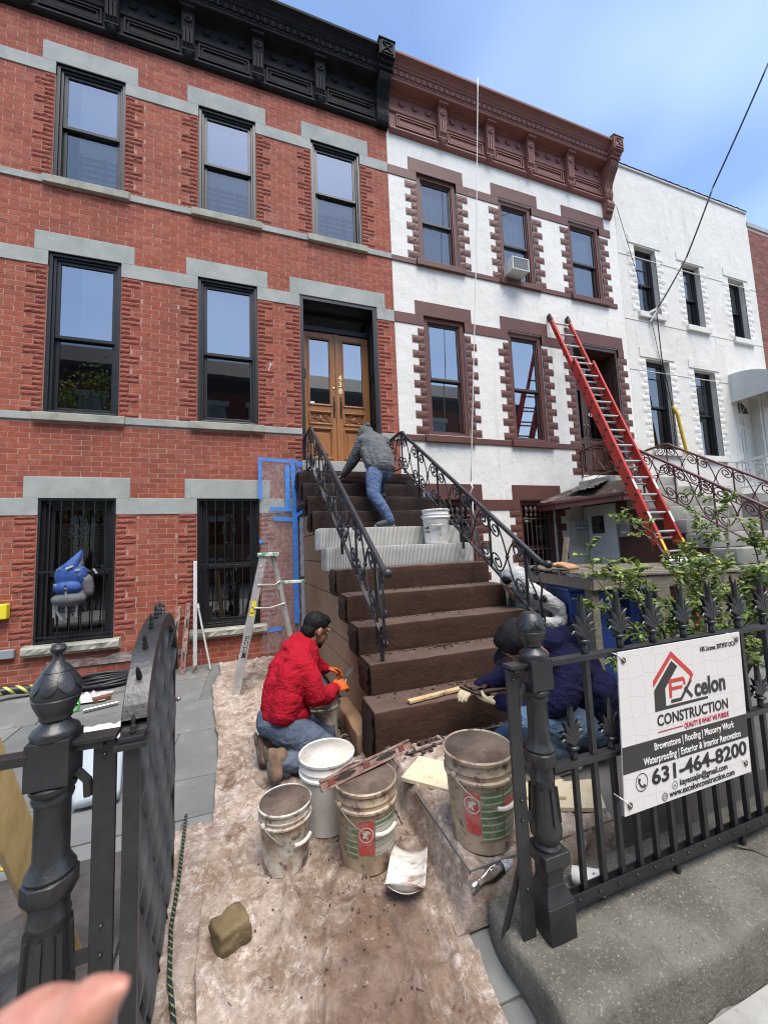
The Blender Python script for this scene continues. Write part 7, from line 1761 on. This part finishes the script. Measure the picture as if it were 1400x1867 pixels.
blob('front_pocket', bblue, bpk, [('s', (-2.07, -.15, 1.25), (.135, .085, .155)), ('s', (-2.06, -.17, 1.12), (.145, .095, .09)), ('s', (-1.93, -.155, 1.26), (.055, .055, .11)), ('c', [(-2.05, -.15, 1.36), (-2.0, -.10, 1.47), (-1.985, -.065, 1.53)], [.075, .045, .024])], .008, 6, .008, .08)
MB().tube([(-2.02, -.06, 1.50), (-1.985, -.03, 1.57), (-1.96, -.06, 1.50)], .010, 8).build('haul_loop', bblue, bpk, smooth=True)
for pts in ([(-2.17, -.19, 1.33), (-2.12, -.235, 1.355)], [(-2.06, -.255, 1.345), (-2.0, -.22, 1.375)], [(-1.98, -.215, 1.32), (-1.90, -.17, 1.34), (-1.87, -.13, 1.30)], [(-1.94, -.21, 1.27), (-1.875, -.18, 1.20)], [(-2.04, -.295, 1.14), (-2.035, -.275, 1.01)], [(-2.20, -.17, 1.165), (-2.14, -.25, 1.155)], [(-2.18, -.20, .97), (-2.19, -.16, .78)], [(-2.14, -.22, .97), (-2.16, -.18, .86), (-2.11, -.17, .75)], [(-2.06, -.20, .94), (-2.07, -.16, .77)], [(-1.96, -.18, .95), (-1.98, -.15, .77)], [(-1.83, -.12, 1.33), (-1.79, -.12, 1.27)]):
    m = MB()
    for a, b in zip(pts, pts[1:]): m.bar(a, b, .022, .004, (0, -1, 0))
    m.build('strap', strapm, bpk)
for c_ in ((-2.04, -.296, 1.10), (-2.04, -.293, 1.145), (-1.90, -.21, 1.38), (-1.82, -.13, 1.09)): MB().box(c_[0] - .013, c_[0] + .013, c_[1] - .006, c_[1] + .004, c_[2] - .012, c_[2] + .012).build('buckle', M('buckle_black', (.02, .02, .02), .4), bpk, bevel=.003)

# ================================================================== flowering quince-like shrub behind the fence
shrub = thing('shrub', 'leafy green shrub with bare twigs growing behind the iron fence', 'shrub', (2.95, -3.92, .1), world=True)
barkm = M('shrub_bark', (.075, .06, .048), .9, 0, (.16, .14, .12), 18, co='pos')
leafm, t_, b_ = NT('shrub_leaf'); g_ = t_.nodes.new('ShaderNodeNewGeometry'); oi = t_.nodes.new('ShaderNodeObjectInfo'); ad = t_.nodes.new('ShaderNodeMath'); ad.operation = 'ADD'; fr2 = t_.nodes.new('ShaderNodeMath'); fr2.operation = 'FRACT'
t_.links.new(g_.outputs['Random Per Island'], ad.inputs[0]); t_.links.new(oi.outputs['Random'], ad.inputs[1]); t_.links.new(ad.outputs[0], fr2.inputs[0])
c_ = mixn(t_, fr2.outputs[0], (.075, .125, .028), (.30, .38, .09)); t_.links.new(c_, b_.inputs['Base Color']); b_.inputs['Roughness'].default_value = .5
tl = t_.nodes.new('ShaderNodeBsdfTranslucent'); t_.links.new(c_, tl.inputs[0]); mx2 = t_.nodes.new('ShaderNodeMixShader'); mx2.inputs[0].default_value = .3; t_.links.new(b_.outputs[0], mx2.inputs[1]); t_.links.new(tl.outputs[0], mx2.inputs[2]); t_.links.new(mx2.outputs[0], t_.nodes['Material Output'].inputs[0])
rs = random.Random(11); brm = MB(); twm = MB(); leaves = []
def twig(p, d, ln, r, depth):
    pts = [p.copy()]; q = p.copy(); dd = d.copy()
    n = 6
    for i in range(n):
        dd = (dd + Vector((rs.gauss(0, .22), rs.gauss(0, .22), rs.gauss(0, .16) + .03))).normalized(); q = q + dd * ln / n; pts.append(q.copy())
        if depth > 0 and i >= 1 and rs.random() < .75:
            side = Vector((rs.gauss(0, 1), rs.gauss(0, 1), rs.gauss(0, .6))).normalized(); twig(q, (dd * .6 + side * .8).normalized(), ln * rs.uniform(.35, .55), r * .6, depth - 1)
    (brm if depth > 0 else twm).tube(pts, [r * (1 - .6 * i / n) for i in range(n + 1)], 5)
    if depth <= 1 and rs.random() < .92:
        for i in range(1, n + 1):
            for _ in range(rs.choice([2, 3, 3, 4]) if depth == 0 else 2):
                leaves.append((pts[i], Vector((rs.gauss(0, 1), rs.gauss(0, 1), rs.gauss(-.1, .5))).normalized(), rs.uniform(.014, .034)))
root = Vector((2.95, -3.92, .10))
tg = [(1.95, -3.95, 1.22), (2.08, -4.1, 1.05), (1.92, -4.22, .80), (2.36, -3.9, 1.12), (2.70, -3.8, 1.40), (2.60, -4.1, 1.08), (3.20, -3.75, 1.45), (3.70, -3.7, 1.68), (3.05, -4.05, 1.05), (3.60, -3.9, 1.25), (3.40, -4.15, 1.0), (2.30, -4.2, .92), (2.85, -4.2, .92), (3.85, -3.9, 1.45), (3.2, -4.2, .85), (2.5, -4.25, .82), (3.95, -4.1, 1.1), (2.75, -4.0, 1.15)]
for x, y, z in tg:
    e = Vector((x, y, z)); md = root.lerp(e, .5) + Vector((rs.gauss(0, .06), rs.gauss(0, .06), .10)); a = root + Vector((rs.gauss(0, .05), rs.gauss(0, .05), .1))
    P_ = [a, root.lerp(md, .5) + Vector((0, 0, .06)), md, md.lerp(e, .5) + Vector((rs.gauss(0, .03), rs.gauss(0, .03), .03)), e]
    brm.tube(P_, [.016, .013, .010, .007, .004], 6)
    for i in (2, 3, 4):
        for _ in range(2 if i > 2 else 1):
            dd = ((e - md).normalized() + Vector((rs.gauss(0, .6), rs.gauss(0, .5), rs.gauss(0, .45)))).normalized(); twig(P_[i], dd, rs.uniform(.16, .30), .0045, 1)
brm.build('branches', barkm, shrub, smooth='all'); twm.build('twigs', barkm, shrub, smooth='all')['kind'] = 'stuff'
LEAF = MB().add([(0, 0, 0), (.28, .30, .06), (.30, 0, -.02), (.28, -.30, .06), (.72, .24, .02), (.70, 0, -.05), (.72, -.24, .02), (1.05, 0, -.12)], [(0, 2, 1), (0, 3, 2), (1, 2, 5, 4), (2, 3, 6, 5), (4, 5, 7), (5, 6, 7)])
LME = LEAF.mesh('leaf'); LME.materials.append(leafm)
def leaf_mtx(p, d, s):
    up = Vector((rs.gauss(0, .4), rs.gauss(0, .4), 1)); x = d; y = up.cross(x).normalized(); z = x.cross(y)
    return Matrix(((x.x * s, y.x * s, z.x * s, p.x), (x.y * s, y.y * s, z.y * s, p.y), (x.z * s, y.z * s, z.z * s, p.z), (0, 0, 0, 1)))
leaves = [(p, d, s) for p, d, s in leaves if p.z > .25]
leaves.sort(key=lambda q: -(q[2] / max(.3, (q[0] - CP).dot(CF)))); rest = MB()
for i, (p, d, s) in enumerate(leaves):
    mt = leaf_mtx(p, d, s * 1.45)
    if i < 300:
        o = bpy.data.objects.new('leaf', LME); COL.objects.link(o); adopt(o, shrub); o.matrix_basis = mt
    else: rest.add([mt @ Vector(v) for v in LEAF.v], LEAF.f)
o = rest.build('foliage', leafm, shrub, recalc=False); o['kind'] = 'stuff'

# ================================================================== the photographer's fingertip at the lens edge
def campt(u, v, c): return CP + CR * ((u - 700) / 701.08 * c) + CD * ((v - 933.5) / 701.08 * c) + CF * c
fg = thing('person', 'blurred pink fingertip of the photographer at the bottom left corner', 'person', tuple(campt(-350, 2300, .075)), world=True)
fsk, t_, b_ = NT('finger_skin'); p_ = coordn(t_, 'pos')
t_.links.new(mixn(t_, rampn(t_, noisen(t_, p_, 160, 4, .6), .4, .65), (.42, .17, .12), (.50, .26, .19)), b_.inputs['Base Color']); b_.inputs['Roughness'].default_value = .45; b_.inputs['Subsurface Weight'].default_value = .2; b_.inputs['Subsurface Radius'].default_value = (.004, .0015, .001)
c0 = .062
blob('hand', fsk, fg, [('c', [campt(140, 1880, c0), campt(60, 1925, c0 + .001), campt(-130, 2050, c0 + .004), campt(-420, 2250, c0 + .008)], [.0052, .0082, .0088, .0095]), ('c', [campt(165, 1845, c0), campt(225, 1795, c0)], [.0046, .0016]),
    ('c', [campt(-420, 2250, c0 + .008), campt(-800, 2900, c0 + .008), campt(-900, 3600, c0 + .0)], [.0098, .018, .026]), ('c', [campt(-300, 2600, c0 + .02), campt(-650, 2900, c0 + .02)], [.009, .012]), ('c', [campt(-350, 2900, c0 + .03), campt(-750, 3200, c0 + .03)], [.009, .013]), ('c', [campt(-900, 3600, c0), campt(-1200, 4600, c0 - .01)], [.026, .028])], .0014, 4)

# ================================================================== across the street (seen only in the window glass)
ob = brick_mat('brick_opposite', [(.16, .06, .045), (.20, .08, .06), (.13, .05, .04)], .2)
for i in range(4):
    x0 = -14 + 8.2 * i; t = thing('opposite_house', 'brick row house across the street, mirrored in the window panes, number %d from the left' % (i + 1) if False else ['leftmost', 'second', 'third', 'rightmost'][i] + ' brick row house across the street, mirrored in window panes', 'house', (x0 + 4, -17, 0), group='houses across the street', world=True)
    MB().box(x0, x0 + 8.1, -25, -17, -.1, 11.2).build('wall', ob, t); MB().xprism([(-17.0, 10.6), (-16.5, 11.2), (-16.45, 11.4), (-17, 11.5), (-19, 13.4), (-25, 13.4), (-25, 10.6)], x0 - .02, x0 + 8.14).build('roof', M('slate_roof', (.06, .062, .068), .7), t)
    for c in range(3):
        for f in range(3):
            a = x0 + .9 + 2.4 * c; z = 1.2 + 3.3 * f; MB().box(a, a + 1.2, -17.0, -16.96, z, z + 2.0).build('window', glass_dim, t); MB().box(a - .15, a + 1.35, -17.05, -16.93, z + 2.0, z + 2.3).build('lintel', stone, t); MB().box(a - .1, a + 1.3, -17.05, -16.9, z - .15, z).build('sill', stone, t)
tr = thing('street_tree', 'young green street tree across the road, mirrored in the window panes', 'tree', (-5.8, -12.2, 0), world=True)
TX, TY = -5.8, -12.2
m = MB(); m.tube([(TX, TY, -.1), (TX + .05, TY, 2.6), (TX + .2, TY + .1, 5.2), (TX + .1, TY + .2, 8.2)], [.16, .12, .09, .04], 8)
rs = random.Random(2); cl_ = []
for k in range(20):
    a = rs.uniform(0, 6.28); z = rs.uniform(2.6, 6.8); q = 2.1 * rs.uniform(.5, 1); e = (TX + q * math.cos(a), TY + q * math.sin(a), z + rs.uniform(.6, 1.8)); m.tube([(TX + .1, TY + .1, z), ((TX + e[0]) / 2, (TY + e[1]) / 2, (z + e[2]) / 2 + .15), e], [.05, .035, .015], 6); cl_.append(e)
m.build('trunk', barkm, tr, smooth='all'); fo = MB()
for e in cl_ + [(TX, TY, 8.6)]:
    for k in range(200):
        p = Vector(e) + Vector((rs.gauss(0, .5), rs.gauss(0, .5), rs.gauss(0, .4))); mt = leaf_mtx(p, Vector((rs.gauss(0, 1), rs.gauss(0, 1), rs.gauss(0, .6))).normalized(), .17); fo.add([mt @ Vector(v) for v in LEAF.v], LEAF.f)
o = fo.build('crown', leafm, tr, recalc=False); o['kind'] = 'stuff'
